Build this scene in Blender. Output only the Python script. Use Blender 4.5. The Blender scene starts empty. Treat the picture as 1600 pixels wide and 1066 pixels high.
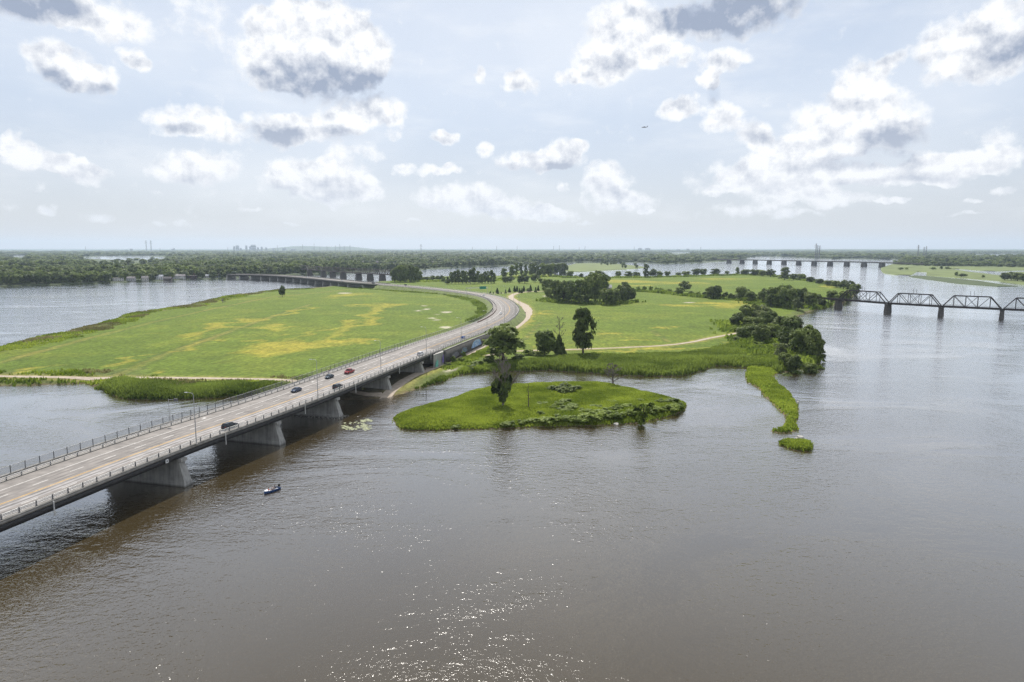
import bpy, bmesh, math, random
import numpy as np
from mathutils import Vector, Matrix, geometry

# ------------------------------------------------------------------ camera, sky, sun, exposure
scene = bpy.context.scene
R = math.radians
cam_data = bpy.data.cameras.new("camera"); cam = bpy.data.objects.new("camera", cam_data)
scene.collection.objects.link(cam); scene.camera = cam
cam_data.sensor_width = 36.0; cam_data.lens = 24.0
cam_data.clip_start = 0.5; cam_data.clip_end = 120000.0
cam.location = (0, 0, 58); cam.rotation_euler = (R(90 - 7.739), 0, 0)

SUN_EL, SUN_AZ = R(48.5), R(-6.5)            # azimuth from +Y towards +X
sdir = Vector((math.sin(SUN_AZ) * math.cos(SUN_EL), math.cos(SUN_AZ) * math.cos(SUN_EL), math.sin(SUN_EL)))
sun_data = bpy.data.lights.new("sun", 'SUN'); sun_data.energy = 5.0; sun_data.angle = R(0.53); sun_data.color = (1.0, 0.95, 0.87)
sun = bpy.data.objects.new("sun", sun_data); scene.collection.objects.link(sun)
sun.rotation_euler = sdir.to_track_quat('Z', 'Y').to_euler(); sun.location = (0, 0, 300)
SKY_STRENGTH = 0.106
scene.view_settings.view_transform = 'Standard'; scene.view_settings.look = 'None'
scene.view_settings.exposure = 0.25; scene.view_settings.gamma = 1.0; scene.view_settings.use_curve_mapping = False
cy = scene.cycles
cy.max_bounces = 6; cy.diffuse_bounces = 2; cy.glossy_bounces = 3; cy.transmission_bounces = 3
cy.transparent_max_bounces = 12; cy.volume_bounces = 0; cy.sample_clamp_indirect = 6.0; cy.sample_clamp_direct = 9.0; cy.caustics_reflective = False
cy.use_denoising = True; cy.denoiser = 'OPENIMAGEDENOISE'; cy.denoising_prefilter = 'NONE'; cy.denoising_input_passes = 'RGB_ALBEDO_NORMAL'

world = bpy.data.worlds.new("World"); scene.world = world; world.use_nodes = True
def build_world():
    nt = world.node_tree; nt.nodes.clear(); N = nt.nodes.new; L = nt.links.new
    def m(op, a, b=None, c=None, clamp=False):
        n = N('ShaderNodeMath'); n.operation = op; n.use_clamp = clamp
        for i, v in enumerate((a, b, c)):
            if v is None: continue
            if isinstance(v, (int, float)): n.inputs[i].default_value = v
            else: L(v, n.inputs[i])
        return n.outputs[0]
    def vm(op, a, b, out=0):
        n = N('ShaderNodeVectorMath'); n.operation = op
        for i, v in enumerate((a, b)):
            if v is None: continue
            if isinstance(v, (tuple, list)): n.inputs[i].default_value = v
            else: L(v, n.inputs[i])
        return n.outputs['Value'] if op == 'DOT_PRODUCT' else n.outputs[0]
    def noise(vec, scale, detail, rough=0.55, dist=0.0):
        n = N('ShaderNodeTexNoise'); n.inputs['Scale'].default_value = scale; n.inputs['Detail'].default_value = detail
        n.inputs['Roughness'].default_value = rough; n.inputs['Distortion'].default_value = dist; L(vec, n.inputs['Vector']); return n
    def sstep(v, a, b, o0=0.0, o1=1.0):
        n = N('ShaderNodeMapRange'); n.interpolation_type = 'SMOOTHSTEP'
        n.inputs[1].default_value = a; n.inputs[2].default_value = b; n.inputs[3].default_value = o0; n.inputs[4].default_value = o1
        L(v, n.inputs[0]); return n.outputs[0]
    def mixc(f, a, b):
        n = N('ShaderNodeMix'); n.data_type = 'RGBA'
        if isinstance(f, (int, float)): n.inputs[0].default_value = f
        else: L(f, n.inputs[0])
        for i, v in ((6, a), (7, b)):
            if isinstance(v, tuple): n.inputs[i].default_value = v
            else: L(v, n.inputs[i])
        return n.outputs[2]
    sky = N('ShaderNodeTexSky'); sky.sky_type = 'NISHITA'; sky.sun_disc = False
    sky.sun_elevation = SUN_EL; sky.sun_rotation = SUN_AZ; sky.altitude = 60; sky.air_density = 1.0; sky.dust_density = 1.0; sky.ozone_density = 1.5
    tc = N('ShaderNodeTexCoord'); d = tc.outputs['Generated']
    sx = N('ShaderNodeSeparateXYZ'); L(d, sx.inputs[0])
    az = m('ARCTAN2', sx.outputs[0], sx.outputs[1]); el = m('ARCSINE', sx.outputs[2])
    cb = N('ShaderNodeCombineXYZ'); L(az, cb.inputs[0]); L(el, cb.inputs[1]); p0 = cb.outputs[0]
    # billowing outlines: the cloud fields are looked up through a turbulent warp
    n1 = noise(p0, 11.0, 5.0, 0.56); n2 = noise(p0, 48.0, 2.0, 0.5)
    w1 = vm('MULTIPLY', vm('SUBTRACT', n1.outputs['Color'], (0.5, 0.5, 0.5)), (0.062, 0.046, 0.0))
    w2 = vm('MULTIPLY', vm('SUBTRACT', n2.outputs['Color'], (0.5, 0.5, 0.5)), (0.022, 0.017, 0.0))
    pw = vm('ADD', vm('ADD', p0, w1), w2); pd = vm('ADD', p0, vm('MULTIPLY', w1, (0.6, 0.6, 0.0)))
    # one puff: adds w * (1 - r^2) of an ellipse to a running sum
    pg = bpy.data.node_groups.new("puff", 'ShaderNodeTree')
    for nm, ty in (("vec", 'NodeSocketVector'), ("centre", 'NodeSocketVector'), ("inverse", 'NodeSocketVector'), ("weight", 'NodeSocketFloat'), ("sum", 'NodeSocketFloat')):
        pg.interface.new_socket(nm, in_out='INPUT', socket_type=ty)
    pg.interface.new_socket("sum", in_out='OUTPUT', socket_type='NodeSocketFloat')
    gi = pg.nodes.new('NodeGroupInput'); go = pg.nodes.new('NodeGroupOutput'); gl = pg.links.new
    v1 = pg.nodes.new('ShaderNodeVectorMath'); v1.operation = 'SUBTRACT'; gl(gi.outputs[0], v1.inputs[0]); gl(gi.outputs[1], v1.inputs[1])
    v2 = pg.nodes.new('ShaderNodeVectorMath'); v2.operation = 'MULTIPLY'; gl(v1.outputs[0], v2.inputs[0]); gl(gi.outputs[2], v2.inputs[1])
    v3 = pg.nodes.new('ShaderNodeVectorMath'); v3.operation = 'DOT_PRODUCT'; gl(v2.outputs[0], v3.inputs[0]); gl(v2.outputs[0], v3.inputs[1])
    v4 = pg.nodes.new('ShaderNodeMath'); v4.operation = 'SUBTRACT'; v4.use_clamp = True; v4.inputs[0].default_value = 1.0; gl(v3.outputs['Value'], v4.inputs[1])
    v5 = pg.nodes.new('ShaderNodeMath'); v5.operation = 'MULTIPLY_ADD'; gl(v4.outputs[0], v5.inputs[0]); gl(gi.outputs[3], v5.inputs[1]); gl(gi.outputs[4], v5.inputs[2])
    gl(v5.outputs[0], go.inputs[0])
    def field(blobs, grow, vec):
        acc = None
        for b in blobs:
            n = N('ShaderNodeGroup'); n.node_tree = pg; L(vec, n.inputs[0])
            n.inputs[1].default_value = (b[0], b[1], 0.0); n.inputs[2].default_value = (1 / (b[2] * grow), 1 / (b[3] * grow), 0.0)
            n.inputs[3].default_value = b[4] if len(b) > 4 else 1.0
            if acc is not None: L(acc, n.inputs[4])
            acc = n.outputs[0]
        return acc if acc is not None else m('MULTIPLY', el, 0.0)
    white = [(-0.2663,0.2575,0.0731,0.0478),(-0.3204,0.2343,0.0485,0.0263),(-0.2097,0.2609,0.0393,0.0359),(-0.2856,0.2864,0.0573,0.0225),(-0.2270,0.3018,0.0337,0.0165,0.70),(-0.3239,0.1589,0.0408,0.0195),(-0.2614,0.1660,0.0558,0.0198),(-0.1965,0.1826,0.0400,0.0216),(-0.4283,0.1635,0.0390,0.0171),(-0.3957,0.1484,0.0263,0.0143,0.80),(-0.4273,0.1035,0.0469,0.0209),(-0.2976,0.1003,0.0468,0.0237),(-0.2470,0.0914,0.0414,0.0242),(-0.2011,0.0801,0.0194,0.0140,0.80),(-0.5832,0.0979,0.0395,0.0133),(-0.6131,0.1125,0.0134,0.0086,0.80),(-0.5532,0.0923,0.0265,0.0136),(-0.5681,0.2124,0.0306,0.0237),(-0.5342,0.1990,0.0253,0.0158),(-0.5104,0.2699,0.0541,0.0207,0.80),(-0.5808,0.2695,0.0558,0.0159),(-0.4892,0.2328,0.0153,0.0108),(-0.3881,0.2840,0.0533,0.0289,0.45),(0.0090,0.2277,0.0252,0.0147),(0.1634,0.2864,0.0537,0.0400),(0.1204,0.2527,0.0388,0.0223),(0.2159,0.2543,0.0341,0.0125,0.90),(0.2932,0.2991,0.0813,0.0251),(0.0789,0.2335,0.0214,0.0089,0.80),(0.0319,0.1224,0.0529,0.0140),(0.0637,0.1344,0.0218,0.0191),(-0.0401,0.1372,0.0118,0.0087),(0.0872,0.1411,0.0127,0.0095,0.80),(0.1348,0.0951,0.0306,0.0229),(0.1507,0.0657,0.0396,0.0151),(-0.0734,0.0726,0.0603,0.0143),(-0.0138,0.0575,0.0497,0.0126),(0.0461,0.0511,0.0423,0.0099),(-0.1003,0.1061,0.0308,0.0070),(-0.0996,0.1547,0.0198,0.0094),(0.2891,0.2443,0.0280,0.0147),(0.2720,0.2180,0.0150,0.0127),(0.2351,0.1877,0.0256,0.0148),(0.2905,0.1720,0.0283,0.0163,0.90),(0.3309,0.1488,0.0228,0.0180),(0.4327,0.1639,0.0537,0.0357),(0.4875,0.1558,0.0424,0.0334),(0.4082,0.1317,0.0613,0.0160),(0.4597,0.1996,0.0318,0.0255),(0.4895,0.2292,0.0139,0.0108,0.90),(0.5583,0.2398,0.0424,0.0248),(0.5983,0.2418,0.0341,0.0294),(0.5859,0.2073,0.0498,0.0138,0.80),(0.3518,0.0818,0.0808,0.0151),(0.4292,0.0954,0.0530,0.0129,0.90),(0.5024,0.0896,0.0535,0.0109),(0.5573,0.0996,0.0408,0.0150),(0.6063,0.1058,0.0246,0.0116,0.80),(0.4235,0.0631,0.0642,0.0099,0.80),(0.6136,0.1288,0.0207,0.0143,0.50),(-0.5861,0.0434,0.0141,0.0060,0.70),(-0.5301,0.0386,0.0110,0.0055,0.70),(-0.4403,0.0348,0.0151,0.0049,0.60),(-0.1543,0.1071,0.0125,0.0070,0.80),(0.0751,0.0842,0.0082,0.0089,0.80),(-0.0431,0.2340,0.0072,0.0130,0.60),(0.1868,0.0520,0.0107,0.0053,0.70),(0.3368,0.0542,0.0492,0.0068,0.50),(-0.4702,0.0326,0.0103,0.0041,0.60),(-0.3129,0.0331,0.0134,0.0035,0.50),(0.1104,0.0391,0.0182,0.0036,0.50),(0.3856,0.0449,0.0317,0.0042,0.50),(0.5043,0.0606,0.0127,0.0032,0.70),(0.5881,0.0591,0.0102,0.0038,0.60),(0.2943,0.0765,0.0219,0.0069,0.70),(0.6210,0.0738,0.0146,0.0051,0.60),(-0.5970,0.0661,0.0126,0.0045,0.50),(-0.3533,0.0497,0.0179,0.0042,0.50),(-0.1467,0.0389,0.0217,0.0036,0.50),(0.5736,0.0384,0.0195,0.0031,0.50),(-0.2154,0.1299,0.0348,0.0119,0.60),(-0.1622,0.1526,0.0124,0.0085,0.60),(-0.4678,0.0714,0.0146,0.0048,0.50),(0.3743,0.1116,0.0475,0.0148,0.80),(0.3183,0.1013,0.0413,0.0118,0.60),(0.5285,0.1112,0.0272,0.0091,0.70)]
    glow = [(-0.3427,0.2666,0.2039,0.0896,0.60),(-0.2739,0.1695,0.1668,0.0820,0.50),(0.1766,0.2780,0.1882,0.1005,0.70),(0.4413,0.1439,0.2069,0.1015,0.60),(0.5720,0.2256,0.1202,0.0757,0.50),(-0.5518,0.2421,0.1424,0.0757,0.50),(-0.0368,0.0574,0.2348,0.0451,0.40),(-0.4291,0.0970,0.1808,0.0484,0.40),(-0.2940,0.0851,0.1669,0.0512,0.40),(-0.0178,0.2822,0.2278,0.1250,0.60)]
    dark = [(-0.2636,0.2201,0.0837,0.0254,1.30),(-0.1910,0.2237,0.0243,0.0161,0.80),(-0.3284,0.1489,0.0326,0.0180,1.10),(-0.2491,0.1524,0.0597,0.0109,0.90),(-0.4319,0.1523,0.0224,0.0078,0.90),(-0.4283,0.0857,0.0379,0.0089,0.80),(-0.2603,0.0772,0.0480,0.0173,0.80),(-0.3192,0.0793,0.0248,0.0068,0.60),(-0.5735,0.0829,0.0362,0.0068,0.80),(-0.5741,0.1991,0.0190,0.0119,1.00),(-0.5397,0.1877,0.0265,0.0094,1.00),(-0.5838,0.2703,0.0556,0.0171,1.30),(-0.4862,0.2260,0.0154,0.0072,0.60),(0.0108,0.2211,0.0162,0.0074,0.70),(0.2932,0.3005,0.0893,0.0280,1.50),(0.1423,0.2544,0.0316,0.0111,0.90),(0.0274,0.1119,0.0511,0.0088,0.90),(0.0730,0.1169,0.0200,0.0140,0.80),(0.1325,0.0748,0.0271,0.0142,0.50),(0.1464,0.0560,0.0361,0.0071,0.60),(-0.0736,0.0600,0.0604,0.0081,0.60),(-0.0092,0.0475,0.0498,0.0073,0.50),(-0.0997,0.1495,0.0162,0.0052,0.60),(0.2776,0.2018,0.0075,0.0145,1.20),(0.3327,0.1438,0.0138,0.0123,0.90),(0.5028,0.1357,0.0377,0.0198,1.20),(0.4509,0.1079,0.0740,0.0111,1.00),(0.4080,0.1341,0.0307,0.0080,0.50),(0.6059,0.2220,0.0399,0.0176,1.10),(0.5208,0.2184,0.0135,0.0086,0.70),(0.4816,0.0827,0.0576,0.0063,0.70),(0.3524,0.0683,0.0728,0.0076,0.50),(0.5502,0.0895,0.0399,0.0061,0.60),(-0.2448,0.2742,0.0168,0.0107,0.40)]
    edge = noise(p0, 34.0, 6.0, 0.6); e0 = m('MULTIPLY', m('SUBTRACT', edge.outputs[0], 0.5), 1.7)
    # thin veils between the heaps
    veil = m('MULTIPLY', sstep(noise(vm('MULTIPLY', p0, (5.0, 16.0, 1.0)), 1.0, 4.0, 0.6).outputs[0], 0.45, 0.75), 0.38)
    # relief: a puff is lit on the side that faces the sun (up), dull below
    ra = noise(p0, 30.0, 5.0, 0.58); rb = noise(vm('ADD', p0, (0.004, 0.012, 0.0)), 30.0, 5.0, 0.58)
    relief = m('MULTIPLY', m('ADD', m('SUBTRACT', rb.outputs[0], ra.outputs[0]), 0.04), 2.4)
    # the milky summer air that lifts the whole sky
    base = mixc(0.82, sky.outputs[0], mixc(sstep(el, 0.0, 0.22), (5.0, 5.2, 5.75, 1), (5.15, 5.75, 6.75, 1)))
    def finish(fw, fk, edge_n, relief_n, fv=None):
        dens = sstep(m('ADD', fw, edge_n), 0.10, 0.78) if edge_n is not None else fw
        sh = sstep(fk, 0.0, 1.5, 0.0, 0.95)
        if relief_n is not None: sh = m('ADD', sh, m('MULTIPLY', relief_n, sstep(fw, 0.2, 0.8, 0.3, 1.0)), clamp=True)
        sh = m('MULTIPLY', sh, sstep(el, 0.02, 0.24, 0.7, 1.0), clamp=True)
        cloud = mixc(sh, (8.1, 8.2, 8.4, 1), (2.95, 3.45, 4.5, 1))
        cover = m('MULTIPLY', m('MAXIMUM', dens, veil) if edge_n is not None else dens, sstep(el, 0.0, 0.055, 0.0, 1.0))
        cloud = mixc(sstep(el, 0.0, 0.14, 0.40, 0.0), cloud, (5.7, 6.0, 6.6, 1))
        under = mixc(m('MULTIPLY', fv, 0.42, clamp=True), base, (8.0, 8.2, 8.5, 1)) if fv is not None else base
        bg = N('ShaderNodeBackground'); L(mixc(cover, under, cloud), bg.inputs[0]); bg.inputs[1].default_value = SKY_STRENGTH
        return bg.outputs[0]
    def mixs(f, a, b):
        n = N('ShaderNodeMixShader'); L(f, n.inputs[0]); L(a, n.inputs[1]); L(b, n.inputs[2]); return n.outputs[0]
    def cell(a0, a1, e0_, e1):
        mg, me_ = 0.055, 0.04
        pick = lambda bl, g: [b for b in bl if b[0] - b[2] * g < a1 + mg and b[0] + b[2] * g > a0 - mg and b[1] - b[3] * g < e1 + me_ and b[1] + b[3] * g > e0_ - me_]
        return finish(field(pick(white, 1.42), 1.42, pw), field(pick(dark, 1.45), 1.45, pd), e0, relief, field(pick(glow, 1.0), 1.0, pw))
    # the part of the sky the photograph shows, looked up region by region
    cuts = [-1.0, -0.48, -0.32, -0.16, 0.0, 0.16, 0.32, 0.48, 1.0]
    cols = []
    for a0, a1 in zip(cuts[:-1], cuts[1:]):
        lowc = cell(a0, a1, -0.1, 0.13); highc = cell(a0, a1, 0.13, 0.6)
        cols.append(mixs(m('GREATER_THAN', el, 0.13), lowc, highc))
    def tree_(lo_, hi_):
        if hi_ - lo_ == 1: return cols[lo_]
        md = (lo_ + hi_) // 2; return mixs(m('GREATER_THAN', az, cuts[md]), tree_(lo_, md), tree_(md, hi_))
    framed = tree_(0, len(cols))
    # the same weather beyond the frame: scattered cumulus on a flat cloud deck
    zc = m('MAXIMUM', sx.outputs[2], 0.06)
    pl = N('ShaderNodeCombineXYZ'); L(m('DIVIDE', sx.outputs[0], zc), pl.inputs[0]); L(m('DIVIDE', sx.outputs[1], zc), pl.inputs[1])
    ng = noise(pl.outputs[0], 0.8, 4.0, 0.58)
    beyond = finish(sstep(ng.outputs[0], 0.5, 0.6), sstep(ng.outputs[0], 0.60, 0.78, 0.0, 0.7), None, None)
    outside = m('MAXIMUM', sstep(m('ABSOLUTE', az), 0.66, 0.80), sstep(el, 0.335, 0.42))
    out = N('ShaderNodeOutputWorld'); L(mixs(outside, framed, beyond), out.inputs[0])
build_world()

# ------------------------------------------------------------------ helpers
rng = np.random.default_rng(7); random.seed(7)
COL = scene.collection
def tag(o, label=None, cat=None, group=None, kind=None):
    for k, v in (("label", label), ("category", cat), ("group", group), ("kind", kind)):
        if v: o[k] = v
    return o
def empty(name, loc=(0, 0, 0), rz=0.0, scale=None):
    o = bpy.data.objects.new(name, None); COL.objects.link(o); o.location = loc; o.rotation_euler = (0, 0, rz)
    o.empty_display_size = 0.5
    if scale: o.scale = scale
    return o
def link(name, me, parent=None, loc=None, rz=None):
    o = bpy.data.objects.new(name, me); COL.objects.link(o)
    if parent: o.parent = parent
    if loc is not None: o.location = loc
    if rz is not None: o.rotation_euler = (0, 0, rz)
    return o
def np_mesh(name, V, F, mat=None, smooth=False, attrs=None):
    """V (n,3); F (m,k) array of equal sized faces"""
    me = bpy.data.meshes.new(name); V = np.asarray(V, np.float32); F = np.asarray(F, np.int32)
    m_, k = F.shape
    me.vertices.add(len(V)); me.vertices.foreach_set("co", V.ravel())
    me.loops.add(m_ * k); me.loops.foreach_set("vertex_index", F.ravel())
    me.polygons.add(m_); me.polygons.foreach_set("loop_start", np.arange(0, m_ * k, k, dtype=np.int32))
    if smooth: me.polygons.foreach_set("use_smooth", np.ones(m_, bool))
    for nm, (typ, dom, data) in (attrs or {}).items():
        a = me.attributes.new(nm, typ, dom); a.data.foreach_set("color" if typ == 'FLOAT_COLOR' else "value", np.asarray(data, np.float32).ravel())
    if mat: me.materials.append(mat)
    me.update(calc_edges=True); return me
class MB:
    """collects boxes, tubes, prisms for ONE mesh; several materials allowed"""
    def __init__(s): s.v = []; s.f = []; s.mi = []; s.cur = 0
    def add(s, vs, fs):
        b = len(s.v); s.v += [tuple(v) for v in vs]
        for f in fs: s.f.append([b + i for i in f]); s.mi.append(s.cur)
    def box(s, x0, x1, y0, y1, z0, z1):
        s.add([(x0, y0, z0), (x1, y0, z0), (x1, y1, z0), (x0, y1, z0), (x0, y0, z1), (x1, y0, z1), (x1, y1, z1), (x0, y1, z1)],
              [(3, 2, 1, 0), (4, 5, 6, 7), (0, 1, 5, 4), (1, 2, 6, 5), (2, 3, 7, 6), (3, 0, 4, 7)])
    def frustum(s, a, b):
        """two quads of 4 points, bottom and top"""
        s.add(list(a) + list(b), [(3, 2, 1, 0), (4, 5, 6, 7), (0, 1, 5, 4), (1, 2, 6, 5), (2, 3, 7, 6), (3, 0, 4, 7)])
    def bar(s, p, q, w, h=None):
        p = Vector(p); q = Vector(q); d = (q - p).normalized(); h = h or w
        up = Vector((0, 0, 1)) if abs(d.z) < 0.95 else Vector((1, 0, 0))
        sd = d.cross(up).normalized() * w / 2; u = sd.cross(d).normalized() * h / 2
        s.frustum([p - sd - u, p + sd - u, p + sd + u, p - sd + u], [q - sd - u, q + sd - u, q + sd + u, q - sd + u])
    def tube(s, pts, rad, n=8, cap=True):
        rings = []; pts = [Vector(p) for p in pts]
        if isinstance(rad, (int, float)): rad = [rad] * len(pts)
        vs = []; fs = []
        for i, p in enumerate(pts):
            d = (pts[min(i + 1, len(pts) - 1)] - pts[max(i - 1, 0)]).normalized()
            up = Vector((0, 0, 1)) if abs(d.z) < 0.9 else Vector((1, 0, 0))
            a = d.cross(up).normalized(); b = a.cross(d)
            for k in range(n):
                t = 2 * math.pi * k / n; vs.append(p + (a * math.cos(t) + b * math.sin(t)) * rad[i])
        for i in range(len(pts) - 1):
            for k in range(n):
                fs.append((i * n + k, i * n + (k + 1) % n, (i + 1) * n + (k + 1) % n, (i + 1) * n + k))
        if cap: fs.append(tuple(range(n))); fs.append(tuple((len(pts) - 1) * n + k for k in reversed(range(n))))
        s.add(vs, fs)
    def prism(s, poly, z0, z1):
        n = len(poly); vs = [(x, y, z0) for x, y in poly] + [(x, y, z1) for x, y in poly]
        s.add(vs, [tuple(reversed(range(n))), tuple(range(n, 2 * n))] + [(i, (i + 1) % n, n + (i + 1) % n, n + i) for i in range(n)])
    def mesh(s, name, *mats, smooth=False):
        me = bpy.data.meshes.new(name); me.from_pydata(s.v, [], s.f)
        for mt in mats: me.materials.append(mt)
        if len(mats) > 1: me.polygons.foreach_set("material_index", s.mi)
        bm = bmesh.new(); bm.from_mesh(me); bmesh.ops.recalc_face_normals(bm, faces=bm.faces); bm.to_mesh(me); bm.free()
        if smooth: me.polygons.foreach_set("use_smooth", [True] * len(me.polygons))
        me.update(); return me
    def build(s, name, mat, parent=None, loc=None, rz=None, smooth=False):
        mats = mat if isinstance(mat, (list, tuple)) else (mat,)
        return link(name, s.mesh(name, *mats, smooth=smooth), parent, loc, rz)
def _hash(ix, iy, seed):
    h = (ix.astype(np.int64) * 374761393 + iy.astype(np.int64) * 668265263 + seed * 69069) & 0x7fffffff
    h = ((h ^ (h >> 13)) * 1274126177) & 0x7fffffff
    return ((h ^ (h >> 16)) & 0xffff) / 65535.0
def vnoise(x, y, seed=0):
    ix = np.floor(x); iy = np.floor(y); fx = x - ix; fy = y - iy
    fx = fx * fx * (3 - 2 * fx); fy = fy * fy * (3 - 2 * fy)
    a = _hash(ix, iy, seed); b = _hash(ix + 1, iy, seed); c = _hash(ix, iy + 1, seed); d = _hash(ix + 1, iy + 1, seed)
    return (a * (1 - fx) + b * fx) * (1 - fy) + (c * (1 - fx) + d * fx) * fy
def fbm(x, y, scale, octv=4, seed=0):
    s = np.zeros_like(x); a = 0.5; f = 1.0 / scale
    for i in range(octv): s += a * (vnoise(x * f, y * f, seed + i) * 2 - 1); a *= 0.5; f *= 2.03
    return s
def sdist(poly, X, Y):
    """signed distance to a closed outline, positive inside"""
    P = np.array(poly, float); n = len(P); best = np.full(X.shape, 1e18); ins = np.zeros(X.shape, bool)
    for i in range(n):
        ax, ay = P[i]; bx, by = P[(i + 1) % n]; dx, dy = bx - ax, by - ay; L2 = dx * dx + dy * dy + 1e-9
        t = np.clip(((X - ax) * dx + (Y - ay) * dy) / L2, 0, 1)
        best = np.minimum(best, (X - ax - t * dx) ** 2 + (Y - ay - t * dy) ** 2)
        c = (ay > Y) != (by > Y)
        ins ^= c & (X < (bx - ax) * (Y - ay) / (by - ay + 1e-12) + ax)
    d = np.sqrt(best); return np.where(ins, d, -d)
def pdist(line, X, Y):
    best = np.full(X.shape, 1e18)
    for (a, b) in zip(line[:-1], line[1:]):
        dx, dy = b[0] - a[0], b[1] - a[1]; t = np.clip(((X - a[0]) * dx + (Y - a[1]) * dy) / (dx * dx + dy * dy + 1e-9), 0, 1)
        best = np.minimum(best, (X - a[0] - t * dx) ** 2 + (Y - a[1] - t * dy) ** 2)
    return np.sqrt(best)
def ell(e, X, Y):
    """squared normalised radius in a ground ellipse"""
    cx, cy, ax, ay, bx, by = e; det = ax * by - ay * bx; dx = X - cx; dy = Y - cy
    u = (dx * by - dy * bx) / det; v = (-dx * ay + dy * ax) / det
    return u * u + v * v
def sm(x, a, b): t = np.clip((x - a) / (b - a), 0, 1); return t * t * (3 - 2 * t)
def smooth_line(pts, step, iters=3):
    P = [np.array(p, float) for p in pts]
    for _ in range(iters):
        Q = [P[0]]
        for a, b in zip(P[:-1], P[1:]): Q += [a * .75 + b * .25, a * .25 + b * .75]
        P = Q + [P[-1]]
    P = np.array(P); d = np.r_[0, np.cumsum(np.linalg.norm(np.diff(P[:, :2], axis=0), axis=1))]
    s = np.arange(0, d[-1], step); return np.stack([np.interp(s, d, P[:, k]) for k in range(P.shape[1])], 1)

def ordinals(lst, label):
    """one label each, counted from the left of the view, when a short row of look-alikes can be counted"""
    W_ = ("first", "second", "third", "fourth", "fifth", "sixth", "seventh", "eighth", "ninth", "tenth", "eleventh", "twelfth", "thirteenth", "fourteenth", "fifteenth", "sixteenth", "seventeenth", "eighteenth", "nineteenth", "twentieth")
    n = len(lst)
    if n < 2 or n > 20 or len(label.split()) > 12: return [label] * n
    order = sorted(range(n), key=lambda k: lst[k][0] / lst[k][1]); out = [label] * n
    for r_, k in enumerate(order): out[k] = label + (", leftmost of its row" if r_ == 0 else ", rightmost of its row" if r_ == n - 1 else ", %s from the left" % W_[r_])
    return out

# ------------------------------------------------------------------ materials
def new_mat(name):
    mt = bpy.data.materials.new(name); mt.use_nodes = True; nt = mt.node_tree
    return mt, nt, nt.nodes['Principled BSDF']
def plain(name, col, rough=0.7, metal=0.0, var=0.18, scale=1.5, bump=0.0, spec=0.35, emit=None):
    """a surface with mottling of its own"""
    mt, nt, b = new_mat(name); N = nt.nodes.new; L = nt.links.new
    tc = N('ShaderNodeTexCoord'); nz = N('ShaderNodeTexNoise'); nz.inputs['Scale'].default_value = scale; nz.inputs['Detail'].default_value = 5
    L(tc.outputs['Object'], nz.inputs['Vector'])
    mr = N('ShaderNodeMapRange'); mr.inputs[1].default_value = 0.3; mr.inputs[2].default_value = 0.7
    mr.inputs[3].default_value = 1 - var; mr.inputs[4].default_value = 1 + var; L(nz.outputs[0], mr.inputs[0])
    mx = N('ShaderNodeVectorMath'); mx.operation = 'SCALE'; mx.inputs[0].default_value = col; L(mr.outputs[0], mx.inputs['Scale'])
    L(mx.outputs[0], b.inputs['Base Color']); b.inputs['Roughness'].default_value = rough; b.inputs['Metallic'].default_value = metal
    b.inputs['Specular IOR Level'].default_value = spec
    if bump:
        bp = N('ShaderNodeBump'); bp.inputs['Strength'].default_value = bump; bp.inputs['Distance'].default_value = 0.05
        L(nz.outputs[0], bp.inputs['Height']); L(bp.outputs[0], b.inputs['Normal'])
    return mt
def foliage(name, c0, c1, trans=0.25):
    """leaves: two tones of the plant, mixed per leaf, per spray and per plant"""
    mt, nt, b = new_mat(name); N = nt.nodes.new; L = nt.links.new
    at = N('ShaderNodeAttribute'); at.attribute_name = 'tint'
    oi = N('ShaderNodeObjectInfo')
    ad = N('ShaderNodeMath'); ad.operation = 'MULTIPLY_ADD'; L(oi.outputs['Random'], ad.inputs[0]); ad.inputs[1].default_value = 0.5; ad.inputs[2].default_value = -0.25
    su = N('ShaderNodeMath'); su.operation = 'ADD'; su.use_clamp = True; L(at.outputs['Fac'], su.inputs[0]); L(ad.outputs[0], su.inputs[1])
    mx = N('ShaderNodeMix'); mx.data_type = 'RGBA'; L(su.outputs[0], mx.inputs[0]); mx.inputs[6].default_value = (*c0, 1); mx.inputs[7].default_value = (*c1, 1)
    L(mx.outputs[2], b.inputs['Base Color']); b.inputs['Roughness'].default_value = 0.6; b.inputs['Specular IOR Level'].default_value = 0.2
    tr = N('ShaderNodeBsdfTranslucent'); L(mx.outputs[2], tr.inputs[0])
    ms = N('ShaderNodeMixShader'); ms.inputs[0].default_value = trans; L(b.outputs[0], ms.inputs[1]); L(tr.outputs[0], ms.inputs[2])
    L(ms.outputs[0], nt.nodes['Material Output'].inputs[0]); return mt
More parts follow.
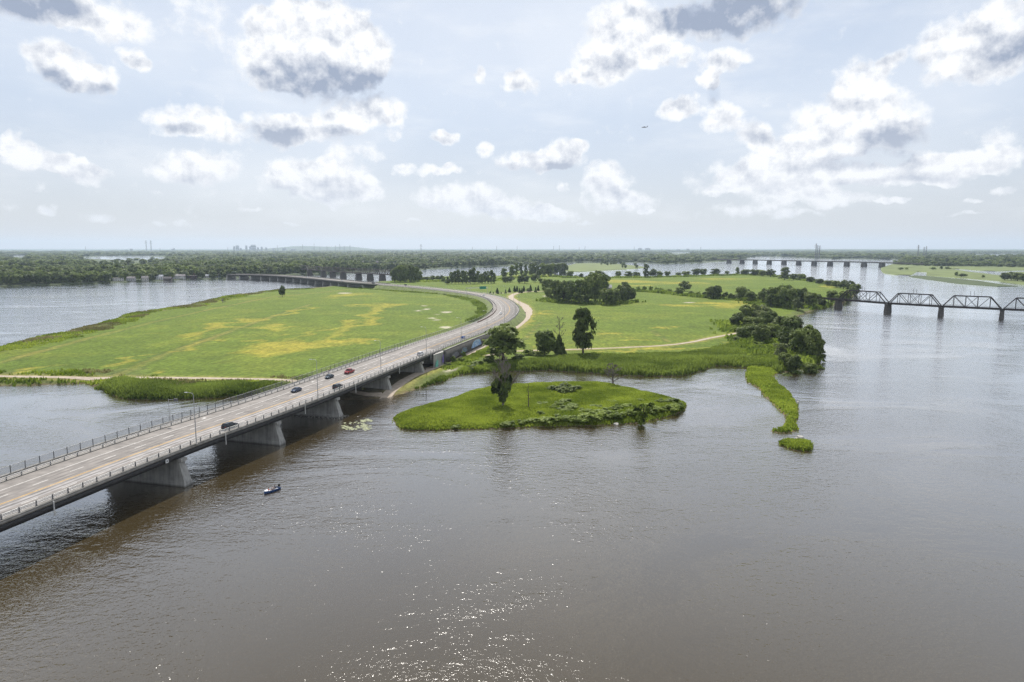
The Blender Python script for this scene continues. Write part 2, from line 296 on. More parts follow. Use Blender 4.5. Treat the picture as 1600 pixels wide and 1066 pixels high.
def ground_mat(name, fine=0.5, amount=0.35, bump=0.5):
    """soil and crop: the plot's own colour from 'col', ripening in flecks where 'ripe' says so, grain from noise"""
    mt, nt, b = new_mat(name); N = nt.nodes.new; L = nt.links.new
    at = N('ShaderNodeAttribute'); at.attribute_name = 'col'; rt = N('ShaderNodeAttribute'); rt.attribute_name = 'ripe'; tc = N('ShaderNodeTexCoord')
    mp = N('ShaderNodeMapping'); mp.inputs['Scale'].default_value = (1.0, 0.22, 1.0); mp.inputs['Rotation'].default_value = (0, 0, 0.62); L(tc.outputs['Object'], mp.inputs['Vector'])
    def nz(s, d=6, r=0.65, vec=None):
        n = N('ShaderNodeTexNoise'); n.inputs['Scale'].default_value = s; n.inputs['Detail'].default_value = d; n.inputs['Roughness'].default_value = r
        L(vec or tc.outputs['Object'], n.inputs['Vector']); return n.outputs[0]
    def rng_(v, a0, a1, b0, b1, smooth=False):
        n = N('ShaderNodeMapRange')
        if smooth: n.interpolation_type = 'SMOOTHSTEP'
        for i, t in enumerate((a0, a1, b0, b1)): n.inputs[i + 1].default_value = t
        L(v, n.inputs[0]); return n.outputs[0]
    def ma(op, a_, b_):
        n = N('ShaderNodeMath'); n.operation = op
        for i, v in enumerate((a_, b_)):
            if isinstance(v, (int, float)): n.inputs[i].default_value = v
            else: L(v, n.inputs[i])
        return n.outputs[0]
    a = nz(fine, 8, 0.72); c = nz(0.05, 5); rows = nz(0.42, 5, 0.7, mp.outputs[0])
    fac = ma('MULTIPLY', ma('MULTIPLY', rng_(a, 0.3, 0.7, 1 - amount, 1 + amount), rng_(c, 0.3, 0.7, 0.84, 1.16)), rng_(rows, 0.3, 0.7, 0.84, 1.16))
    ripe = rng_(ma('ADD', rt.outputs['Fac'], ma('MULTIPLY', ma('SUBTRACT', ma('ADD', ma('MULTIPLY', rows, 0.6), ma('MULTIPLY', a, 0.4)), 0.5), 1.15)), 0.0, 1.35, 0.0, 1.0, True)
    ripe = ma('MULTIPLY', ripe, rng_(rt.outputs['Fac'], 0.02, 0.25, 0.0, 1.0, True))
    mx = N('ShaderNodeMix'); mx.data_type = 'RGBA'; L(ripe, mx.inputs[0]); L(at.outputs['Color'], mx.inputs[6]); mx.inputs[7].default_value = (0.29, 0.255, 0.036, 1)
    vs = N('ShaderNodeVectorMath'); vs.operation = 'SCALE'; L(mx.outputs[2], vs.inputs[0]); L(fac, vs.inputs['Scale'])
    L(vs.outputs[0], b.inputs['Base Color']); b.inputs['Roughness'].default_value = 0.9; b.inputs['Specular IOR Level'].default_value = 0.1
    bp = N('ShaderNodeBump'); bp.inputs['Strength'].default_value = bump; bp.inputs['Distance'].default_value = 0.8; L(a, bp.inputs['Height']); L(bp.outputs[0], b.inputs['Normal'])
    return mt
def water_mat():
    mt, nt, b = new_mat("river water"); N = nt.nodes.new; L = nt.links.new
    tc = N('ShaderNodeTexCoord')
    def mp(sx, sy, rz):
        n = N('ShaderNodeMapping'); n.inputs['Scale'].default_value = (sx, sy, 1); n.inputs['Rotation'].default_value = (0, 0, rz); L(tc.outputs['Object'], n.inputs['Vector']); return n.outputs[0]
    def nz(vec, s, d, r=0.55, dist=0.0):
        n = N('ShaderNodeTexNoise'); n.inputs['Scale'].default_value = s; n.inputs['Detail'].default_value = d; n.inputs['Roughness'].default_value = r; n.inputs['Distortion'].default_value = dist
        L(vec, n.inputs['Vector']); return n.outputs[0]
    def mr(v, a, b_, c, d):
        n = N('ShaderNodeMapRange'); n.interpolation_type = 'SMOOTHSTEP'
        for i, t in enumerate((a, b_, c, d)): n.inputs[i + 1].default_value = t
        L(v, n.inputs[0]); return n.outputs[0]
    def ma(op, a, b_, c=None):
        n = N('ShaderNodeMath'); n.operation = op
        for i, v in enumerate((a, b_, c)):
            if v is None: continue
            if isinstance(v, (int, float)): n.inputs[i].default_value = v
            else: L(v, n.inputs[i])
        return n.outputs[0]
    ripple = nz(mp(1.05, 1.15, 0.35), 1.75, 2.0, 0.5, 0.3)      # short wind ripple, crests across the wind
    chop = nz(mp(0.8, 1.2, -0.25), 0.62, 2.0, 0.5, 0.4)          # a few metres long
    swell = nz(mp(1.0, 1.0, 0.0), 0.05, 2.0)
    gust = mr(nz(mp(1.0, 1.6, 0.5), 0.011, 5.0, 0.6, 0.8), 0.36, 0.58, 0.40, 1.15)   # calm slicks and ruffled patches
    h = ma('MULTIPLY', ma('ADD', ma('MULTIPLY', ripple, 0.105), ma('ADD', ma('MULTIPLY', chop, 0.19), ma('MULTIPLY', swell, 0.35))), gust)
    bp = N('ShaderNodeBump'); bp.inputs['Strength'].default_value = 1.0; bp.inputs['Distance'].default_value = 1.0; L(h, bp.inputs['Height'])
    silt = nz(mp(1, 1, 0.2), 0.006, 4.0)
    mx = N('ShaderNodeMix'); mx.data_type = 'RGBA'; L(mr(silt, 0.35, 0.65, 0.0, 1.0), mx.inputs[0])
    mx.inputs[6].default_value = (0.043, 0.031, 0.013, 1); mx.inputs[7].default_value = (0.056, 0.042, 0.020, 1)
    df = N('ShaderNodeBsdfDiffuse'); L(mx.outputs[2], df.inputs[0])
    gl = N('ShaderNodeBsdfGlossy'); gl.inputs['Color'].default_value = (1, 1, 1, 1); gl.inputs['Roughness'].default_value = 0.04; L(bp.outputs[0], gl.inputs['Normal'])
    lw = N('ShaderNodeLayerWeight'); lw.inputs['Blend'].default_value = 0.5
    fr = N('ShaderNodeMath'); fr.operation = 'POWER'; L(lw.outputs['Facing'], fr.inputs[0]); fr.inputs[1].default_value = 2.9   # a rippled sheet mirrors the sky ever more towards grazing
    fm = N('ShaderNodeMath'); fm.operation = 'MULTIPLY'; fm.use_clamp = True; L(fr.outputs[0], fm.inputs[0]); fm.inputs[1].default_value = 1.22
    ms = N('ShaderNodeMixShader'); L(fm.outputs[0], ms.inputs[0]); L(df.outputs[0], ms.inputs[1]); L(gl.outputs[0], ms.inputs[2])
    L(ms.outputs[0], nt.nodes['Material Output'].inputs[0]); nt.nodes.remove(b)
    return mt
M = {}
M['water'] = water_mat()
M['field'] = ground_mat('crop field', 0.42, 0.5, 0.9)
M['asphalt'] = plain('worn pale asphalt', (0.20, 0.182, 0.168), 0.85, var=0.26, scale=0.35, bump=0.1)
M['deck'] = plain('weathered concrete', (0.27, 0.255, 0.23), 0.85, var=0.25, scale=0.6, bump=0.2)
M['pier'] = plain('grey pier concrete', (0.36, 0.35, 0.33), 0.85, var=0.22, scale=0.5, bump=0.25)
def pier_mat():
    mt, nt, b = new_mat('stained pier concrete'); N = nt.nodes.new; L = nt.links.new; tc = N('ShaderNodeTexCoord')
    mp = N('ShaderNodeMapping'); mp.inputs['Scale'].default_value = (1.6, 1.6, 0.16); L(tc.outputs['Object'], mp.inputs['Vector'])
    a = N('ShaderNodeTexNoise'); a.inputs['Scale'].default_value = 1.0; a.inputs['Detail'].default_value = 5; L(mp.outputs[0], a.inputs['Vector'])
    c = N('ShaderNodeTexNoise'); c.inputs['Scale'].default_value = 0.5; c.inputs['Detail'].default_value = 6; L(tc.outputs['Object'], c.inputs['Vector'])
    ad = N('ShaderNodeMath'); ad.operation = 'ADD'; L(a.outputs[0], ad.inputs[0]); L(c.outputs[0], ad.inputs[1])
    mr = N('ShaderNodeMapRange'); mr.inputs[1].default_value = .7; mr.inputs[2].default_value = 1.3; mr.inputs[3].default_value = .62; mr.inputs[4].default_value = 1.25; L(ad.outputs[0], mr.inputs[0])
    sx = N('ShaderNodeSeparateXYZ'); L(tc.outputs['Object'], sx.inputs[0]); ti = N('ShaderNodeMapRange'); ti.inputs[1].default_value = .15; ti.inputs[2].default_value = .55; ti.inputs[3].default_value = .45; ti.inputs[4].default_value = 1.0; L(sx.outputs[2], ti.inputs[0])   # tide mark
    mu = N('ShaderNodeMath'); mu.operation = 'MULTIPLY'; L(mr.outputs[0], mu.inputs[0]); L(ti.outputs[0], mu.inputs[1])
    vs = N('ShaderNodeVectorMath'); vs.operation = 'SCALE'; vs.inputs[0].default_value = (0.36, 0.35, 0.325); L(mu.outputs[0], vs.inputs['Scale']); L(vs.outputs[0], b.inputs['Base Color']); b.inputs['Roughness'].default_value = .88
    return mt
M['pier'] = pier_mat()
M['girder'] = plain('dark painted steel', (0.035, 0.035, 0.038), 0.55, var=0.3, scale=0.8)
M['steel'] = plain('galvanised steel', (0.36, 0.36, 0.36), 0.5, 0.4, var=0.15, scale=2)
M['post'] = plain('dull post steel', (0.11, 0.11, 0.115), 0.6, 0.2, var=0.2, scale=2)
M['rail'] = plain('pale aluminium rail', (0.55, 0.55, 0.54), 0.45, 0.3, var=0.1, scale=2)
M['white'] = plain('white road paint', (0.62, 0.61, 0.58), 0.8, var=0.25, scale=1.2)
M['yellow'] = plain('yellow road paint', (0.62, 0.36, 0.06), 0.8, var=0.25, scale=1.2)
M['rust'] = plain('rusty truss steel', (0.040, 0.032, 0.030), 0.75, var=0.4, scale=1.0)
M['oldpier'] = plain('dark stone pier', (0.10, 0.09, 0.08), 0.9, var=0.35, scale=0.7, bump=0.3)
M['gravel'] = plain('dusty gravel', (0.36, 0.30, 0.235), 0.95, var=0.2, scale=0.5, bump=0.3)
M['wall'] = plain('dark retaining wall', (0.085, 0.08, 0.075), 0.9, var=0.35, scale=0.8, bump=0.3)
M['bark'] = plain('grey brown bark', (0.10, 0.08, 0.06), 0.9, var=0.3, scale=3, bump=0.3)
M['deadwood'] = plain('bleached dead wood', (0.19, 0.165, 0.14), 0.9, var=0.3, scale=3)
M['rock'] = plain('pale river rock', (0.42, 0.40, 0.36), 0.9, var=0.3, scale=1.5, bump=0.4)
M['leaf'] = foliage('broad leaves', (0.080, 0.120, 0.030), (0.27, 0.33, 0.085), 0.42)
M['leaf_dark'] = foliage('dark dense leaves', (0.066, 0.100, 0.026), (0.20, 0.245, 0.066), 0.40)
M['leaf_light'] = foliage('grey green leaves', (0.10, 0.13, 0.05), (0.25, 0.29, 0.11), 0.40)
M['needle'] = foliage('conifer needles', (0.028, 0.050, 0.022), (0.080, 0.115, 0.042), 0.25)
M['reed'] = foliage('reed blades', (0.075, 0.115, 0.02), (0.25, 0.32, 0.06), 0.45)
M['grass'] = foliage('lush bank grass', (0.12, 0.175, 0.018), (0.34, 0.41, 0.055), 0.45)
M['marsh'] = foliage('dry marsh grass', (0.13, 0.13, 0.05), (0.24, 0.22, 0.09), 0.4)
M['shrub'] = foliage('bank shrub leaves', (0.10, 0.15, 0.02), (0.30, 0.38, 0.06), 0.45)

# ------------------------------------------------------------------ water and land
water = link("water", np_mesh("water", [(-60000, -2000, 0), (60000, -2000, 0), (60000, 90000, 0), (-60000, 90000, 0)], [(0, 1, 2, 3)], M['water']))
tag(water, kind="structure")

MAIN = [(-312.0,312.1),(-302.5,346.2),(-298.3,393.6),(-306.6,420.9),(-309.4,442.3),(-313.4,488.4),(-320.7,540.2),(-341.0,604.0),(-334.9,641.9),(-326.9,662.6),(-332.6,708.4),(-339.6,770.3),(-346.6,821.4),(-342.1,879.8),(-334.5,892.5),(-328.1,947.1),(-312.8,954.4),(-296.3,976.9),(-282.3,1008.7),(-279.0,1042.6),(-260.1,1069.5),(-242.4,1107.7),(-231.9,1181.3),(-211.4,1216.0),(-191.1,1278.4),(-180.1,1377.4),(-143.1,1392.8),(-78.9,1408.5),(-26.6,1424.6),(-21.0,1608.2),(0.0,1718.9),(66.0,1767.6),(98.1,1695.6),(93.9,1457.9),(102.9,1377.4),(135.1,1377.4),(205.8,1377.4),(260.1,1392.8),(332.6,1424.6),(413.2,1475.2),(499.7,1529.4),(578.1,1548.4),(564.9,1457.9),(554.5,1319.0),(537.0,1148.6),(517.0,1042.6),(479.8,947.1),(409.7,821.4),(356.7,733.6),(321.6,684.7),(302.0,662.6),(270.4,622.4),(244.5,581.2),(225.1,530.8),(204.9,469.6),(187.9,420.9),(171.3,376.4),(157.4,342.3),(148.7,332.8),(139.4,325.6),(131.7,320.4),(123.7,315.3),(124.8,323.8),(119.9,327.4),(114.2,329.2),(110.7,332.8),(101.8,334.7),(95.0,327.4),(87.5,317.0),(78.4,307.3),(58.5,307.3),(44.3,310.4),(30.3,318.7),(18.4,322.1),(0.0,318.7),(-18.0,315.3),(-23.6,310.4),(-30.8,293.7),(-37.6,281.2),(-41.8,273.5),(-47.9,263.8),(-52.3,260.3),(-64.2,258.1),(-82.2,260.3),(-101.4,265.0),(-115.1,261.5),(-124.0,259.2),(-138.3,258.1),(-149.4,260.3),(-159.0,267.4),(-175.3,282.6),(-185.0,289.4),(-202.4,286.6),(-217.8,285.3),(-253.9,279.9)]
GZ = 2.0        # level of the fields above the river
# the highway: right-hand kerb line, with the level of the carriageway
ROAD = [(-111.7, 40, 9.0), (-102.3, 79, 9.0)] + [(-92.6,118.0,9.0),(-80.5,166.8,9.0),(-71.6,192.0,9.0),(-61.5,225.9,9.0),(-52.4,262.3,9.0),(-43.8,295.9,9.0),(-34.3,332.5,9.0),(-26.1,368.1,8.5),(-14.7,416.1,7.6),(0.0,490.0,6.5),(6.4,565.2,5.6),(5.6,630.4,5.2),(-3.7,721.9,5.0),(-25.3,792.7,5.0),(-52.9,838.4,5.4),(-108.4,908.7,6.6),(-184.3,973.3,8.4),(-211.7,988.6,9.0)] + \
       [(-285, 1094, 9), (-377, 1210, 9), (-458, 1288, 9), (-560, 1330, 8.6), (-760, 1380, 7)]
RL = smooth_line(ROAD, 3.5)
hd = np.gradient(RL[:, :2], axis=0); hd /= np.linalg.norm(hd, axis=1)[:, None]
LN = np.stack([-hd[:, 1], hd[:, 0]], 1)                       # towards the left kerb
RS = np.arange(len(RL)) * 3.5
W_ROAD, W_ALL = 19.5, 22.8
def rp(i, off, dz=0.0):
    """point at station i (may be fractional), off metres left of the right kerb"""
    x = np.array([np.interp(i, np.arange(len(RL)), RL[:, k]) for k in range(3)])
    n = np.array([np.interp(i, np.arange(len(RL)), LN[:, k]) for k in range(2)]); n /= np.linalg.norm(n)
    return (x[0] + n[0] * off, x[1] + n[1] * off, x[2] + dz)
def st_y(y):
    """station where the kerb passes a given northing"""
    return float(np.interp(y, RL[:, 1], np.arange(len(RL))))
I_AB1, I_AB2 = int(st_y(331)), int(st_y(962))                 # abutments of the two road bridges
ROAD_CL = [rp(i, 11)[:2] for i in range(I_AB1, I_AB2 + 1, 4)]

PATH_MAIN = [(-50.7,252.5),(-48.5,270.3),(-44.8,295.2),(-34.0,328.6),(-24.2,359.0),(-16.0,392.8),(-6.2,436.6),(2.7,483.2),(9.0,530.9),(13.7,583.2),(15.1,619.8),(11.6,683.9),(2.1,739.1),(-2.2,793.1),(2.4,843.5),(14.9,880.8),(42.2,900.7)]
PATH_LEFT = [(-301.2,301.3),(-226.1,296.7),(-196.8,295.2),(-167.9,293.7),(-139.2,292.2),(-104.8,289.2),(-92.8,286.4),(-72.6,271.5),(-57.5,261.7),(-50.5,264.1)]
PATH_RIGHT = [(-13.5,354.6),(0.0,370.4),(24.9,375.1),(46.8,380.0),(65.6,385.0),(89.2,392.8),(107.6,406.4),(125.1,427.1),(139.2,439.9),(158.7,460.5),(181.3,499.5)]
PATH_SIDE = [(-55.7,849.5),(-27.3,855.6),(0.0,861.8)]

YELLOW = [(-211.9,483.2,5.0,45.6,8.8,-19.4),(-210.9,446.5,3.4,28.3,6.5,-13.3),(-211.3,521.6,4.0,38.5,7.6,-18.0),(-138.4,406.4,15.0,23.6,7.9,-22.4),(-138.6,385.0,18.2,0.0,5.4,-15.2),(-120.6,398.1,20.4,19.8,5.9,-18.9),(-174.2,409.2,11.6,0.0,4.8,-11.4),(-115.9,512.5,-11.2,120.1,12.9,-41.1),(-122.7,607.1,-3.6,88.7,13.7,-54.2),(-125.6,668.6,15.7,0.0,4.2,-22.6),(-198.6,814.8,26.4,48.6,8.2,-33.3),(-124.6,471.6,16.2,39.6,3.1,-11.2),(-100.1,415.0,13.7,0.0,4.2,-17.6),(-210.2,286.4,24.6,0.0,6.1,-8.5),(-179.3,285.0,16.3,0.0,4.3,-7.0),(-223.6,317.8,6.7,12.1,3.7,-5.2),(-188.9,340.1,1.3,20.6,3.4,-5.8),(-189.6,392.8,6.0,18.3,3.9,-7.8),(-167.8,301.3,4.6,0.0,2.6,-4.7),(-176.3,479.2,27.1,0.0,4.2,-11.7),(-147.7,683.9,19.3,0.0,3.4,-15.7),(-190.3,613.4,9.3,44.2,6.0,-18.7),(249.7,700.0,46.0,0.0,-14.6,-41.3),(219.8,668.6,31.4,0.0,-9.8,-30.1),(205.5,683.9,19.3,0.0,-7.0,-23.6),(275.7,734.5,27.6,0.0,-10.1,-27.2),(161.5,661.1,24.8,0.0,-5.3,-22.1),(70.1,449.9,10.6,0.0,-1.6,-10.3),(108.5,479.2,8.1,0.0,-2.6,-11.7),(73.6,420.9,11.9,0.0,-1.0,-6.0),(74.2,372.7,21.2,0.0,-1.9,-9.5),(56.2,370.4,10.5,0.0,-0.9,-5.9),(110.9,377.6,14.3,0.0,-2.8,-9.8),(124.3,398.1,11.3,0.0,-3.3,-10.8),(96.5,363.5,20.7,0.0,-1.8,-6.8),(18.5,561.1,4.2,0.0,-2.1,-64.6),(13.5,512.5,5.4,34.4,1.6,-23.9),(0.0,453.4,3.4,0.0,0.0,-28.0),(16.7,392.8,3.7,0.0,-0.6,-13.2),(7.8,412.1,3.1,0.0,-0.2,-8.7),(177.3,1185.6,77.6,0.0,-8.7,-58.6),(261.6,1119.3,62.8,0.0,-9.7,-41.8),(202.6,1140.6,64.0,0.0,-7.7,-43.4),(388.5,1260.2,58.9,0.0,-12.2,-39.7),(52.6,1407.6,52.6,0.0,-1.8,-49.4),(194.9,1041.6,39.0,0.0,-4.0,-21.7),(-20.7,398.1,4.0,16.0,1.1,-9.8),(-10.1,427.1,3.1,15.5,0.8,-8.1),(487.2,1041.6,11.7,0.0,-42.3,-91.1),(-34.0,324.9,6.1,23.2,0.9,-4.9)]
PALE = [(-85.2,616.5,4.6,0.0,1.4,-10.2),(-78.5,633.0,3.6,0.0,1.1,-8.8),(-57.1,600.9,5.7,0.0,1.1,-12.2),(-65.2,577.5,3.8,0.0,1.0,-9.0),(-63.8,550.7,4.1,0.0,0.7,-6.1),(-47.3,487.1,6.4,0.0,0.8,-8.0),(-59.5,535.7,4.0,0.0,0.6,-5.8),(-86.0,668.6,4.4,0.0,1.0,-7.5),(184.8,708.3,8.0,0.0,-2.6,-10.1),(41.4,803.8,6.8,0.0,-1.1,-21.7),(-209.9,861.8,11.3,0.0,3.6,-14.9),(-28.4,314.4,3.7,9.3,0.5,-3.5)]
TRACKS = [([(-175.8,299.7),(-183.9,352.5),(-187.6,406.4),(-197.1,530.9),(-202.9,683.9)], 2.2), ([(-251.2,314.4),(-252.6,332.4),(-264.9,415.0),(-275.1,530.9),(-279.6,633.0),(-278.9,782.7),(-236.2,900.7),(-215.3,958.3)], 2.4), ([(96.3,467.8),(95.2,409.2)], 1.0), ([(22.1,521.6),(7.9,418.0)], 0.8), ([(28.3,372.7),(57.6,380.0)], 1.2)]
TRENCH = [(-218.8,973.9),(-133.0,887.3),(-78.5,837.6),(-37.9,734.5),(-23.3,653.9),(-19.6,577.5),(-27.0,521.6)]

def grid(poly, res, margin=6.0):
    P = np.array(poly); x0, y0 = P.min(0) - margin; x1, y1 = P.max(0) + margin
    X, Y = np.meshgrid(np.arange(x0, x1 + res, res), np.arange(y0, y1 + res, res)); return X, Y
def grid_mesh(name, X, Y, Z, keep, mat, col=None, ripe=None):
    ny, nx = X.shape; idx = np.arange(nx * ny).reshape(ny, nx)
    q = np.stack([idx[:-1, :-1], idx[:-1, 1:], idx[1:, 1:], idx[1:, :-1]], -1).reshape(-1, 4)
    k = keep.ravel(); q = q[k[q].any(1)]
    used, inv = np.unique(q, return_inverse=True); V = np.stack([X.ravel(), Y.ravel(), Z.ravel()], 1)[used]
    at = {}
    if col is not None: at['col'] = ('FLOAT_COLOR', 'POINT', np.c_[col.reshape(-1, 3)[used], np.ones(len(used))])
    if ripe is not None: at['ripe'] = ('FLOAT', 'POINT', ripe.ravel()[used])
    return np_mesh(name, V, inv.reshape(-1, 4), mat, True, at)
def shore_z(sd, rise, top):
    return np.where(sd < 0, sd * 0.25, top * (1 - np.exp(-np.maximum(sd, 0) / rise)))
def main_sd(X, Y):
    return sdist(MAIN, X, Y) + fbm(X, Y, 14, 4, 3) * 2.2 * np.clip(Y / 350, 0.5, 2)
def main_z(X, Y, sd=None):
    sd = main_sd(X, Y) if sd is None else sd
    return shore_z(sd, 4.0, GZ) + fbm(X, Y, 60, 3, 9) * 0.25 * sm(sd, 2, 20) + fbm(X, Y, 5, 2, 8) * 0.08 * sm(sd, 0, 4)
C = lambda *c: np.array(c)
def paint(col, w, c): return col * (1 - w[..., None]) + c * w[..., None]
def build_main():
    X, Y = grid(MAIN, 2.5); sd = main_sd(X, Y); Z = main_z(X, Y, sd)
    n1 = fbm(X, Y, 40, 5, 21); n2 = fbm(X, Y, 9, 4, 31); n3 = fbm(X * 0.45 + Y * 0.2, Y * 1.0 - X * 0.15, 18, 4, 41)
    col = np.empty(X.shape + (3,)); col[:] = C(0.100, 0.142, 0.018)
    col = paint(col, sm(n1 + n2 * 0.5, -0.1, 0.5) * 0.6, C(0.140, 0.172, 0.022))
    col = paint(col, sm(fbm(X, Y, 110, 4, 77), 0.05, 0.4) * 0.5, C(0.080, 0.122, 0.018))
    wx, wy = X + fbm(X, Y, 22, 5, 5) * 26, Y + fbm(X, Y, 22, 5, 6) * 40
    yl = np.zeros_like(X)
    for e in YELLOW: yl = np.maximum(yl, 1 - ell(e, wx, wy) ** 0.75)
    yl = np.clip(yl, 0, 1); ripe = yl ** .8 * .95 + .20 * sm(n1 * .6 + n3 * .6, .0, .45)
    # rough marsh all along the water, browner to the west
    west = ((X < -60) & (Y > 250))
    edge = np.where(west, 26.0, 12.0)
    mar = 1 - sm(sd + n2 * 6 + n1 * 8, edge * 0.55, edge)
    col = paint(col, mar * 0.95, C(0.105, 0.130, 0.035)); col = paint(col, mar * sm(n3, 0.0, 0.35) * 0.7 * west, C(0.14, 0.105, 0.055))
    for ln, w in TRACKS:
        d = pdist(ln, X + n2 * 2, Y + n2 * 2); t = (1 - sm(d, w * 0.3, w * 1.5)) * (.55 + .45 * sm(n1, -.3, .3)); col = paint(col, t * 0.6, C(0.24, 0.20, 0.055))
        t2 = 1 - sm(np.abs(d - w * 1.5), 0.2, 1.6); col = paint(col, t2 * 0.5, C(0.055, 0.085, 0.022))
    d = pdist(TRENCH, X, Y); col = paint(col, (1 - sm(d + n2 * 4, 4, 11)) * 0.8, C(0.055, 0.115, 0.022))
    pale = np.zeros_like(X)
    for e in PALE: pale = np.maximum(pale, sm(0.85 - ell(e, X + n2 * 3, Y + n2 * 5) + n2 * 0.6, 0.1, 0.8))
    col = paint(col, pale * 0.75, C(0.46, 0.41, 0.33))
    for ln, w in ((PATH_MAIN, 3.2), (PATH_LEFT, 2.0), (PATH_RIGHT, 1.6)):
        d = pdist(ln, X, Y); col = paint(col, (1 - sm(d + n2 * 2, w + 0.5, w + 4.5)) * 0.6, C(0.27, 0.235, 0.075))
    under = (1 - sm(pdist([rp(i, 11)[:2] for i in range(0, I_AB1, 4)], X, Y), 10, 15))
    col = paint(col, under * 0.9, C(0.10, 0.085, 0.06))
    mud = 1 - sm(sd, 0.2, 1.6); col = paint(col, mud, C(0.13, 0.10, 0.06))
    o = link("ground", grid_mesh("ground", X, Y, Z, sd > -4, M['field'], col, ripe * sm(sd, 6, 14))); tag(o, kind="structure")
build_main()

SMALL = [(-41.0,228.2),(-39.4,234.5),(-34.8,242.2),(-24.5,255.8),(-15.7,273.5),(-10.7,279.3),(0.0,283.9),(13.7,287.3),(19.4,290.8),(33.2,290.1),(42.5,283.9),(49.0,277.3),(54.1,269.8),(60.0,261.5),(64.6,254.7),(64.7,247.3),(61.5,239.3),(53.2,230.9),(47.9,226.4),(42.9,223.0),(33.9,220.5),(21.1,218.8),(10.5,218.0),(0.0,216.4),(-10.3,214.8),(-20.6,214.1),(-30.8,213.3),(-35.6,214.8),(-39.1,222.2)]
JETTY = [(111.6,320.4),(119.6,338.4),(130.0,358.6),(137.8,358.6),(133.8,338.4),(124.9,315.3),(117.9,304.1),(114.3,285.3),(111.2,267.4),(108.0,254.7),(103.8,242.2),(97.8,228.2),(93.5,220.5),(92.7,214.8),(89.7,211.7),(85.5,210.2),(82.7,212.5),(88.3,216.4),(93.9,227.3),(96.4,236.4),(98.0,248.3),(99.7,262.6),(103.4,281.2),(102.6,290.8),(104.7,301.1)]
def small_land(name, poly, res, top, rise, seed, wob, lush):
    X, Y = grid(poly, res, 3); sd = sdist(poly, X, Y) + fbm(X, Y, 5, 4, seed) * wob
    Z = shore_z(sd, rise, top) + fbm(X, Y, 12, 3, seed + 5) * 0.35 * sm(sd, 1, 6)
    col = np.empty(X.shape + (3,)); col[:] = C(0.115, 0.18, 0.018)
    n = fbm(X, Y, 9, 5, seed + 9); col = paint(col, sm(n, -0.2, 0.4), C(0.155, 0.225, 0.022)); col = paint(col, sm(-n, 0.1, 0.5) * 0.6, C(0.07, 0.12, 0.018))
    col = paint(col, (1 - sm(sd, 0.2, 0.9)), C(0.16, 0.12, 0.07))
    o = link(name, grid_mesh(name, X, Y, Z, sd > -2, M['field'], col)); tag(o, kind="structure")
    return lambda x, y: shore_z(sdist(poly, x, y) + fbm(x, y, 5, 4, seed) * wob, rise, top) + fbm(x, y, 12, 3, seed + 5) * 0.35 * sm(sdist(poly, x, y), 1, 6)
small_z = small_land("island_ground", SMALL, 0.8, 1.6, 2.5, 101, 0.8, True)
jetty_z = small_land("jetty_ground", JETTY, 0.7, 1.0, 1.2, 131, 0.7, True)
ISLET = [([(84.5,196.1,3.2,0.0,-1.9,-4.6)][0][0] + 4.2 * math.cos(t) * (1 + .2 * math.sin(3 * t)), [(84.5,196.1,3.2,0.0,-1.9,-4.6)][0][1] + 5.5 * math.sin(t)) for t in np.linspace(0, 2 * math.pi, 18)[:-1]]
islet_z = small_land("islet_ground", ISLET, 0.5, 0.6, 1.0, 151, 0.5, True)

# --- land beyond the river arms: sheets with a bank that slopes into the water
def sheet(name, pts, z, mat, holes=()):
    V = []; F = []
    loops = [[Vector((x, y, z)) for x, y in pts]] + [[Vector((x, y, z)) for x, y in h] for h in holes]
    tris = geometry.tessellate_polygon(loops); flat = [v for l in loops for v in l]
    V = [tuple(v) for v in flat]; F = [tuple(t) for t in tris]; b = 0
    for l in loops:
        n = len(l); area = sum(l[i].x * l[(i + 1) % n].y - l[(i + 1) % n].x * l[i].y for i in range(n)); sg = 1 if area > 0 else -1
        if l is not loops[0]: sg = -sg
        o0 = len(V)
        for i in range(n):
            t = l[(i + 1) % n] - l[i - 1]; nn = Vector((t.y, -t.x, 0)).normalized() * sg * 6; V.append((l[i].x + nn.x, l[i].y + nn.y, -0.8))
        for i in range(n): F.append((b + i, b + (i + 1) % n, o0 + (i + 1) % n)); F.append((b + i, o0 + (i + 1) % n, o0 + i))
        b += n
    me = bpy.data.meshes.new(name); me.from_pydata(V, [], F); me.materials.append(mat)
    bm = bmesh.new(); bm.from_mesh(me); bmesh.ops.recalc_face_normals(bm, faces=bm.faces)
    if sum(f.normal.z * f.calc_area() for f in bm.faces) < 0: bmesh.ops.reverse_faces(bm, faces=bm.faces)
    bm.to_mesh(me); bm.free()
    return tag(link(name, me), kind="structure")
M['farland'] = plain('wooded far ground', (0.055, 0.075, 0.028), 0.95, var=0.35, scale=0.012)
M['meadow'] = plain('river meadow', (0.115, 0.145, 0.040), 0.95, var=0.3, scale=0.02)
M['reedbed'] = plain('dark reed bed', (0.050, 0.072, 0.022), 0.95, var=0.3, scale=0.05, bump=0.4)
FARW = [(-1064.2,947.1),(-849.7,1008.7),(-793.7,1060.4),(-759.9,1097.9),(-698.1,1148.6),(-675.4,1204.2),(-632.2,1252.7),(-609.7,1305.2),(-560.4,1333.2),(-544.6,1362.3),(-517.3,1457.9),(-475.6,1567.8),(-405.8,1672.9),(-334.5,1792.9),(-255.4,1902.1),(-203.9,2025.3),(-141.3,2165.5),(0.0,2326.5),(114.8,2463.8),(266.1,2857.1),(425.7,2857.1),(520.3,2793.4),(568.5,2585.9),(777.0,2781.0),(1045.2,3207.9),(1256.7,3699.7),(1455.4,4250.8),(1811.7,4994.4),(1850.7,4626.6),(1719.4,3931.4),(1756.0,3699.7),(1978.8,3573.3)]
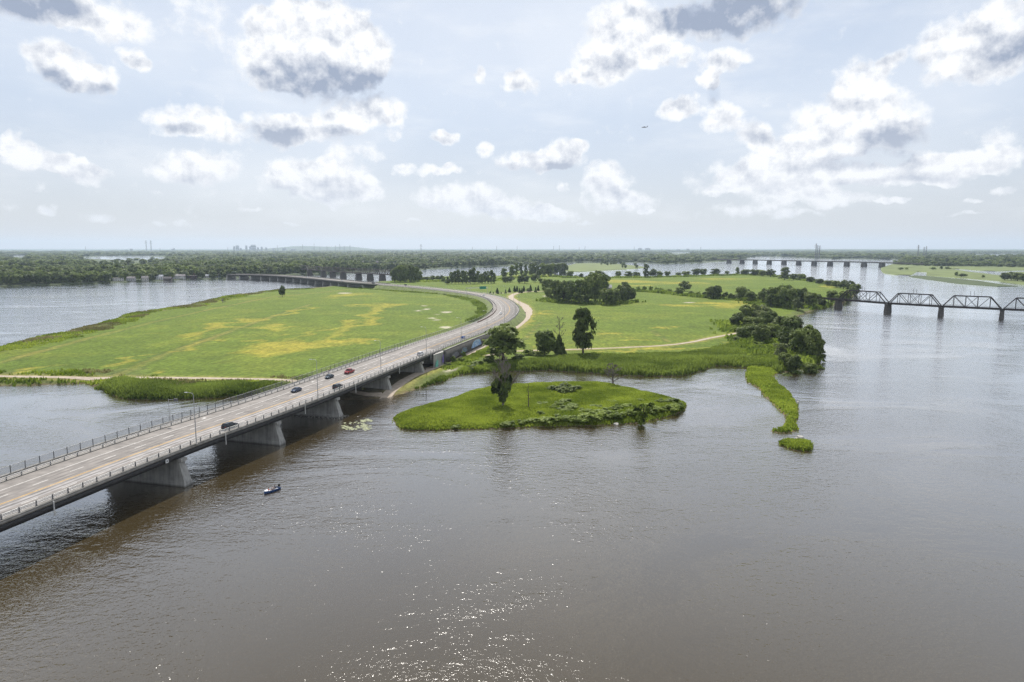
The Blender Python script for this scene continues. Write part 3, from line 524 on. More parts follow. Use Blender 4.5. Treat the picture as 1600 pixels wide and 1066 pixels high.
FAR = FARW + [(2600, 3600), (4200, 6500), (30000, 20000), (45000, 60000), (-45000, 60000), (-30000, 6000), (-6000, 1400)]
LAKE = [[(-2673.5,4250.8),(-3046.6,5158.4),(-2681.2,5075.1),(-2202.2,4399.7),(-1864.9,3656.6),(-1821.4,3344.7),(-1972.3,3417.6),(-2327.2,3789.0)], [(-4021.0,5472.9),(-4044.1,5722.0),(-3394.9,4840.5),(-3357.0,4626.6)], [(1991.8,8746.1),(2515.1,9840.4),(2292.5,8746.1),(1902.3,7870.7)]]
sheet("far_ground", FAR, 1.2, M['farland'], LAKE)
RIGHT = [(922.5,1704.9),(865.4,1587.8),(842.8,1507.2),(855.3,1475.2),(927.6,1587.8),(1005.2,1704.9),(1016.1,1672.9),(884.8,1457.9),(879.3,1392.8),(878.0,1310.7),(871.1,1228.0),(825.9,1103.7),(759.3,843.9),(715.4,692.4)] + [(2600, 900), (6000, 2600), (4200, 3600)] + [(3229.4,4338.9),(2560.8,3931.4),(2032.4,3493.7),(1694.7,2993.5),(1332.8,2416.3),(1091.4,2025.3)]
CHAN = [(1235.5,1931.5),(1260.7,1931.5),(1220.8,1792.9),(1219.2,1733.2),(1353.4,1813.8),(1429.3,1824.4),(1328.9,1695.6),(1245.4,1668.4),(1187.5,1642.1),(1080.4,1510.9),(1042.1,1464.8),(1082.9,1567.8),(1126.4,1695.6)]
sheet("marsh_ground", RIGHT, 1.0, M['meadow'], [CHAN])
SPIT = [(822.4,1418.1),(859.6,1461.3),(864.7,1424.6),(854.1,1344.7),(828.1,1213.6),(791.6,1113.6),(769.7,1042.6),(739.0,1039.1),(734.3,1121.7),(776.5,1278.4),(802.6,1368.3)]
sheet("spit_ground", SPIT, 0.8, M['reedbed'])
MEADOW = [(152.2,2093.1),(243.9,2618.3),(323.8,2674.2),(394.2,2564.7),(410.8,2203.7),(406.9,2058.6),(333.2,1931.5),(275.4,1845.9),(214.3,1767.6),(166.1,1695.6),(138.2,1742.9)]
sheet("meadow_islet_ground", MEADOW, 1.0, M['meadow'])

# hills far behind the town
def hills():
    a = np.linspace(-0.75, 0.75, 500); rr = 16000.0
    px = a / 1.5
    h = 10 + 62 * np.exp(-((a + 0.300) / 0.040) ** 2) + 54 * np.exp(-((a + 0.235) / 0.030) ** 2) + 34 * np.exp(-((a + 0.27) / 0.09) ** 2) + fbm(a * 1000, a * 0, 40, 4, 2) * 14
    h += 30 * np.exp(-((a - 0.5) / 0.2) ** 2)
    V = []; n = len(a)
    for k, (dr, s) in enumerate(((-900, 0.0), (-350, 0.75), (0, 1.0), (500, 0.8), (1400, 0.0))):
        for i in range(n): V.append(((rr + dr) * math.sin(a[i]), (rr + dr) * math.cos(a[i]), 1.3 + h[i] * s))
    F = [(k * n + i, k * n + i + 1, (k + 1) * n + i + 1, (k + 1) * n + i) for k in range(4) for i in range(n - 1)]
    return tag(link("hills", np_mesh("hills", V, F, M['farland'], True)), kind="structure")
hills()

# ------------------------------------------------------------------ highway on its embankment, paths
def sweep(name, i0, i1, prof, mat, parent=None, attrs=None, step=1, close=False):
    """sweep a cross-section [(offset, dz or ('abs', z))] along the kerb line"""
    ids = list(range(i0, i1 + 1, step)); V = []; n = len(prof)
    for i in ids:
        x, y, z = RL[i]; nx, ny = LN[i]
        for off, dz in prof:
            off = off(i) if callable(off) else off
            V.append((x + nx * off, y + ny * off, dz[1] if isinstance(dz, tuple) else z + dz))
    F = []
    for k in range(len(ids) - 1):
        for j in range(n if close else n - 1):
            a = k * n + j; b = k * n + (j + 1) % n; F.append((a, b, b + n, a + n))
    me = np_mesh(name, V, F, mat)
    if close:
        bm = bmesh.new(); bm.from_mesh(me); bm.verts.ensure_lookup_table()
        bm.faces.new([bm.verts[j] for j in range(n)]); bm.faces.new([bm.verts[len(V) - n + j] for j in range(n)])
        bmesh.ops.recalc_face_normals(bm, faces=bm.faces); bm.to_mesh(me); bm.free()
    else:
        bm = bmesh.new(); bm.from_mesh(me); bmesh.ops.recalc_face_normals(bm, faces=bm.faces)
        if sum(f.normal.z for f in bm.faces) < 0: bmesh.ops.reverse_faces(bm, faces=bm.faces)
        bm.to_mesh(me); bm.free()
    return link(name, me, parent)
# solid earth under the road: left slope, crown, right verge
I_WALL = int(st_y(455))                                        # the retaining wall ends where the road has come down
def lo(i): return W_ALL + 0.6 + max(0.0, (RL[i][2] - 1.6)) * 1.7
def ro(i): return -2.6 if i <= I_WALL else -1.4 - max(0.0, RL[i][2] - 1.6) * (0.25 + 1.2 * min(1.0, (i - I_WALL) / 30.0))
M['verge'] = plain('weedy verge', (0.105, 0.135, 0.034), 0.95, var=0.4, scale=0.25, bump=0.5)
emb = sweep("embankment", I_AB1, I_AB2, [(ro, ('abs', 1.2)), (lambda i: -2.4 if i <= I_WALL else -1.2, -0.25), (-0.2, -0.06), (W_ALL + 0.3, -0.06), (lo, ('abs', 1.2))], M['verge'])
tag(emb, kind="structure")
road = sweep("highway", I_AB1, I_AB2, [(-0.3, -0.3), (-0.3, 0.0), (W_ROAD, 0.0), (W_ROAD + 0.02, 0.0), (W_ALL, 0.0), (W_ALL + 0.2, -0.3)], M['asphalt'])
tag(road, kind="structure")
def ribbon(name, line, w, mat, dz=0.06, step=3.0, wob=0.25, zfun=None):
    P = smooth_line(line, step, 3); t = np.gradient(P, axis=0); t /= np.linalg.norm(t, axis=1)[:, None]; nn = np.stack([-t[:, 1], t[:, 0]], 1)
    ww = w if np.ndim(w) else np.full(len(P), w); ww = np.interp(np.linspace(0, 1, len(P)), np.linspace(0, 1, len(ww)), ww)
    ww = ww * (1 + fbm(np.arange(len(P)) * 3.0, np.zeros(len(P)), 9, 3, 5) * wob)
    rows = [P + nn * (ww * k / 4)[:, None] for k in (-2, -1, 0, 1, 2)]
    V = np.concatenate([np.c_[r_, (zfun or main_z)(r_[:, 0], r_[:, 1]) + dz + (0.05 if k_ in (1, 2, 3) else 0)] for k_, r_ in enumerate(rows)])
    n = len(P); F = [(k * n + i, k * n + i + 1, (k + 1) * n + i + 1, (k + 1) * n + i) for k in range(4) for i in range(n - 1)]
    me = np_mesh(name, V, F, mat, True); bm = bmesh.new(); bm.from_mesh(me); bmesh.ops.recalc_face_normals(bm, faces=bm.faces)
    if sum(f.normal.z for f in bm.faces) < 0: bmesh.ops.reverse_faces(bm, faces=bm.faces)
    bm.to_mesh(me); bm.free()
    return tag(link(name, me), kind="structure")
ribbon("gravel_path", PATH_MAIN, np.array([4, 4.5, 4.5, 5, 6, 7, 8, 7.5, 6, 5.5, 5]), M['gravel'])
ribbon("field_track", PATH_LEFT, 3.4, M['gravel'])
ribbon("riverside_track", PATH_RIGHT, 2.8, M['gravel'])
ribbon("side_track", PATH_SIDE, 6.0, M['gravel'])

# ------------------------------------------------------------------ bridges
def attach(o, root):
    """make o, laid out in world metres, a part of root (root is unrotated)"""
    o.parent = root; o.matrix_parent_inverse = Matrix.Translation(-root.location); return o
def attach_sub(o, part, root):
    o.parent = part; o.matrix_parent_inverse = Matrix.Translation(-root.location) if part.type == 'EMPTY' else Matrix.Identity(4); return o
def heading(i): return math.atan2(np.interp(i, np.arange(len(RL)), hd[:, 1]), np.interp(i, np.arange(len(RL)), hd[:, 0]))
def frame_bar(i0, i1, off, z, w, h, name, mat, root, step=1):
    o = sweep(name, i0, i1, [(off - w / 2, z - h / 2), (off + w / 2, z - h / 2), (off + w / 2, z + h / 2), (off - w / 2, z + h / 2)], mat, None, step=step, close=True)
    return attach(o, root) if root else o
def post_mesh(h, w=0.16, base=0.0):
    m = MB(); m.box(-w / 2, w / 2, -w / 2, w / 2, base, h); m.box(-w, w, -w, w, base, base + 0.06); m.box(-w * .6, w * .6, -w * .6, w * .6, h, h + 0.05); return m.mesh("rail_post", M['post'])
POST_LOW, POST_BAR, POST_TALL = post_mesh(1.25, 0.17, 0.3), post_mesh(0.95, 0.17), post_mesh(2.0, 0.13)
def put(name, me, p, rz, root):
    return attach(link(name, me, None, p, rz), root)
def fence_mat():
    mt, nt, b = new_mat("wire mesh"); N = nt.nodes.new; L = nt.links.new
    b.inputs['Base Color'].default_value = (0.30, 0.30, 0.30, 1); b.inputs['Roughness'].default_value = 0.5; b.inputs['Metallic'].default_value = 0.4
    tr = N('ShaderNodeBsdfTransparent'); ms = N('ShaderNodeMixShader'); ms.inputs[0].default_value = 0.28
    L(tr.outputs[0], ms.inputs[1]); L(b.outputs[0], ms.inputs[2]); L(ms.outputs[0], nt.nodes['Material Output'].inputs[0]); return mt
M['mesh'] = fence_mat()
def rails(i0, i1, root, posts=True, stp=1):
    frame_bar(i0, i1, -0.05, 0.62, 0.07, 0.09, "rail", M['rail'], root, stp); frame_bar(i0, i1, -0.05, 0.90, 0.07, 0.09, "rail", M['rail'], root, stp); frame_bar(i0, i1, -0.05, 1.18, 0.10, 0.10, "rail", M['rail'], root, stp)
    frame_bar(i0, i1, W_ROAD + 0.22, 0.48, 0.06, 0.12, "barrier_rail", M['rail'], root, stp); frame_bar(i0, i1, W_ROAD + 0.22, 0.86, 0.08, 0.16, "barrier_rail", M['rail'], root, stp)
    frame_bar(i0, i1, W_ALL, 1.97, 0.06, 0.07, "fence_rail", M['steel'], root, stp); frame_bar(i0, i1, W_ALL, 0.32, 0.05, 0.06, "fence_rail", M['steel'], root, stp)
    fm = sweep("fence_mesh", i0, i1, [(W_ALL + 0.03, 0.33), (W_ALL + 0.03, 1.95)], M['mesh']); attach(fm, root)
    for i in range(i0, i1 + 1):
        if not posts: break
        put("rail_post", POST_LOW, rp(i, -0.05), heading(i), root); put("barrier_post", POST_BAR, rp(i, W_ROAD + 0.30), heading(i), root); put("fence_post", POST_TALL, rp(i, W_ALL), heading(i), root)
def line_sweep(name, i0, i1, off, w, mat, dz=0.008): return sweep(name, i0, i1, [(off - w / 2, dz), (off + w / 2, dz)], mat)
def dash_mesh(L_, w):
    return np_mesh("lane_dash", [(0, -w / 2, 0), (L_, -w / 2, 0), (L_, w / 2, 0), (0, w / 2, 0)], [(0, 1, 2, 3)], M['white'])
DASH = dash_mesh(3.6, 0.16)
def pier_mesh(top, bot, length, tb=1.35, tt=0.85):
    m = MB(); u0, u1 = -1.6, length + 1.2
    m.frustum([(u0 - .15, -tb - .15, bot), (u1 + .15, -tb - .15, bot), (u1 + .15, tb + .15, bot), (u0 - .15, tb + .15, bot)], [(u0 + .05, -tb * .95 - .1, 1.1), (u1, -tb * .95 - .1, 1.1), (u1, tb * .95 + .1, 1.1), (u0 + .05, tb * .95 + .1, 1.1)])
    m.frustum([(u0 + .12, -tb * .95, 1.1), (u1 - .1, -tb * .95, 1.1), (u1 - .1, tb * .95, 1.1), (u0 + .12, tb * .95, 1.1)], [(0.1, -tt, top - .75), (length - .3, -tt, top - .75), (length - .3, tt, top - .75), (0.1, tt, top - .75)])
    return m.mesh("pier", M['pier'])
def cap_mesh(top, length):
    m = MB(); m.box(-0.75, 0.75, -1.0, 1.0, top - .95, top - 0.12); m.box(length - .9, length + .4, -1.0, 1.0, top - .95, top - 0.12); m.box(0.75, length - .9, -0.86, 0.86, top - .747, top - 0.12); return m.mesh("pier_cap", M['pier'])
def road_bridge(name, i0, i1, label, pier_st, detail, stp=1):
    x, y, z = RL[i0]; root = empty(name, (x, y, 0)); tag(root, label, "bridge")
    attach(sweep("deck_slab", i0, i1, [(-0.55, -0.50), (W_ALL + 0.5, -0.50), (W_ALL + 0.5, -0.006), (-0.55, -0.006)], M['deck'], step=stp, close=True), root)
    attach(sweep("carriageway", i0, i1, [(0.1, 0.0), (W_ROAD, 0.0), (W_ALL, 0.0)], M['asphalt'], step=stp), root)
    attach(sweep("kerb", i0, i1, [(-0.50, -0.004), (0.12, -0.004), (0.10, 0.30), (-0.50, 0.30)], M['deck'], step=stp, close=True), root)
    attach(sweep("kerb", i0, i1, [(W_ROAD, -0.004), (W_ROAD + 0.5, -0.004), (W_ROAD + 0.5, 0.16), (W_ROAD, 0.16)], M['deck'], step=stp, close=True), root)
    attach(sweep("kerb", i0, i1, [(W_ALL - 0.2, -0.004), (W_ALL + 0.45, -0.004), (W_ALL + 0.45, 0.30), (W_ALL - 0.2, 0.30)], M['deck'], step=stp, close=True), root)
    for off in (0.1, 5.6, 11.2, 16.8, 22.2):
        attach(sweep("girder", i0, i1, [(off - 0.25, -1.95), (off + 0.25, -1.95), (off + 0.25, -0.503), (off - 0.25, -0.503)], M['girder'], step=stp, close=True), root)
    pm = {}
    for st in pier_st:
        p = rp(st, 0); top = round(p[2] - 1.95, 2)
        if top not in pm: pm[top] = (pier_mesh(top, -1.2, 22.2), cap_mesh(top, 22.2))
        a = heading(st) + math.pi / 2
        pr = put("pier", pm[top][0], (p[0], p[1], 0), a, root); c = link("pier_cap", pm[top][1], pr)
    return root
i_a = 2
bridge = road_bridge("highway_bridge", i_a, I_AB1, "long grey concrete highway bridge with steel girders crossing the near water on wall piers",
    [st_y(105), st_y(162.5), st_y(198), st_y(230.5), st_y(271), st_y(306)], True)
rails(i_a, I_AB1, bridge)
# paint on the bridge deck
for off, w, mt, nm in ((7.86, .12, 'yellow', 'centre_line'), (8.14, .12, 'yellow', 'centre_line'), (15.3, .16, 'white', 'edge_line'), (0.75, .13, 'white', 'edge_line')):
    attach(line_sweep(nm, i_a, I_AB1, off, w, M[mt]), bridge); ln = line_sweep(nm, I_AB1, I_AB2, off, w, M[mt]); ln.parent = road
s = RS[i_a]
while s < RS[I_AB2] - 6:
    i = s / 3.5
    if i < I_AB2 - 2 and (i < I_AB1 - 2 or i > I_AB1 + 1):
        for off in (4.25, 11.75):
            p = rp(i, off, 0.008)
            if i < I_AB1: put("lane_dash", DASH, p, heading(i), bridge)
            else: o = link("lane_dash", DASH, road, p, heading(i))
    s += 9.0
# tar patches and worn wheel tracks, bicycle-lane stencil blocks
M['tar'] = plain('dark tar patch', (0.12, 0.112, 0.11), 0.9, var=0.3, scale=1.0)
M['fresh'] = plain('pale worn lane', (0.30, 0.285, 0.28), 0.9, var=0.2, scale=0.5)
M['track'] = plain('tyre-darkened asphalt', (0.165, 0.150, 0.140), 0.85, var=0.35, scale=0.25)
rg = random.Random(4)
for k in range(46):
    i = rg.uniform(i_a + 2, I_AB1 - 4); off = rg.choice((2.4, 3.6, 6.2, 5.0, 9.6, 10.8, 13.4)) + rg.uniform(-.4, .4); l_, w_ = rg.uniform(1.2, 6), rg.uniform(0.15, 0.6)
    me = np_mesh("tar_patch", [(-l_ / 2, -w_ / 2, 0), (-l_ * .1, -w_ * .7, 0), (l_ / 2, -w_ * .3, 0), (l_ * .42, w_ / 2, 0), (0, w_ * .62, 0), (-l_ * .45, w_ * .35, 0)], [(0, 1, 2, 3, 4, 5)], M['tar'])
    put("tar_patch", me, rp(i, off, 0.004), heading(i), bridge)
for st in (st_y(105), st_y(162.5), st_y(198), st_y(230.5), st_y(271), st_y(306)):
    put("expansion_joint", np_mesh("expansion_joint", [(-.13, -.15, 0), (.13, -.15, 0), (.13, 22.6, 0), (-.13, 22.6, 0)], [(0, 1, 2, 3)], M['tar']), rp(st, 0.2, 0.006), heading(st), bridge)
for off in (2.6, 6.3, 10.1, 13.6):
    for dx in (-.75, .75): attach(sweep("wheel_track", i_a, I_AB1, [(off + dx - .28, 0.003), (off + dx + .28, 0.003)], M['track']), bridge)
attach(sweep("worn_lane", i_a, I_AB1, [(4.6, 0.0015), (7.5, 0.0015)], M['fresh']), bridge)
for st in (st_y(187), st_y(243), st_y(300)):
    for k, (o1, ln) in enumerate(((17.0, 1.9), (17.7, 1.1))):
        put("bicycle_stencil", np_mesh("bicycle_stencil", [(0, 0, 0), (ln, 0, 0), (ln * .95, .38, 0), (.15, .32, 0)], [(0, 1, 2, 3)], M['white']), rp(st + k * .35, o1, 0.008), heading(st), bridge)
# drain pipes and the navigation board
m_ = MB(); m_.tube([(0, 0, -2.9), (0, 0, 0.05)], 0.14, 8); DRAIN = m_.mesh("drain_pipe", M['rail'])
for y in (128, 177, 211, 243, 281, 316): put("drain_pipe", DRAIN, rp(st_y(y), -0.62, 0.0), 0, bridge)
m_ = MB(); m_.box(-.45, .45, -.03, .03, 0, .9); SB = m_.mesh("navigation_board", plain('white board', (0.75, 0.75, 0.74), 0.6, var=.05))
p = rp(st_y(157.5), -0.45, -1.75); a = heading(st_y(157.5)); nb = put("navigation_board", SB, p, a, bridge)
m_ = MB(); m_.box(-.17, .17, -.045, .045, .28, .62); link("board_mark", m_.mesh("board_mark", plain('black mark', (0.02, 0.02, 0.025), 0.6)), nb)

# rails along the road on the island (their posts are too fine to tell apart out there)
gr = empty("road_barrier", RL[I_AB1]); gr.location.z = RL[I_AB1][2]; tag(gr, "pale metal guard rail and mesh fence following the road round the bend", "guard rail")
rails(I_AB1, I_AB2, gr, posts=False, stp=1)
for nm, off, h0, h1, w in (("rail_posts", -0.05, -0.2, 1.2, .17), ("barrier_posts", W_ROAD + .3, 0, .95, .2), ("fence_posts", W_ALL, 0, 2.0, .13)):
    m_ = MB()
    for i in range(I_AB1, I_AB2):
        x, y, z = rp(i, off); m_.box(x - w / 2, x + w / 2, y - w / 2, y + w / 2, z + h0, z + h1)
    o = attach(m_.build(nm, M['post']), gr); o["kind"] = "stuff"
# brown timber rail on the inside of the bend
M['brown'] = plain('rusty brown barrier', (0.13, 0.075, 0.05), 0.8, var=0.3, scale=1.5)
attach(sweep("bend_barrier", st_y(470).__int__(), int(st_y(640)), [(W_ROAD - .1, 0.05), (W_ROAD + .12, 0.05), (W_ROAD + .12, 0.75), (W_ROAD - .1, 0.75)], M['brown'], close=True), gr)

# retaining wall with murals sprayed on it
wall = empty("retaining_wall", (RL[I_AB1][0], RL[I_AB1][1], 1)); tag(wall, "dark retaining wall below the highway with colourful graffiti beside the gravel path", "wall")
attach(sweep("wall_face", I_AB1 - 1, I_WALL, [(-3.0, ('abs', 0.6)), (-2.45, ('abs', 0.6)), (-2.45, -0.1), (-3.0, -0.1)], M['wall'], close=True), wall)
attach(sweep("coping", I_AB1 - 1, I_WALL, [(-3.1, -0.097), (-2.35, -0.097), (-2.35, 0.06), (-3.1, 0.06)], M['deck'], close=True), wall)
def graffiti(i0, i1, z0, z1, cols, nm="graffiti", dx=-3.03):
    ca, cb_, cc = cols; mt, nt, b = new_mat("spray paint"); N = nt.nodes.new; L = nt.links.new
    tc = N('ShaderNodeTexCoord'); nz = N('ShaderNodeTexNoise'); nz.inputs['Scale'].default_value = 0.55; nz.inputs['Detail'].default_value = 3; nz.inputs['Distortion'].default_value = 1.5; L(tc.outputs['Object'], nz.inputs['Vector'])
    cr = N('ShaderNodeValToRGB'); cr.color_ramp.interpolation = 'CONSTANT'; e = cr.color_ramp.elements; e[0].position = 0; e[0].color = (*ca, 1); e[1].position = .47; e[1].color = (*cb_, 1); k = e.new(.58); k.color = (*cc, 1); k2 = e.new(.66); k2.color = (*ca, 1)
    L(nz.outputs[0], cr.inputs[0]); L(cr.outputs[0], b.inputs['Base Color']); b.inputs['Roughness'].default_value = .7
    n = 9; V = []; ii = np.linspace(i0, i1, n)
    for q, i in enumerate(ii):
        w = 0.35 * math.sin(q * 2.3); x, y, z = rp(i, dx); t = 1 - abs(2 * q / (n - 1) - 1) ** 4
        V += [(x, y, z0 + .2 * (1 - t) + .1 * w), (x, y, z0 + (z1 - z0) * (.25 + .75 * t) + .25 * w)]
    return attach(link(nm, np_mesh(nm, V, [(2 * q, 2 * q + 2, 2 * q + 3, 2 * q + 1) for q in range(n - 1)], mt)), wall)
graffiti(st_y(372), st_y(391), 3.2, 7.0, ((.16, .32, .62), (.42, .55, .70), (.07, .13, .42)))
graffiti(st_y(354), st_y(364), 3.3, 6.0, ((.12, .28, .42), (.10, .10, .12), (.30, .16, .12)))
graffiti(st_y(338), st_y(350), 3.0, 5.6, ((.11, .11, .14), (.22, .21, .24), (.16, .16, .22)))
# abutment under the end of the bridge
ab = empty("bridge_abutment", (*rp(I_AB1, 11)[:2], 1)); tag(ab, "pale concrete abutment at the island end of the highway bridge, sprayed green and purple", "abutment")
m_ = MB(); q = [rp(I_AB1 - 4, -1.6), rp(I_AB1 - .9, -2.6), rp(I_AB1 + 1, -2.3), rp(I_AB1 + 1, W_ALL + 1), rp(I_AB1 - 1, W_ALL + 1), rp(I_AB1 - 1, -0.2), rp(I_AB1 - 4, -1.2)]
m_.prism([(a_[0], a_[1]) for a_ in q], 0.5, 8.35); attach(m_.build("abutment_wall", M['pier']), ab)
g1 = graffiti(I_AB1 - 3.8, I_AB1 - 1.9, 2.2, 5.4, ((.10, .42, .33), (.22, .55, .45), (.06, .25, .22)), dx=-2.02); g1.parent = ab; g1.matrix_parent_inverse = Matrix.Translation(-ab.location)
g2 = graffiti(I_AB1 - 1.7, I_AB1 - .2, 3.2, 7.0, ((.16, .14, .42), (.32, .20, .48), (.10, .16, .38)), dx=-2.72); g2.parent = ab; g2.matrix_parent_inverse = Matrix.Translation(-ab.location)

# the second highway bridge, over the far arm
ib_end = int(np.argmax((RL[:, 0] < -532) & (RL[:, 1] > 1000)))
far_p = [st_y(962) + k * 9.2 for k in range(1, int((ib_end - I_AB2) / 9.2) + 1)]
far_bridge = road_bridge("highway_bridge", I_AB2, ib_end, "grey highway bridge curving away over the far arm towards the wooded shore", far_p, False, 3)
for off, z, w, h, nm, mt in ((-0.05, .9, .12, .8, "parapet", 'deck'), (W_ALL, .9, .12, .8, "parapet", 'deck')): frame_bar(I_AB2, ib_end, off, z, w, h, nm, M[mt], far_bridge, 3)
frame_bar(I_AB2, ib_end, W_ROAD + .22, .6, .1, .5, "barrier_rail", M['rail'], far_bridge, 3)

# --- railway truss bridge on the right
def truss_bridge(name, label, piers, zd, ht, npan, mat, pmat, gauge=5.0, mem=0.45, masts=True, pw=(4.2, 1.6), water_pier=True, last_pier=True):
    root = empty(name, (*piers[0], 0)); tag(root, label, "bridge"); cache = {}
    for k, (A, B) in enumerate(zip(piers[:-1], piers[1:])):
        A = Vector((*A, 0)); B = Vector((*B, 0)); Ls = (B - A).length; a = math.atan2(B.y - A.y, B.x - A.x)
        sp = empty("span"); sp.parent = root; sp.location = A - Vector((*piers[0], 0)); sp.rotation_euler = (0, 0, a)
        d = Ls / npan
        def mm(nm, pts, w=mem, h=None):
            m = MB()
            for p, q in pts: m.bar(p, q, w, h)
            o = m.build(nm, mat, sp); return o
        e = 0.6
        for sgn in (-gauge / 2, gauge / 2):
            xs = [e] + [d * j for j in range(1, npan)] + [Ls - e]
            mm("bottom_chord", [((e, sgn, zd), (Ls - e, sgn, zd))], mem * 1.1, 1.5)
            mm("top_chord", [((xs[1], sgn, zd + ht), (xs[-2], sgn, zd + ht))], mem * 1.2, 0.7)
            mm("end_post", [((e, sgn, zd), (xs[1], sgn, zd + ht))], mem * 1.2, .7); mm("end_post", [((Ls - e, sgn, zd), (xs[-2], sgn, zd + ht))], mem * 1.2, .7)
            for j in range(1, npan): mm("hanger", [((xs[j], sgn, zd), (xs[j], sgn, zd + ht))], mem * .75)
            half = npan // 2
            for j in range(1, npan - 1):
                if j < (npan - 1) / 2 or npan % 2 == 0 and j < half: mm("diagonal", [((xs[j], sgn, zd + ht), (xs[j + 1], sgn, zd))], mem * .8)
                elif j > (npan - 1) / 2 or npan % 2 == 0: mm("diagonal", [((xs[j], sgn, zd), (xs[j + 1], sgn, zd + ht))], mem * .8)
                else: mm("diagonal", [((xs[j], sgn, zd + ht), (xs[j + 1], sgn, zd))], mem * .55); mm("diagonal", [((xs[j], sgn, zd), (xs[j + 1], sgn, zd + ht))], mem * .55)
            mm("hand_rail", [((e, sgn * 1.25, zd + 1.6), (Ls - e, sgn * 1.25, zd + 1.6))], .12)
        for j in range(1, npan): mm("cross_strut", [((xs[j], -gauge / 2, zd + ht), (xs[j], gauge / 2, zd + ht))], .3)
        m = MB(); m.box(0.1, Ls - .1, -gauge / 2 + mem * .62, gauge / 2 - mem * .62, zd - .55, zd + .25); m.build("track_floor", mat, sp)
        for sgn in (-.75, .75): mm("track_rail", [((0.1, sgn, zd + .33), (Ls - .1, sgn, zd + .33))], .12)
        if masts:
            for dx in (-1.3, 1.3): mm("mast", [((Ls * .5 + dx, 0, zd + ht), (Ls * .5 + dx, 0, zd + ht + 4.5))], .22)
            mm("mast_arm", [((Ls * .5 - 1.3, -1.2, zd + ht + 3.8), (Ls * .5 - 1.3, 1.2, zd + ht + 3.8))], .15)
    for k, P in enumerate(piers[:-1] if not last_pier else piers):
        P2 = piers[min(k + 1, len(piers) - 1)]; P1 = piers[max(k - 1, 0)]; a = math.atan2(P2[1] - P1[1], P2[0] - P1[0])
        m = MB(); u, v = pw; u1 = u * .82; v1 = v * .8
        m.frustum([(-v, -u, -1.2), (v, -u, -1.2), (v, u, -1.2), (-v, u, -1.2)], [(-v1, -u1, zd - 1.6), (v1, -u1, zd - 1.6), (v1, u1, zd - 1.6), (-v1, u1, zd - 1.6)])
        m.box(-v1 - .25, v1 + .25, -u1 - .3, u1 + .3, zd - 1.59, zd - .80)
        o = m.build("pier", pmat, root); o.location = (P[0] - piers[0][0], P[1] - piers[0][1], 0); o.rotation_euler = (0, 0, a)
    return root
RB = [(321.0,669.8),(343.6,622.4),(371.7,589.5),(405.2,562.5)]
RB = RB + [(RB[-1][0] + 33, RB[-1][1] - 28), (RB[-1][0] + 66, RB[-1][1] - 56)]
rail_bridge = truss_bridge("rail_bridge", "dark steel railway truss bridge on stone piers crossing the river at right", RB, 8.2, 9.6, 5, M['rust'], M['oldpier'])
m_ = MB(); A = Vector((*RB[0], 8.2)); dd = (Vector((*RB[0], 0)) - Vector((*RB[1], 0))).normalized()
for sg in (-2, 2):
    nn = Vector((-dd.y, dd.x, 0)) * sg; m_.bar(A + nn, A + nn + dd * 46, .4, 1.8)
m_.bar(A, A + dd * 46, 4.2, .4); attach(m_.build("approach_girder", M['rust']), rail_bridge)
for t_ in (14, 28, 42):
    m_ = MB(); c_ = A + dd * t_
    for sg in (-2, 2):
        nn = Vector((-dd.y, dd.x, 0)); m_.bar(c_ + nn * sg * .9 + Vector((0, 0, -1)), c_ + nn * sg * 1.5 + Vector((0, 0, -7.5)), .35)
    m_.bar(c_ + Vector((-dd.y, dd.x, 0)) * -2.4 + Vector((0, 0, -4)), c_ + Vector((-dd.y, dd.x, 0)) * 2.4 + Vector((0, 0, -4)), .25); attach(m_.build("trestle", M['rust']), rail_bridge)
FR = [(-513.9,1629.2),(-445.7,1510.9),(-396.3,1441.1),(-367.5,1405.3),(-335.3,1362.3),(-292.1,1305.2),(-264.6,1278.4),(-235.6,1245.2)]
FR = FR + [(FR[-1][0] + 30, FR[-1][1] - 36)]
truss_bridge("rail_bridge", "distant railway bridge with rusty trusses behind the far highway bridge", FR, 11.0, 8.5, 6, plain('brown far truss', (0.10, 0.082, 0.075), .8, var=.3), M['oldpier'], mem=.5, masts=False, pw=(6.0, 3.4))
FB = [(831.0,2805.9),(862.7,2732.5),(891.9,2662.8),(926.8,2618.3),(956.5,2554.3),(987.2,2493.3),(1016.4,2435.1),(1046.5,2379.6),(1077.4,2326.5),(1109.2,2275.8),(1133.6,2211.4),(1150.8,2136.0),(1166.8,2051.9),(1185.5,1986.7)]
fb = empty("road_bridge", (*FB[0], 0)); tag(fb, "long low road bridge on blocky piers far across the river at right", "bridge")
ZB = 13.0; m_ = MB()
for a_, b_ in zip(FB[:-1], FB[1:]): m_.bar((*a_, ZB), (*b_, ZB), 12, 2.4)
attach(m_.build("deck", M['oldpier']), fb)
for sg in (-5.6, 5.6):
    m_ = MB(); d_ = (Vector(FB[-1]) - Vector(FB[0])).normalized()
    for a_, b_ in zip(FB[:-1], FB[1:]): m_.bar((a_[0] - d_.y * sg, a_[1] + d_.x * sg, ZB + 1.75), (b_[0] - d_.y * sg, b_[1] + d_.x * sg, ZB + 1.75), .4, 1.0)
    attach(m_.build("parapet", M['deck']), fb)
for a_ in FB[1:-2]:
    m_ = MB(); ang = math.atan2(d_.y, d_.x); c_, s_ = math.cos(ang), math.sin(ang)
    rot = lambda x, y, z: (a_[0] + c_ * x - s_ * y, a_[1] + s_ * x + c_ * y, z)
    m_.frustum([rot(-7, -7, -1), rot(7, -7, -1), rot(7, 7, -1), rot(-7, 7, -1)], [rot(-6, -6, ZB - 1.25), rot(6, -6, ZB - 1.25), rot(6, 6, ZB - 1.25), rot(-6, 6, ZB - 1.25)])
    attach(m_.build("pier", M['oldpier']), fb)

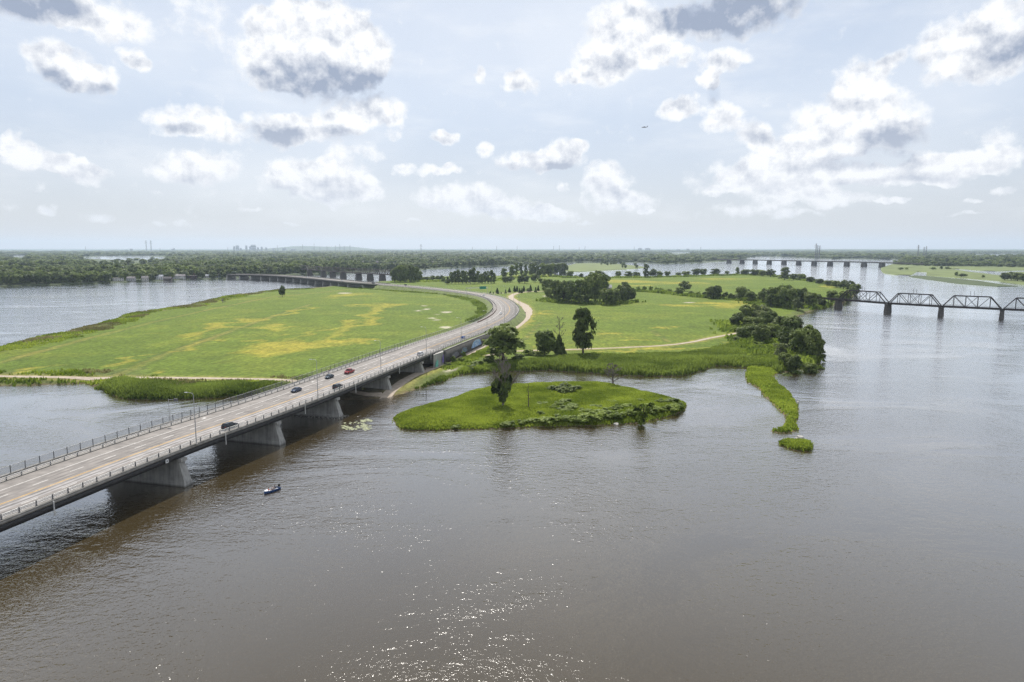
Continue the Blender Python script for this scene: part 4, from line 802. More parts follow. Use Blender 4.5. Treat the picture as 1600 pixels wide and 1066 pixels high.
# ------------------------------------------------------------------ plants
def quads(C_, Nrm, size, r_, aspect=1.0):
    """leaf-sprays: one bent quad per point"""
    n = len(C_); ref = r_.normal(size=(n, 3)); t = np.cross(Nrm, ref); t /= np.linalg.norm(t, axis=1)[:, None] + 1e-9; b = np.cross(Nrm, t)
    s = size[:, None]; k = r_.uniform(0.7, 1.3, (n, 1))
    V = np.stack([C_ - t * s, C_ - b * s * k * aspect + Nrm * s * .25, C_ + t * s * r_.uniform(.7, 1.2, (n, 1)), C_ + b * s * k * aspect + Nrm * s * .25], 1).reshape(-1, 3)
    return V, np.arange(n * 4).reshape(-1, 4)
def crown_mesh(name, mat, seed, n, leaf, lobes, clump=0.5):
    """lobes: (x,y,z,rx,rz) in the unit tree (radius 0.5, height 1)"""
    r_ = np.random.default_rng(seed); L_ = np.array(lobes, float)
    w = L_[:, 3] ** 1.4 * L_[:, 4] ** .7; pick = r_.choice(len(L_), n, p=w / w.sum())
    d = r_.normal(size=(n, 3)); d /= np.linalg.norm(d, axis=1)[:, None]; d[:, 2] = np.where(d[:, 2] < -.35, -d[:, 2] * .6, d[:, 2])
    rad = 1 - np.abs(r_.normal(0, .16, n)); rad = np.where(r_.random(n) < .12, rad * 1.12, rad)
    l = L_[pick]; P = np.stack([l[:, 0] + d[:, 0] * rad * l[:, 3], l[:, 1] + d[:, 1] * rad * l[:, 3], l[:, 2] + d[:, 2] * rad * l[:, 4]], 1)
    # leaves gather in sprays
    cl = np.floor(P / (leaf * 4.2)); cid = (cl[:, 0] * 73 + cl[:, 1] * 179 + cl[:, 2] * 283).astype(int); ch = _hash(cid, cid * 7, seed)
    keep = ch > clump * .42; P = P[keep]; d = d[keep]; ch = ch[keep]; pick = pick[keep]
    nrm = d + r_.normal(0, .55, P.shape) + np.array([0, 0, .55]); nrm /= np.linalg.norm(nrm, axis=1)[:, None]
    V, F = quads(P, nrm, leaf * r_.uniform(.6, 1.35, len(P)), r_)
    lt = r_.uniform(-.18, .18, len(L_)); tint = np.clip(.38 + lt[pick] + (ch - .6) * .5 + r_.normal(0, .14, len(P)), 0, 1)
    return np_mesh(name, V, F, mat, False, {'tint': ('FLOAT', 'POINT', np.repeat(tint, 4))})
def lobes_round(seed, k=16, zc=.62, rz=.34, rx=.42, lr=(.12, .20), base=.25):
    r_ = np.random.default_rng(seed); out = []
    for _ in range(k):
        d = r_.normal(size=3); d /= np.linalg.norm(d); t = r_.uniform(.45, .95) ** .6; q = r_.uniform(*lr)
        z = zc + d[2] * rz * t
        out.append((d[0] * (rx - q * .5) * t, d[1] * (rx - q * .5) * t, max(base + q * .5, min(z, .97 - q * .75)), q, q * .85))
    return out
def lobes_tall(seed, k=20, w=.36, base=.10):
    r_ = np.random.default_rng(seed); out = []
    for i in range(k):
        z = base + .1 + (.82 - base) * (i + r_.random()) / k; s = math.sin(math.pi * min(1, .18 + .8 * (z - base) / (1 - base))) ** .6
        a = r_.uniform(0, 6.28); q = r_.uniform(.10, .19); t = r_.uniform(.2, 1) * max(.05, w * s - q * .3)
        out.append((math.cos(a) * t, math.sin(a) * t, min(z, .96 - q * .6), q, q * .6))
    return out
def lobes_cone(seed, k=16):
    r_ = np.random.default_rng(seed); out = []
    for i in range(k):
        z = .06 + .9 * (i / k); rr = .42 * (1 - z) ** .8; a = i * 2.4; q = max(.05, rr * .62); out.append((math.cos(a) * rr * .5, math.sin(a) * rr * .5, z, q, .09))
    return out
def lobes_bush(seed, k=12):
    r_ = np.random.default_rng(seed); out = []
    for i in range(k):
        a = r_.uniform(0, 6.28); t = r_.uniform(0, .34); q = r_.uniform(.12, .24); out.append((math.cos(a) * t, math.sin(a) * t, r_.uniform(.2, .74 - t * .6), q, q * 1.1))
    return out
def trunk_mesh(name, mat, seed, zt=.62, r0=.03, limbs=6, bare=False):
    r_ = random.Random(seed); m = MB()
    pts = [Vector((0, 0, -.03))]; 
    for k in range(1, 6): pts.append(Vector((r_.uniform(-.02, .02) * k, r_.uniform(-.02, .02) * k, zt * k / 5)))
    m.tube(pts, [r0 * 1.35, r0, r0 * .85, r0 * .65, r0 * .45, r0 * .2], 7)
    for k in range(limbs):
        t = r_.uniform(.35, .95); p = pts[0].lerp(pts[-1], t); p.x = pts[int(t * 5)].x; p.y = pts[int(t * 5)].y; a = r_.uniform(0, 6.28); l = r_.uniform(.16, .32)
        q = p + Vector((math.cos(a) * l, math.sin(a) * l, l * r_.uniform(.4, .9))); mid = p.lerp(q, .5) + Vector((0, 0, l * -.06))
        m.tube([p, mid, q], [r0 * .45, r0 * .3, r0 * .1], 5)
    return m.mesh(name, mat)
def dead_mesh(name, mat, seed, h=1.0, n0=9, levels=3, spread=.5, r0=.022, zmin=.25, lean=0.0, twig=.0035):
    """bare tree: trunk, limbs, branches, twigs"""
    r_ = random.Random(seed); m = MB()
    top = Vector((lean, 0, h)); trunk = [Vector((0, 0, -.02)).lerp(top, k / 5) + Vector((r_.uniform(-.015, .015), r_.uniform(-.015, .015), 0)) * (k > 0) for k in range(6)]
    m.tube(trunk, [r0 * (1.2 - .19 * k) for k in range(6)], 6)
    def grow(p, d, l, r, lev):
        q = p + d * l; mid = p.lerp(q, .5) + Vector((r_.uniform(-1, 1), r_.uniform(-1, 1), r_.uniform(-.2, 1))) * l * .09
        m.tube([p, mid, q], [r, r * .75, max(twig, r * .45)], 4, cap=False)
        if lev <= 0: return
        for _ in range(r_.choice((2, 3, 3))):
            e = (d + Vector((r_.uniform(-1, 1), r_.uniform(-1, 1), r_.uniform(-.35, .8))) * .75).normalized(); t = r_.uniform(.45, 1.0)
            grow(p.lerp(q, t), e, l * r_.uniform(.5, .72), max(twig, r * .55), lev - 1)
    for k in range(n0):
        t = zmin + (1 - zmin) * (k + r_.random() * .7) / n0; p = Vector((lean * t, 0, h * t)); a = k * 2.4 + r_.uniform(-.5, .5)
        l = spread * (1.05 - t * .75) * r_.uniform(.6, 1.0)
        grow(p, Vector((math.cos(a), math.sin(a), r_.uniform(.35, 1.0))).normalized(), l * .5, r0 * (.55 - .3 * t), levels - 1)
    return m.mesh(name, mat)
PROTO = {}
def protos():
    for k in range(5):
        PROTO['round', k] = (crown_mesh("crown", M['leaf' if k < 3 else 'leaf_dark'], 50 + k, 4600, .036, lobes_round(60 + k, 24, base=.0, zc=.48, rz=.42, lr=(.14, .22))), trunk_mesh("trunk", M['bark'], k))
    for k in range(4):
        PROTO['tall', k] = (crown_mesh("crown", M['leaf' if k < 2 else 'leaf_dark'], 80 + k, 3200, .036, lobes_tall(90 + k, 34, .42, .0)), trunk_mesh("trunk", M['bark'], 10 + k, .8, .025))
    for k in range(3):
        PROTO['cone', k] = (crown_mesh("crown", M['needle'], 110 + k, 1500, .05, lobes_cone(120 + k)), trunk_mesh("trunk", M['bark'], 20 + k, .7, .03, 0))
    for k in range(4):
        PROTO['bush', k] = (crown_mesh("crown", M['shrub' if k < 2 else 'leaf'], 130 + k, 1500, .055, lobes_bush(140 + k)), trunk_mesh("stem", M['bark'], 30 + k, .45, .03, 4))
    for k in range(2):
        PROTO['pale', k] = (crown_mesh("crown", M['leaf_light'], 160 + k, 2800, .038, lobes_round(170 + k, 20, base=.0, zc=.48, rz=.42, lr=(.14, .22))), trunk_mesh("trunk", M['bark'], 40 + k))
    for k in range(6):
        mt = M[('leaf', 'leaf_dark', 'leaf', 'leaf_light', 'leaf_dark', 'leaf')[k]]
        PROTO['far', k] = (crown_mesh("crown", mt, 180 + k, 620, .085, (lobes_round(190 + k, 11, lr=(.2, .3), base=.0, zc=.46, rz=.42) if k % 2 else lobes_tall(190 + k, 10, .38, .02)), .25), trunk_mesh("trunk", M['bark'], 50 + k, .6, .03, 2))
protos()
NV = {'round': 5, 'tall': 4, 'cone': 3, 'bush': 4, 'pale': 2, 'far': 6}
NTREE = [0]
def plant(kind, x, y, z, h, w, label, cat="tree", group=None, v=None, name=None, rz=None):
    NTREE[0] += 1; k = (NTREE[0] * 7 + int(abs(x))) % NV[kind] if v is None else v
    nm = name or {'round': 'leafy_tree', 'tall': 'tall_tree', 'cone': 'conifer_tree', 'bush': 'bush', 'pale': 'pale_tree', 'far': 'leafy_tree'}[kind]
    o = empty(nm, (x, y, z), rng.uniform(0, 6.28) if rz is None else rz, (w, w, h)); tag(o, label, cat, group)
    c, t = PROTO[kind, k]; link("crown", c, o); link("stem" if kind == 'bush' else "trunk", t, o); return o
def gz(x, y): return float(main_z(np.array([x]), np.array([y]))[0])
def plants(kind, lst, labels, cat="tree", group=None, zf=gz, sink=.1, **kw):
    if isinstance(labels, str): labels = ordinals(lst, labels)
    for j, (x, y, h, w) in enumerate(lst):
        lb = labels if isinstance(labels, str) else labels[j]
        plant(kind, x, y, zf(x, y) - sink, h * 1.04, w * 1.22, lb, cat, group, **kw)

# --- trees along the near bank
plants('round', [(-4.5,340.1,18.1,20.0)], ["broad round tree growing between the retaining wall path and the reeds"], v=0)
plants('round', [(17.3,356.8,13.5,10.8)], ["small round tree left of the half-dead tree on the near bank"], v=1)
x, y, h, w = [(38.3,363.5,25.8,15.9)][0]
tt = empty("tall_tree", (x, y, gz(x, y) - .1), 0, (w, w, h)); tag(tt, "tallest dark leafy tree standing alone on the near bank", "tree")
lb = lobes_tall(501, 26, .30, .02) + [(.34, .02, .60, .13, .09), (.40, 0, .66, .12, .08), (.36, .05, .52, .10, .07), (.30, -.05, .44, .10, .07), (.2, 0, .35, .14, .1), (-.14, 0, .86, .15, .1), (-.2, .05, .75, .16, .12), (-.22, 0, .4, .16, .12), (-.1, 0, .2, .22, .14), (.1, .05, .15, .2, .12)]
link("crown", crown_mesh("crown", M['leaf_dark'], 502, 7000, .03, lb), tt); link("trunk", trunk_mesh("trunk", M['bark'], 503, .8, .03), tt)
x, y, h, w = [(25.3,361.2,19.2,9.6)][0]
hd_t = empty("half_dead_tree", (x, y, gz(x, y) - .1), 0, (w, w, h)); tag(hd_t, "half-dead tree with bare grey top and ivy-green lower trunk", "tree")
link("crown", crown_mesh("crown", M['leaf_dark'], 505, 3000, .05, [(r_[0] * .95, r_[1] * .95, r_[2] * .52, r_[3] * .9, .07) for r_ in lobes_cone(506, 18)]), hd_t)
link("bare_branches", dead_mesh("bare_branches", M['deadwood'], 7, 1.0, 10, 4, .95, .025, .42), hd_t)
plants('bush', [(8.8,356.8,4.4,6.8),(3.9,346.2,3.0,5.3),(12.8,354.6,3.0,4.7),(-12.1,334.3,3.5,6.3),(-16.1,324.9,3.7,6.8),(-19.3,317.8,3.0,5.4),(-25.4,334.3,2.9,3.8),(-28.7,332.4,3.8,3.5),(-30.7,323.1,2.5,3.1),(-32.0,317.8,2.1,2.7),(-25.1,348.3,4.0,3.0),(1.6,340.1,2.6,4.5)],
       "low green bush in the weeds along the gravel path", "bush", "bushes beside the gravel path")
# --- the small wooded island in front
def sz(x, y): return float(small_z(np.array([x]), np.array([y]))[0])
x, y, h, w = [(-3.2,240.0,16.8,8.7)][0]
iv = empty("ivy_tree", (x, y, sz(x, y) - .1), 0, (w, w, h)); tag(iv, "ivy-clad tree with bare crown on the grassy islet", "tree")
ivl = [(-.02, 0, .16, .13, .10), (0, 0, .26, .20, .10), (-.12, .03, .34, .26, .09), (-.26, 0, .38, .22, .08), (-.2, .08, .45, .26, .08), (.05, 0, .40, .26, .10), (.12, -.05, .5, .24, .09), (-.05, .05, .54, .28, .09), (.16, 0, .6, .2, .08), (.02, 0, .64, .16, .06), (.17, .04, .66, .14, .06), (-.3, 0, .31, .15, .05)]
link("ivy", crown_mesh("ivy", M['leaf_dark'], 510, 4200, .055, ivl), iv)
link("bare_branches", dead_mesh("bare_branches", M['deadwood'], 13, 1.0, 14, 4, 1.25, .045, .2, twig=.006), iv)
x, y, h, w = [(5.8,238.1,8.7,1.8)][0]
sn = empty("dead_snag", (x, y, sz(x, y) - .1), 0, (h, h, h)); tag(sn, "thin bare snag standing on the grassy islet", "dead tree")
link("trunk", dead_mesh("trunk", M['bark'], 17, 1.0, 7, 2, .35, .026, .3), sn)
x, y, h, w = [(42.2,281.5,9.1,8.1)][0]
dt = empty("dead_tree", (x, y, sz(x, y) - .2), 0, (w * 1.15, w * 1.15, h)); tag(dt, "small grey leafless tree on the far edge of the islet", "dead tree")
link("branches", dead_mesh("branches", M['deadwood'], 23, .95, 15, 4, .95, .045, .2, twig=.011), dt)
x, y, h, w = [(42.9,220.0,9.3,7.6)][0]
vt = empty("spreading_tree", (x, y, sz(x, y) - .1), 0, (w, w, h)); tag(vt, "small vase-shaped tree leaning over the right end of the islet", "tree")
link("crown", crown_mesh("crown", M['shrub'], 520, 2600, .045, [(0, 0, .2, .16, .14), (-.08, 0, .38, .18, .12), (.08, .05, .42, .18, .12), (-.22, 0, .62, .16, .1), (-.34, .04, .74, .12, .07), (.12, 0, .62, .2, .12), (.28, 0, .72, .16, .1), (.4, .03, .84, .12, .07), (0, .1, .74, .16, .1), (-.12, -.1, .55, .15, .1)], .8), vt)
link("trunk", trunk_mesh("trunk", M['bark'], 521, .7, .045, 8), vt)
plants('bush', [(15.9,268.9,2.6,4.1),(18.3,266.4,3.1,4.6),(20.6,262.8,3.0,5.0),(23.3,265.2,2.8,4.6),(25.7,268.9,2.3,4.1),(22.2,274.0,2.4,4.7)], "dark shrub in the thicket on top of the grassy islet", "bush", "thicket on the islet", zf=sz, v=3)
bank = [(-35.5,214.2,1.9,3.3),(-32.8,212.7,1.4,2.9),(-27.6,212.7,1.4,3.3),(-22.6,213.4,1.4,3.7),(-17.5,214.2,1.4,3.3),(-12.4,215.0,1.7,3.3),(-7.3,215.8,1.5,3.3),(-2.1,216.6,1.7,3.8),(3.1,217.4,1.7,3.3),(8.0,218.3,2.1,4.2),(12.2,219.1,2.5,4.6),(16.5,219.9,2.7,5.1),(20.8,220.8,3.0,5.1),(25.0,220.8,3.0,5.1),(29.4,221.6,3.2,5.1),(33.4,222.4,3.2,5.1),(37.0,224.2,3.0,4.7),(40.8,225.9,2.6,4.3),(48.0,229.5,2.4,4.4),(52.4,233.2,2.7,4.5),(56.1,236.0,2.7,4.5),(60.0,240.9,2.3,4.2),(54.4,247.0,1.9,4.3),(59.1,247.0,1.9,3.8),(35.9,234.1,1.6,4.0),(42.4,238.9,1.6,4.1),(32.1,238.9,1.4,3.7),(48.1,238.9,1.8,4.1),(24.4,231.3,1.6,4.0),(47.7,249.1,1.4,3.8)]
_r = random.Random(77)
for k in range(26):
    t = _r.random(); x = 8 + 62 * t ** .8; yy = _r.uniform(-1, 1)
    bank.append((x, (236 - 7 * (x > 40)) + yy * (9 if x < 40 else 6) - x * .02, _r.uniform(.9, 2.2), _r.uniform(2.6, 5.0)))
bank = [(x + _r.uniform(-1.2, 1.2), y + _r.uniform(-.6, 2.6), h, w) for x, y, h, w in bank]
bank = [q for q in bank if sz(q[0], q[1]) > .35]
bank = [(x, y, h * r_, w * r_ * 1.15) for (x, y, h, w), r_ in zip(bank, [.8 + .5 * ((k * 37) % 10) / 10 for k in range(len(bank))])]
plants('bush', bank, "bright green shrub on the waterside fringe of the grassy islet", "bush", "shrubs fringing the islet", zf=sz, v=1)

# --- single trees and groups on the big island
plants('round', [(-267.0,793.1,13.4,7.4)], ["lone dark tree at the edge of the left field"], v=3)
bb = [(-299.7,706.3,6.0,6.0)][0]; bo = empty("bare_shrub", (bb[0], bb[1], 1.0), 0, (bb[3], bb[3], bb[2])); tag(bo, "small leafless shrub on the left marsh shore", "shrub"); link("branches", dead_mesh("branches", M['deadwood'], 29, .9, 9, 3, 1.0, .06, .1, twig=.02), bo)
plants('tall', [(46.3,725.6,22.5,13.6),(68.2,691.9,24.7,14.3),(78.2,700.0,27.6,15.8),(87.1,708.3,30.6,17.3),(96.7,725.6,28.6,15.0),(111.4,874.4,27.8,19.7),(94.2,803.8,28.6,19.6)], "tall leafy tree in the grove beside the white farm roof", group="grove around the farm")
plants('round', [(53.2,708.3,22.6,16.0),(61.1,700.0,21.0,14.5),(57.3,814.8,18.3,13.7),(66.9,793.1,19.3,16.4),(110.4,700.0,18.4,14.5),(119.8,716.9,18.8,13.5),(126.6,725.6,15.0,9.5),(101.5,683.9,15.4,12.8),(94.0,676.2,16.5,14.0),(109.9,826.0,26.3,18.6),(41.1,782.7,11.7,8.8)], "round leafy tree in the grove beside the white farm roof", group="grove around the farm")
plants('cone', [(-27.1,849.5,3.6,2.4),(-18.3,849.5,7.2,5.6),(-8.0,855.6,4.8,3.2),(-3.3,874.4,6.1,4.9),(3.3,887.3,7.5,5.0),(6.6,887.3,7.5,5.0),(9.7,861.8,6.5,4.0),(12.5,861.8,6.5,4.0),(15.4,887.3,7.9,5.0),(24.5,900.7,8.4,5.1),(30.3,874.4,7.0,4.1),(34.8,907.5,7.6,4.2),(-23.1,849.5,2.4,2.0),(-13.5,849.5,2.4,2.0)], "small dark conifer by the bend in the gravel path", group="conifers by the path bend")
plants('pale', [(21.3,874.4,5.7,5.7)], ["small pale tree among the dark conifers by the path bend"])
plants('round', [(43.2,887.3,16.6,11.6),(51.3,928.6,14.8,10.4)], "dark round tree at the end of the conifer row", group="pair of trees by the conifers")
plants('tall', [(-101.9,1079.1,12.1,8.1),(-96.7,1088.9,19.3,9.2),(-90.6,1088.9,20.4,9.2),(-84.5,1088.9,22.4,9.2),(-78.4,1088.9,21.4,10.2),(-72.3,1088.9,20.4,10.2),(-66.2,1088.9,22.4,11.2),(-60.1,1088.9,25.5,12.2),(-54.0,1088.9,20.4,10.2),(-47.9,1088.9,16.3,10.2),(-43.2,1098.9,19.5,7.2),(-38.0,1098.9,20.6,8.2),(-32.9,1098.9,21.6,8.2),(-28.8,1098.9,17.5,7.2)], "dark slender tree in the windbreak beyond the bend", group="windbreak beyond the bend")
plants('round', [(-195.1,1140.6,23.5,14.9),(-186.6,1140.6,28.8,17.1),(-178.1,1140.6,29.9,17.1),(-169.5,1140.6,28.8,17.1),(-165.2,1162.7,26.1,17.4),(-161.8,1185.6,17.7,15.5)], "dense dark tree in the clump at the far bridge end", group="clump at the far bridge")
plants('bush', [(-155.1,1185.6,8.9,13.3),(-146.3,1185.6,8.9,13.3),(-138.8,1197.4,10.1,13.4),(-131.1,1209.5,9.0,11.3),(-124.3,1209.5,10.2,9.0),(-114.1,1140.6,10.7,7.5)], "bush at the foot of the clump by the far arm", "bush", "bushes by the far arm")
plants('round', [(-14.7,1315.3,18.4,12.3),(0.0,1315.3,23.3,14.7),(46.2,1375.5,27.0,18.0),(61.7,1375.5,27.0,18.0),(75.8,1375.5,25.7,18.0),(20.6,1098.9,15.4,16.4),(38.4,1140.6,13.9,13.9),(47.3,1234.3,17.3,10.4),(-10.5,1119.3,10.5,12.6),(-2.1,1129.9,10.6,12.7),(98.5,1552.8,26.1,23.2),(119.0,1593.8,29.7,20.8),(114.3,1344.7,12.6,15.1),(134.6,1441.3,12.1,16.1),(132.7,1315.3,8.6,8.6)], "dark tree on the low ground by the middle channel", group="trees by the middle channel")
plants('tall', [(9.0,1375.5,25.7,10.3),(18.4,1407.6,26.3,10.5),(28.9,1407.6,23.7,9.2),(38.1,1407.6,23.7,10.5),(12.3,1098.9,13.4,8.2),(46.2,1098.9,8.2,10.3)], "slim dark tree on the low ground by the middle channel", group="trees by the middle channel")
plants('round', [(205.8,1327.1,12.4,11.2),(225.6,1327.1,12.4,16.1),(238.0,1327.1,11.2,8.7),(244.2,1327.1,9.9,8.7),(275.7,1341.7,16.3,16.3),(291.4,1356.7,11.4,13.9),(314.9,1387.7,10.4,11.7),(336.9,1387.7,7.8,11.7),(360.7,1420.2,9.3,17.2),(381.9,1420.2,14.6,19.9),(396.5,1420.2,14.6,14.6),(430.4,1454.2,13.6,20.4),(461.7,1471.8,8.2,9.6),(495.5,1454.2,12.2,20.4),(503.9,1420.2,13.3,19.9),(506.7,1387.7,13.0,16.8),(511.9,1356.7,15.2,19.0),(501.8,1220.3,11.4,12.5),(515.5,1220.3,11.4,14.8)], "dark tree in the row along the island's far shore", group="row along the far shore")
plants('tall', [(259.1,1327.1,26.0,13.6),(477.9,1454.2,16.3,9.5),(485.8,1220.3,22.8,20.5)], "taller tree in the row along the island's far shore", group="taller trees of the far shore row")
plants('round', [(500.3,1150.8,8.6,15.1),(488.7,1088.7,8.1,15.3),(478.4,1033.0,8.7,13.5),(465.4,982.6,10.1,12.9),(461.5,951.7,12.5,14.3),(449.3,908.7,13.6,13.6),(430.5,857.1,14.5,12.8),(339.4,723.3,12.2,12.2),(360.2,741.1,11.8,13.9),(379.6,769.5,11.5,10.1)], "dark tree at the island tip behind the railway bridge", group="trees at the island tip")
plants('round', [(202.8,826.0,10.1,9.3),(227.7,900.7,13.5,15.2),(221.8,762.7,14.3,11.4),(229.6,762.7,15.0,11.4),(249.8,743.7,15.3,14.0),(254.7,743.7,12.6,11.2),(160.4,973.9,9.1,10.0)], "round dark tree standing out of the field hedge", group="trees in the field hedge")
plants('bush', [(168.3,907.5,7.6,5.9),(173.8,900.7,8.4,6.7),(182.2,900.7,8.4,6.7),(187.0,887.3,7.5,6.6),(192.8,887.3,6.6,6.6),(197.8,861.8,6.5,9.7),(200.9,837.6,5.5,7.8),(213.8,814.8,6.1,7.6),(220.0,803.8,6.8,7.5),(223.8,793.1,6.7,7.4),(237.5,762.7,9.3,7.2),(241.6,753.1,7.8,7.1),(247.3,753.1,7.8,7.1),(259.1,734.5,10.3,9.0),(264.2,725.6,9.5,8.2),(156.9,900.7,5.1,6.7)], "bush in the hedge between the right-hand fields", "bush", "bushes in the field hedge")
plants('round', [(250.3,716.9,11.4,10.8),(256.6,691.9,15.6,13.0),(251.5,661.1,18.6,16.1),(256.8,653.9,19.7,14.7),(258.5,639.8,20.4,15.6),(277.6,668.6,17.6,15.1),(286.3,668.6,17.6,15.1),(286.3,653.9,14.7,12.3),(309.2,691.9,10.4,10.4),(277.2,716.9,14.8,14.8),(303.9,668.6,8.8,8.8),(279.3,700.0,19.7,14.5)], "dense dark tree in the wood at the railway bridge end", group="wood by the railway bridge")
plants('pale', [(260.4,619.8,12.8,9.9)], ["light green round tree in front of the wood by the railway bridge"], v=0)
plants('round', [(174.9,508.3,14.4,13.4),(185.8,521.6,13.8,12.8),(181.0,479.6,12.7,11.8),(168.3,479.6,8.1,10.9),(142.5,418.7,7.9,8.7),(149.4,424.7,8.8,9.6),(146.3,396.3,12.0,10.5),(155.4,404.4,11.5,10.7),(172.3,434.0,13.1,11.5),(171.5,418.7,14.3,11.9),(187.7,450.5,11.9,10.2),(150.6,371.3,13.4,11.3),(150.5,355.6,14.2,10.8),(158.7,362.2,15.8,10.3),(154.0,345.2,15.1,9.2),(133.4,318.9,8.5,7.3),(132.0,326.0,6.8,6.2),(140.6,317.2,6.6,6.6),(161.9,487.5,10.1,10.1),(163.8,450.5,11.1,10.2)], "dense dark tree in the wood on the right-hand bank", group="wood on the right bank")
plants('pale', [(185.8,504.0,15.2,13.3),(137.6,345.2,9.2,7.2)], ["pale green tree in the upper part of the right-hand bank wood", "greyish tree at the near edge of the right-hand bank wood"])
plants('tall', [(158.5,349.3,11.9,6.6),(171.4,383.4,12.3,7.3)], "tree leaning out over the water at the right-hand bank", group="trees over the water")
plants('bush', [(149.6,327.1,3.7,5.0),(139.9,318.3,3.0,5.4),(133.3,314.9,3.0,5.4),(126.3,309.9,2.7,5.3),(121.2,306.7,2.6,4.7),(148.1,379.4,3.6,7.2),(152.5,461.5,5.2,7.0),(141.1,386.8,4.4,7.3),(140.3,370.0,3.5,7.0),(137.0,413.6,3.5,6.3)], "low bush at the foot of the right-hand bank wood", "bush", "bushes under the right bank wood")
plants('round', [(885.9,1231.1,13.8,16.1),(897.4,1231.1,15.0,18.4),(891.1,1206.8,14.7,18.0),(886.1,1183.4,14.4,17.7)], "dark tree in the clump on the right-hand marsh", group="clump on the marsh", zf=lambda x, y: 1.0)
plants('bush', [(898.7,1368.7,8.9,17.9),(908.6,1400.0,11.8,7.8),(1129.9,1841.3,8.6,15.5),(1152.2,1841.3,12.0,8.6),(910.5,1324.3,7.4,6.2),(1027.0,1814.1,8.5,13.5),(1057.8,1841.3,6.9,10.3),(1185.3,1869.3,8.7,10.5),(1192.3,1869.3,7.0,8.7)], "lone bush on the open right-hand marsh", "bush", "bushes on the marsh", zf=lambda x, y: 1.0)
# --- far shores: the front row tree by tree
HOUSE = [(-689.4,1197.4,10.1,17.9),(-672.5,1209.5,9.0,13.6),(-658.0,1226.8,9.2,11.5),(-644.7,1252.3,11.7,14.0),(-615.5,1224.3,6.9,13.7),(-630.9,1279.0,11.9,14.3),(-620.5,1287.2,10.8,12.0),(-610.3,1306.8,9.8,17.1),(-593.7,1329.9,7.5,12.4),(-577.7,1344.7,8.8,12.6),(-692.8,1955.5,10.9,16.4),(-535.8,2426.6,11.3,24.9),(-605.5,2890.3,13.5,32.3),(-626.6,2638.3,12.3,22.1),(-489.8,2528.0,11.8,23.5),(-411.0,2758.5,12.8,25.7),(-395.6,3035.2,14.1,25.4),(-292.0,2528.0,11.8,21.2),(-248.7,2426.6,11.3,18.1),(-393.5,2246.3,10.5,18.8)]
def far_row(pts, spacing, inland, hmin, hmax, label, group, seed, skip=()):
    r_ = np.random.default_rng(seed); P = smooth_line(pts, spacing, 1); t = np.gradient(P, axis=0); t /= np.linalg.norm(t, axis=1)[:, None]
    for i, p in enumerate(P):
        q = p + np.array([-t[i, 1], t[i, 0]]) * (inland + r_.uniform(-4, 6)) + r_.normal(0, 2, 2)
        if any(abs(q[0] / q[1] - hx / hy) < .0045 and q[1] < hy + 8 for hx, hy, _, _ in skip): continue
        h = r_.uniform(hmin, hmax); plant('far', q[0], q[1], 1.0, h, h * r_.uniform(.75, 1.15), label, "tree", group)
w1 = FARW[2:10]
far_row(w1, 10, 8, 11, 17, "dark bushy tree at the water's edge of the far left shore", "trees along the far left shore", 1, HOUSE)
far_row(w1, 13, 26, 14, 20, "dark bushy tree at the water's edge of the far left shore", "trees along the far left shore", 2, HOUSE)
far_row(FARW[11:18], 19, 12, 13, 20, "dark tree lining the far bank of the middle channel", "trees lining the middle channel", 3)

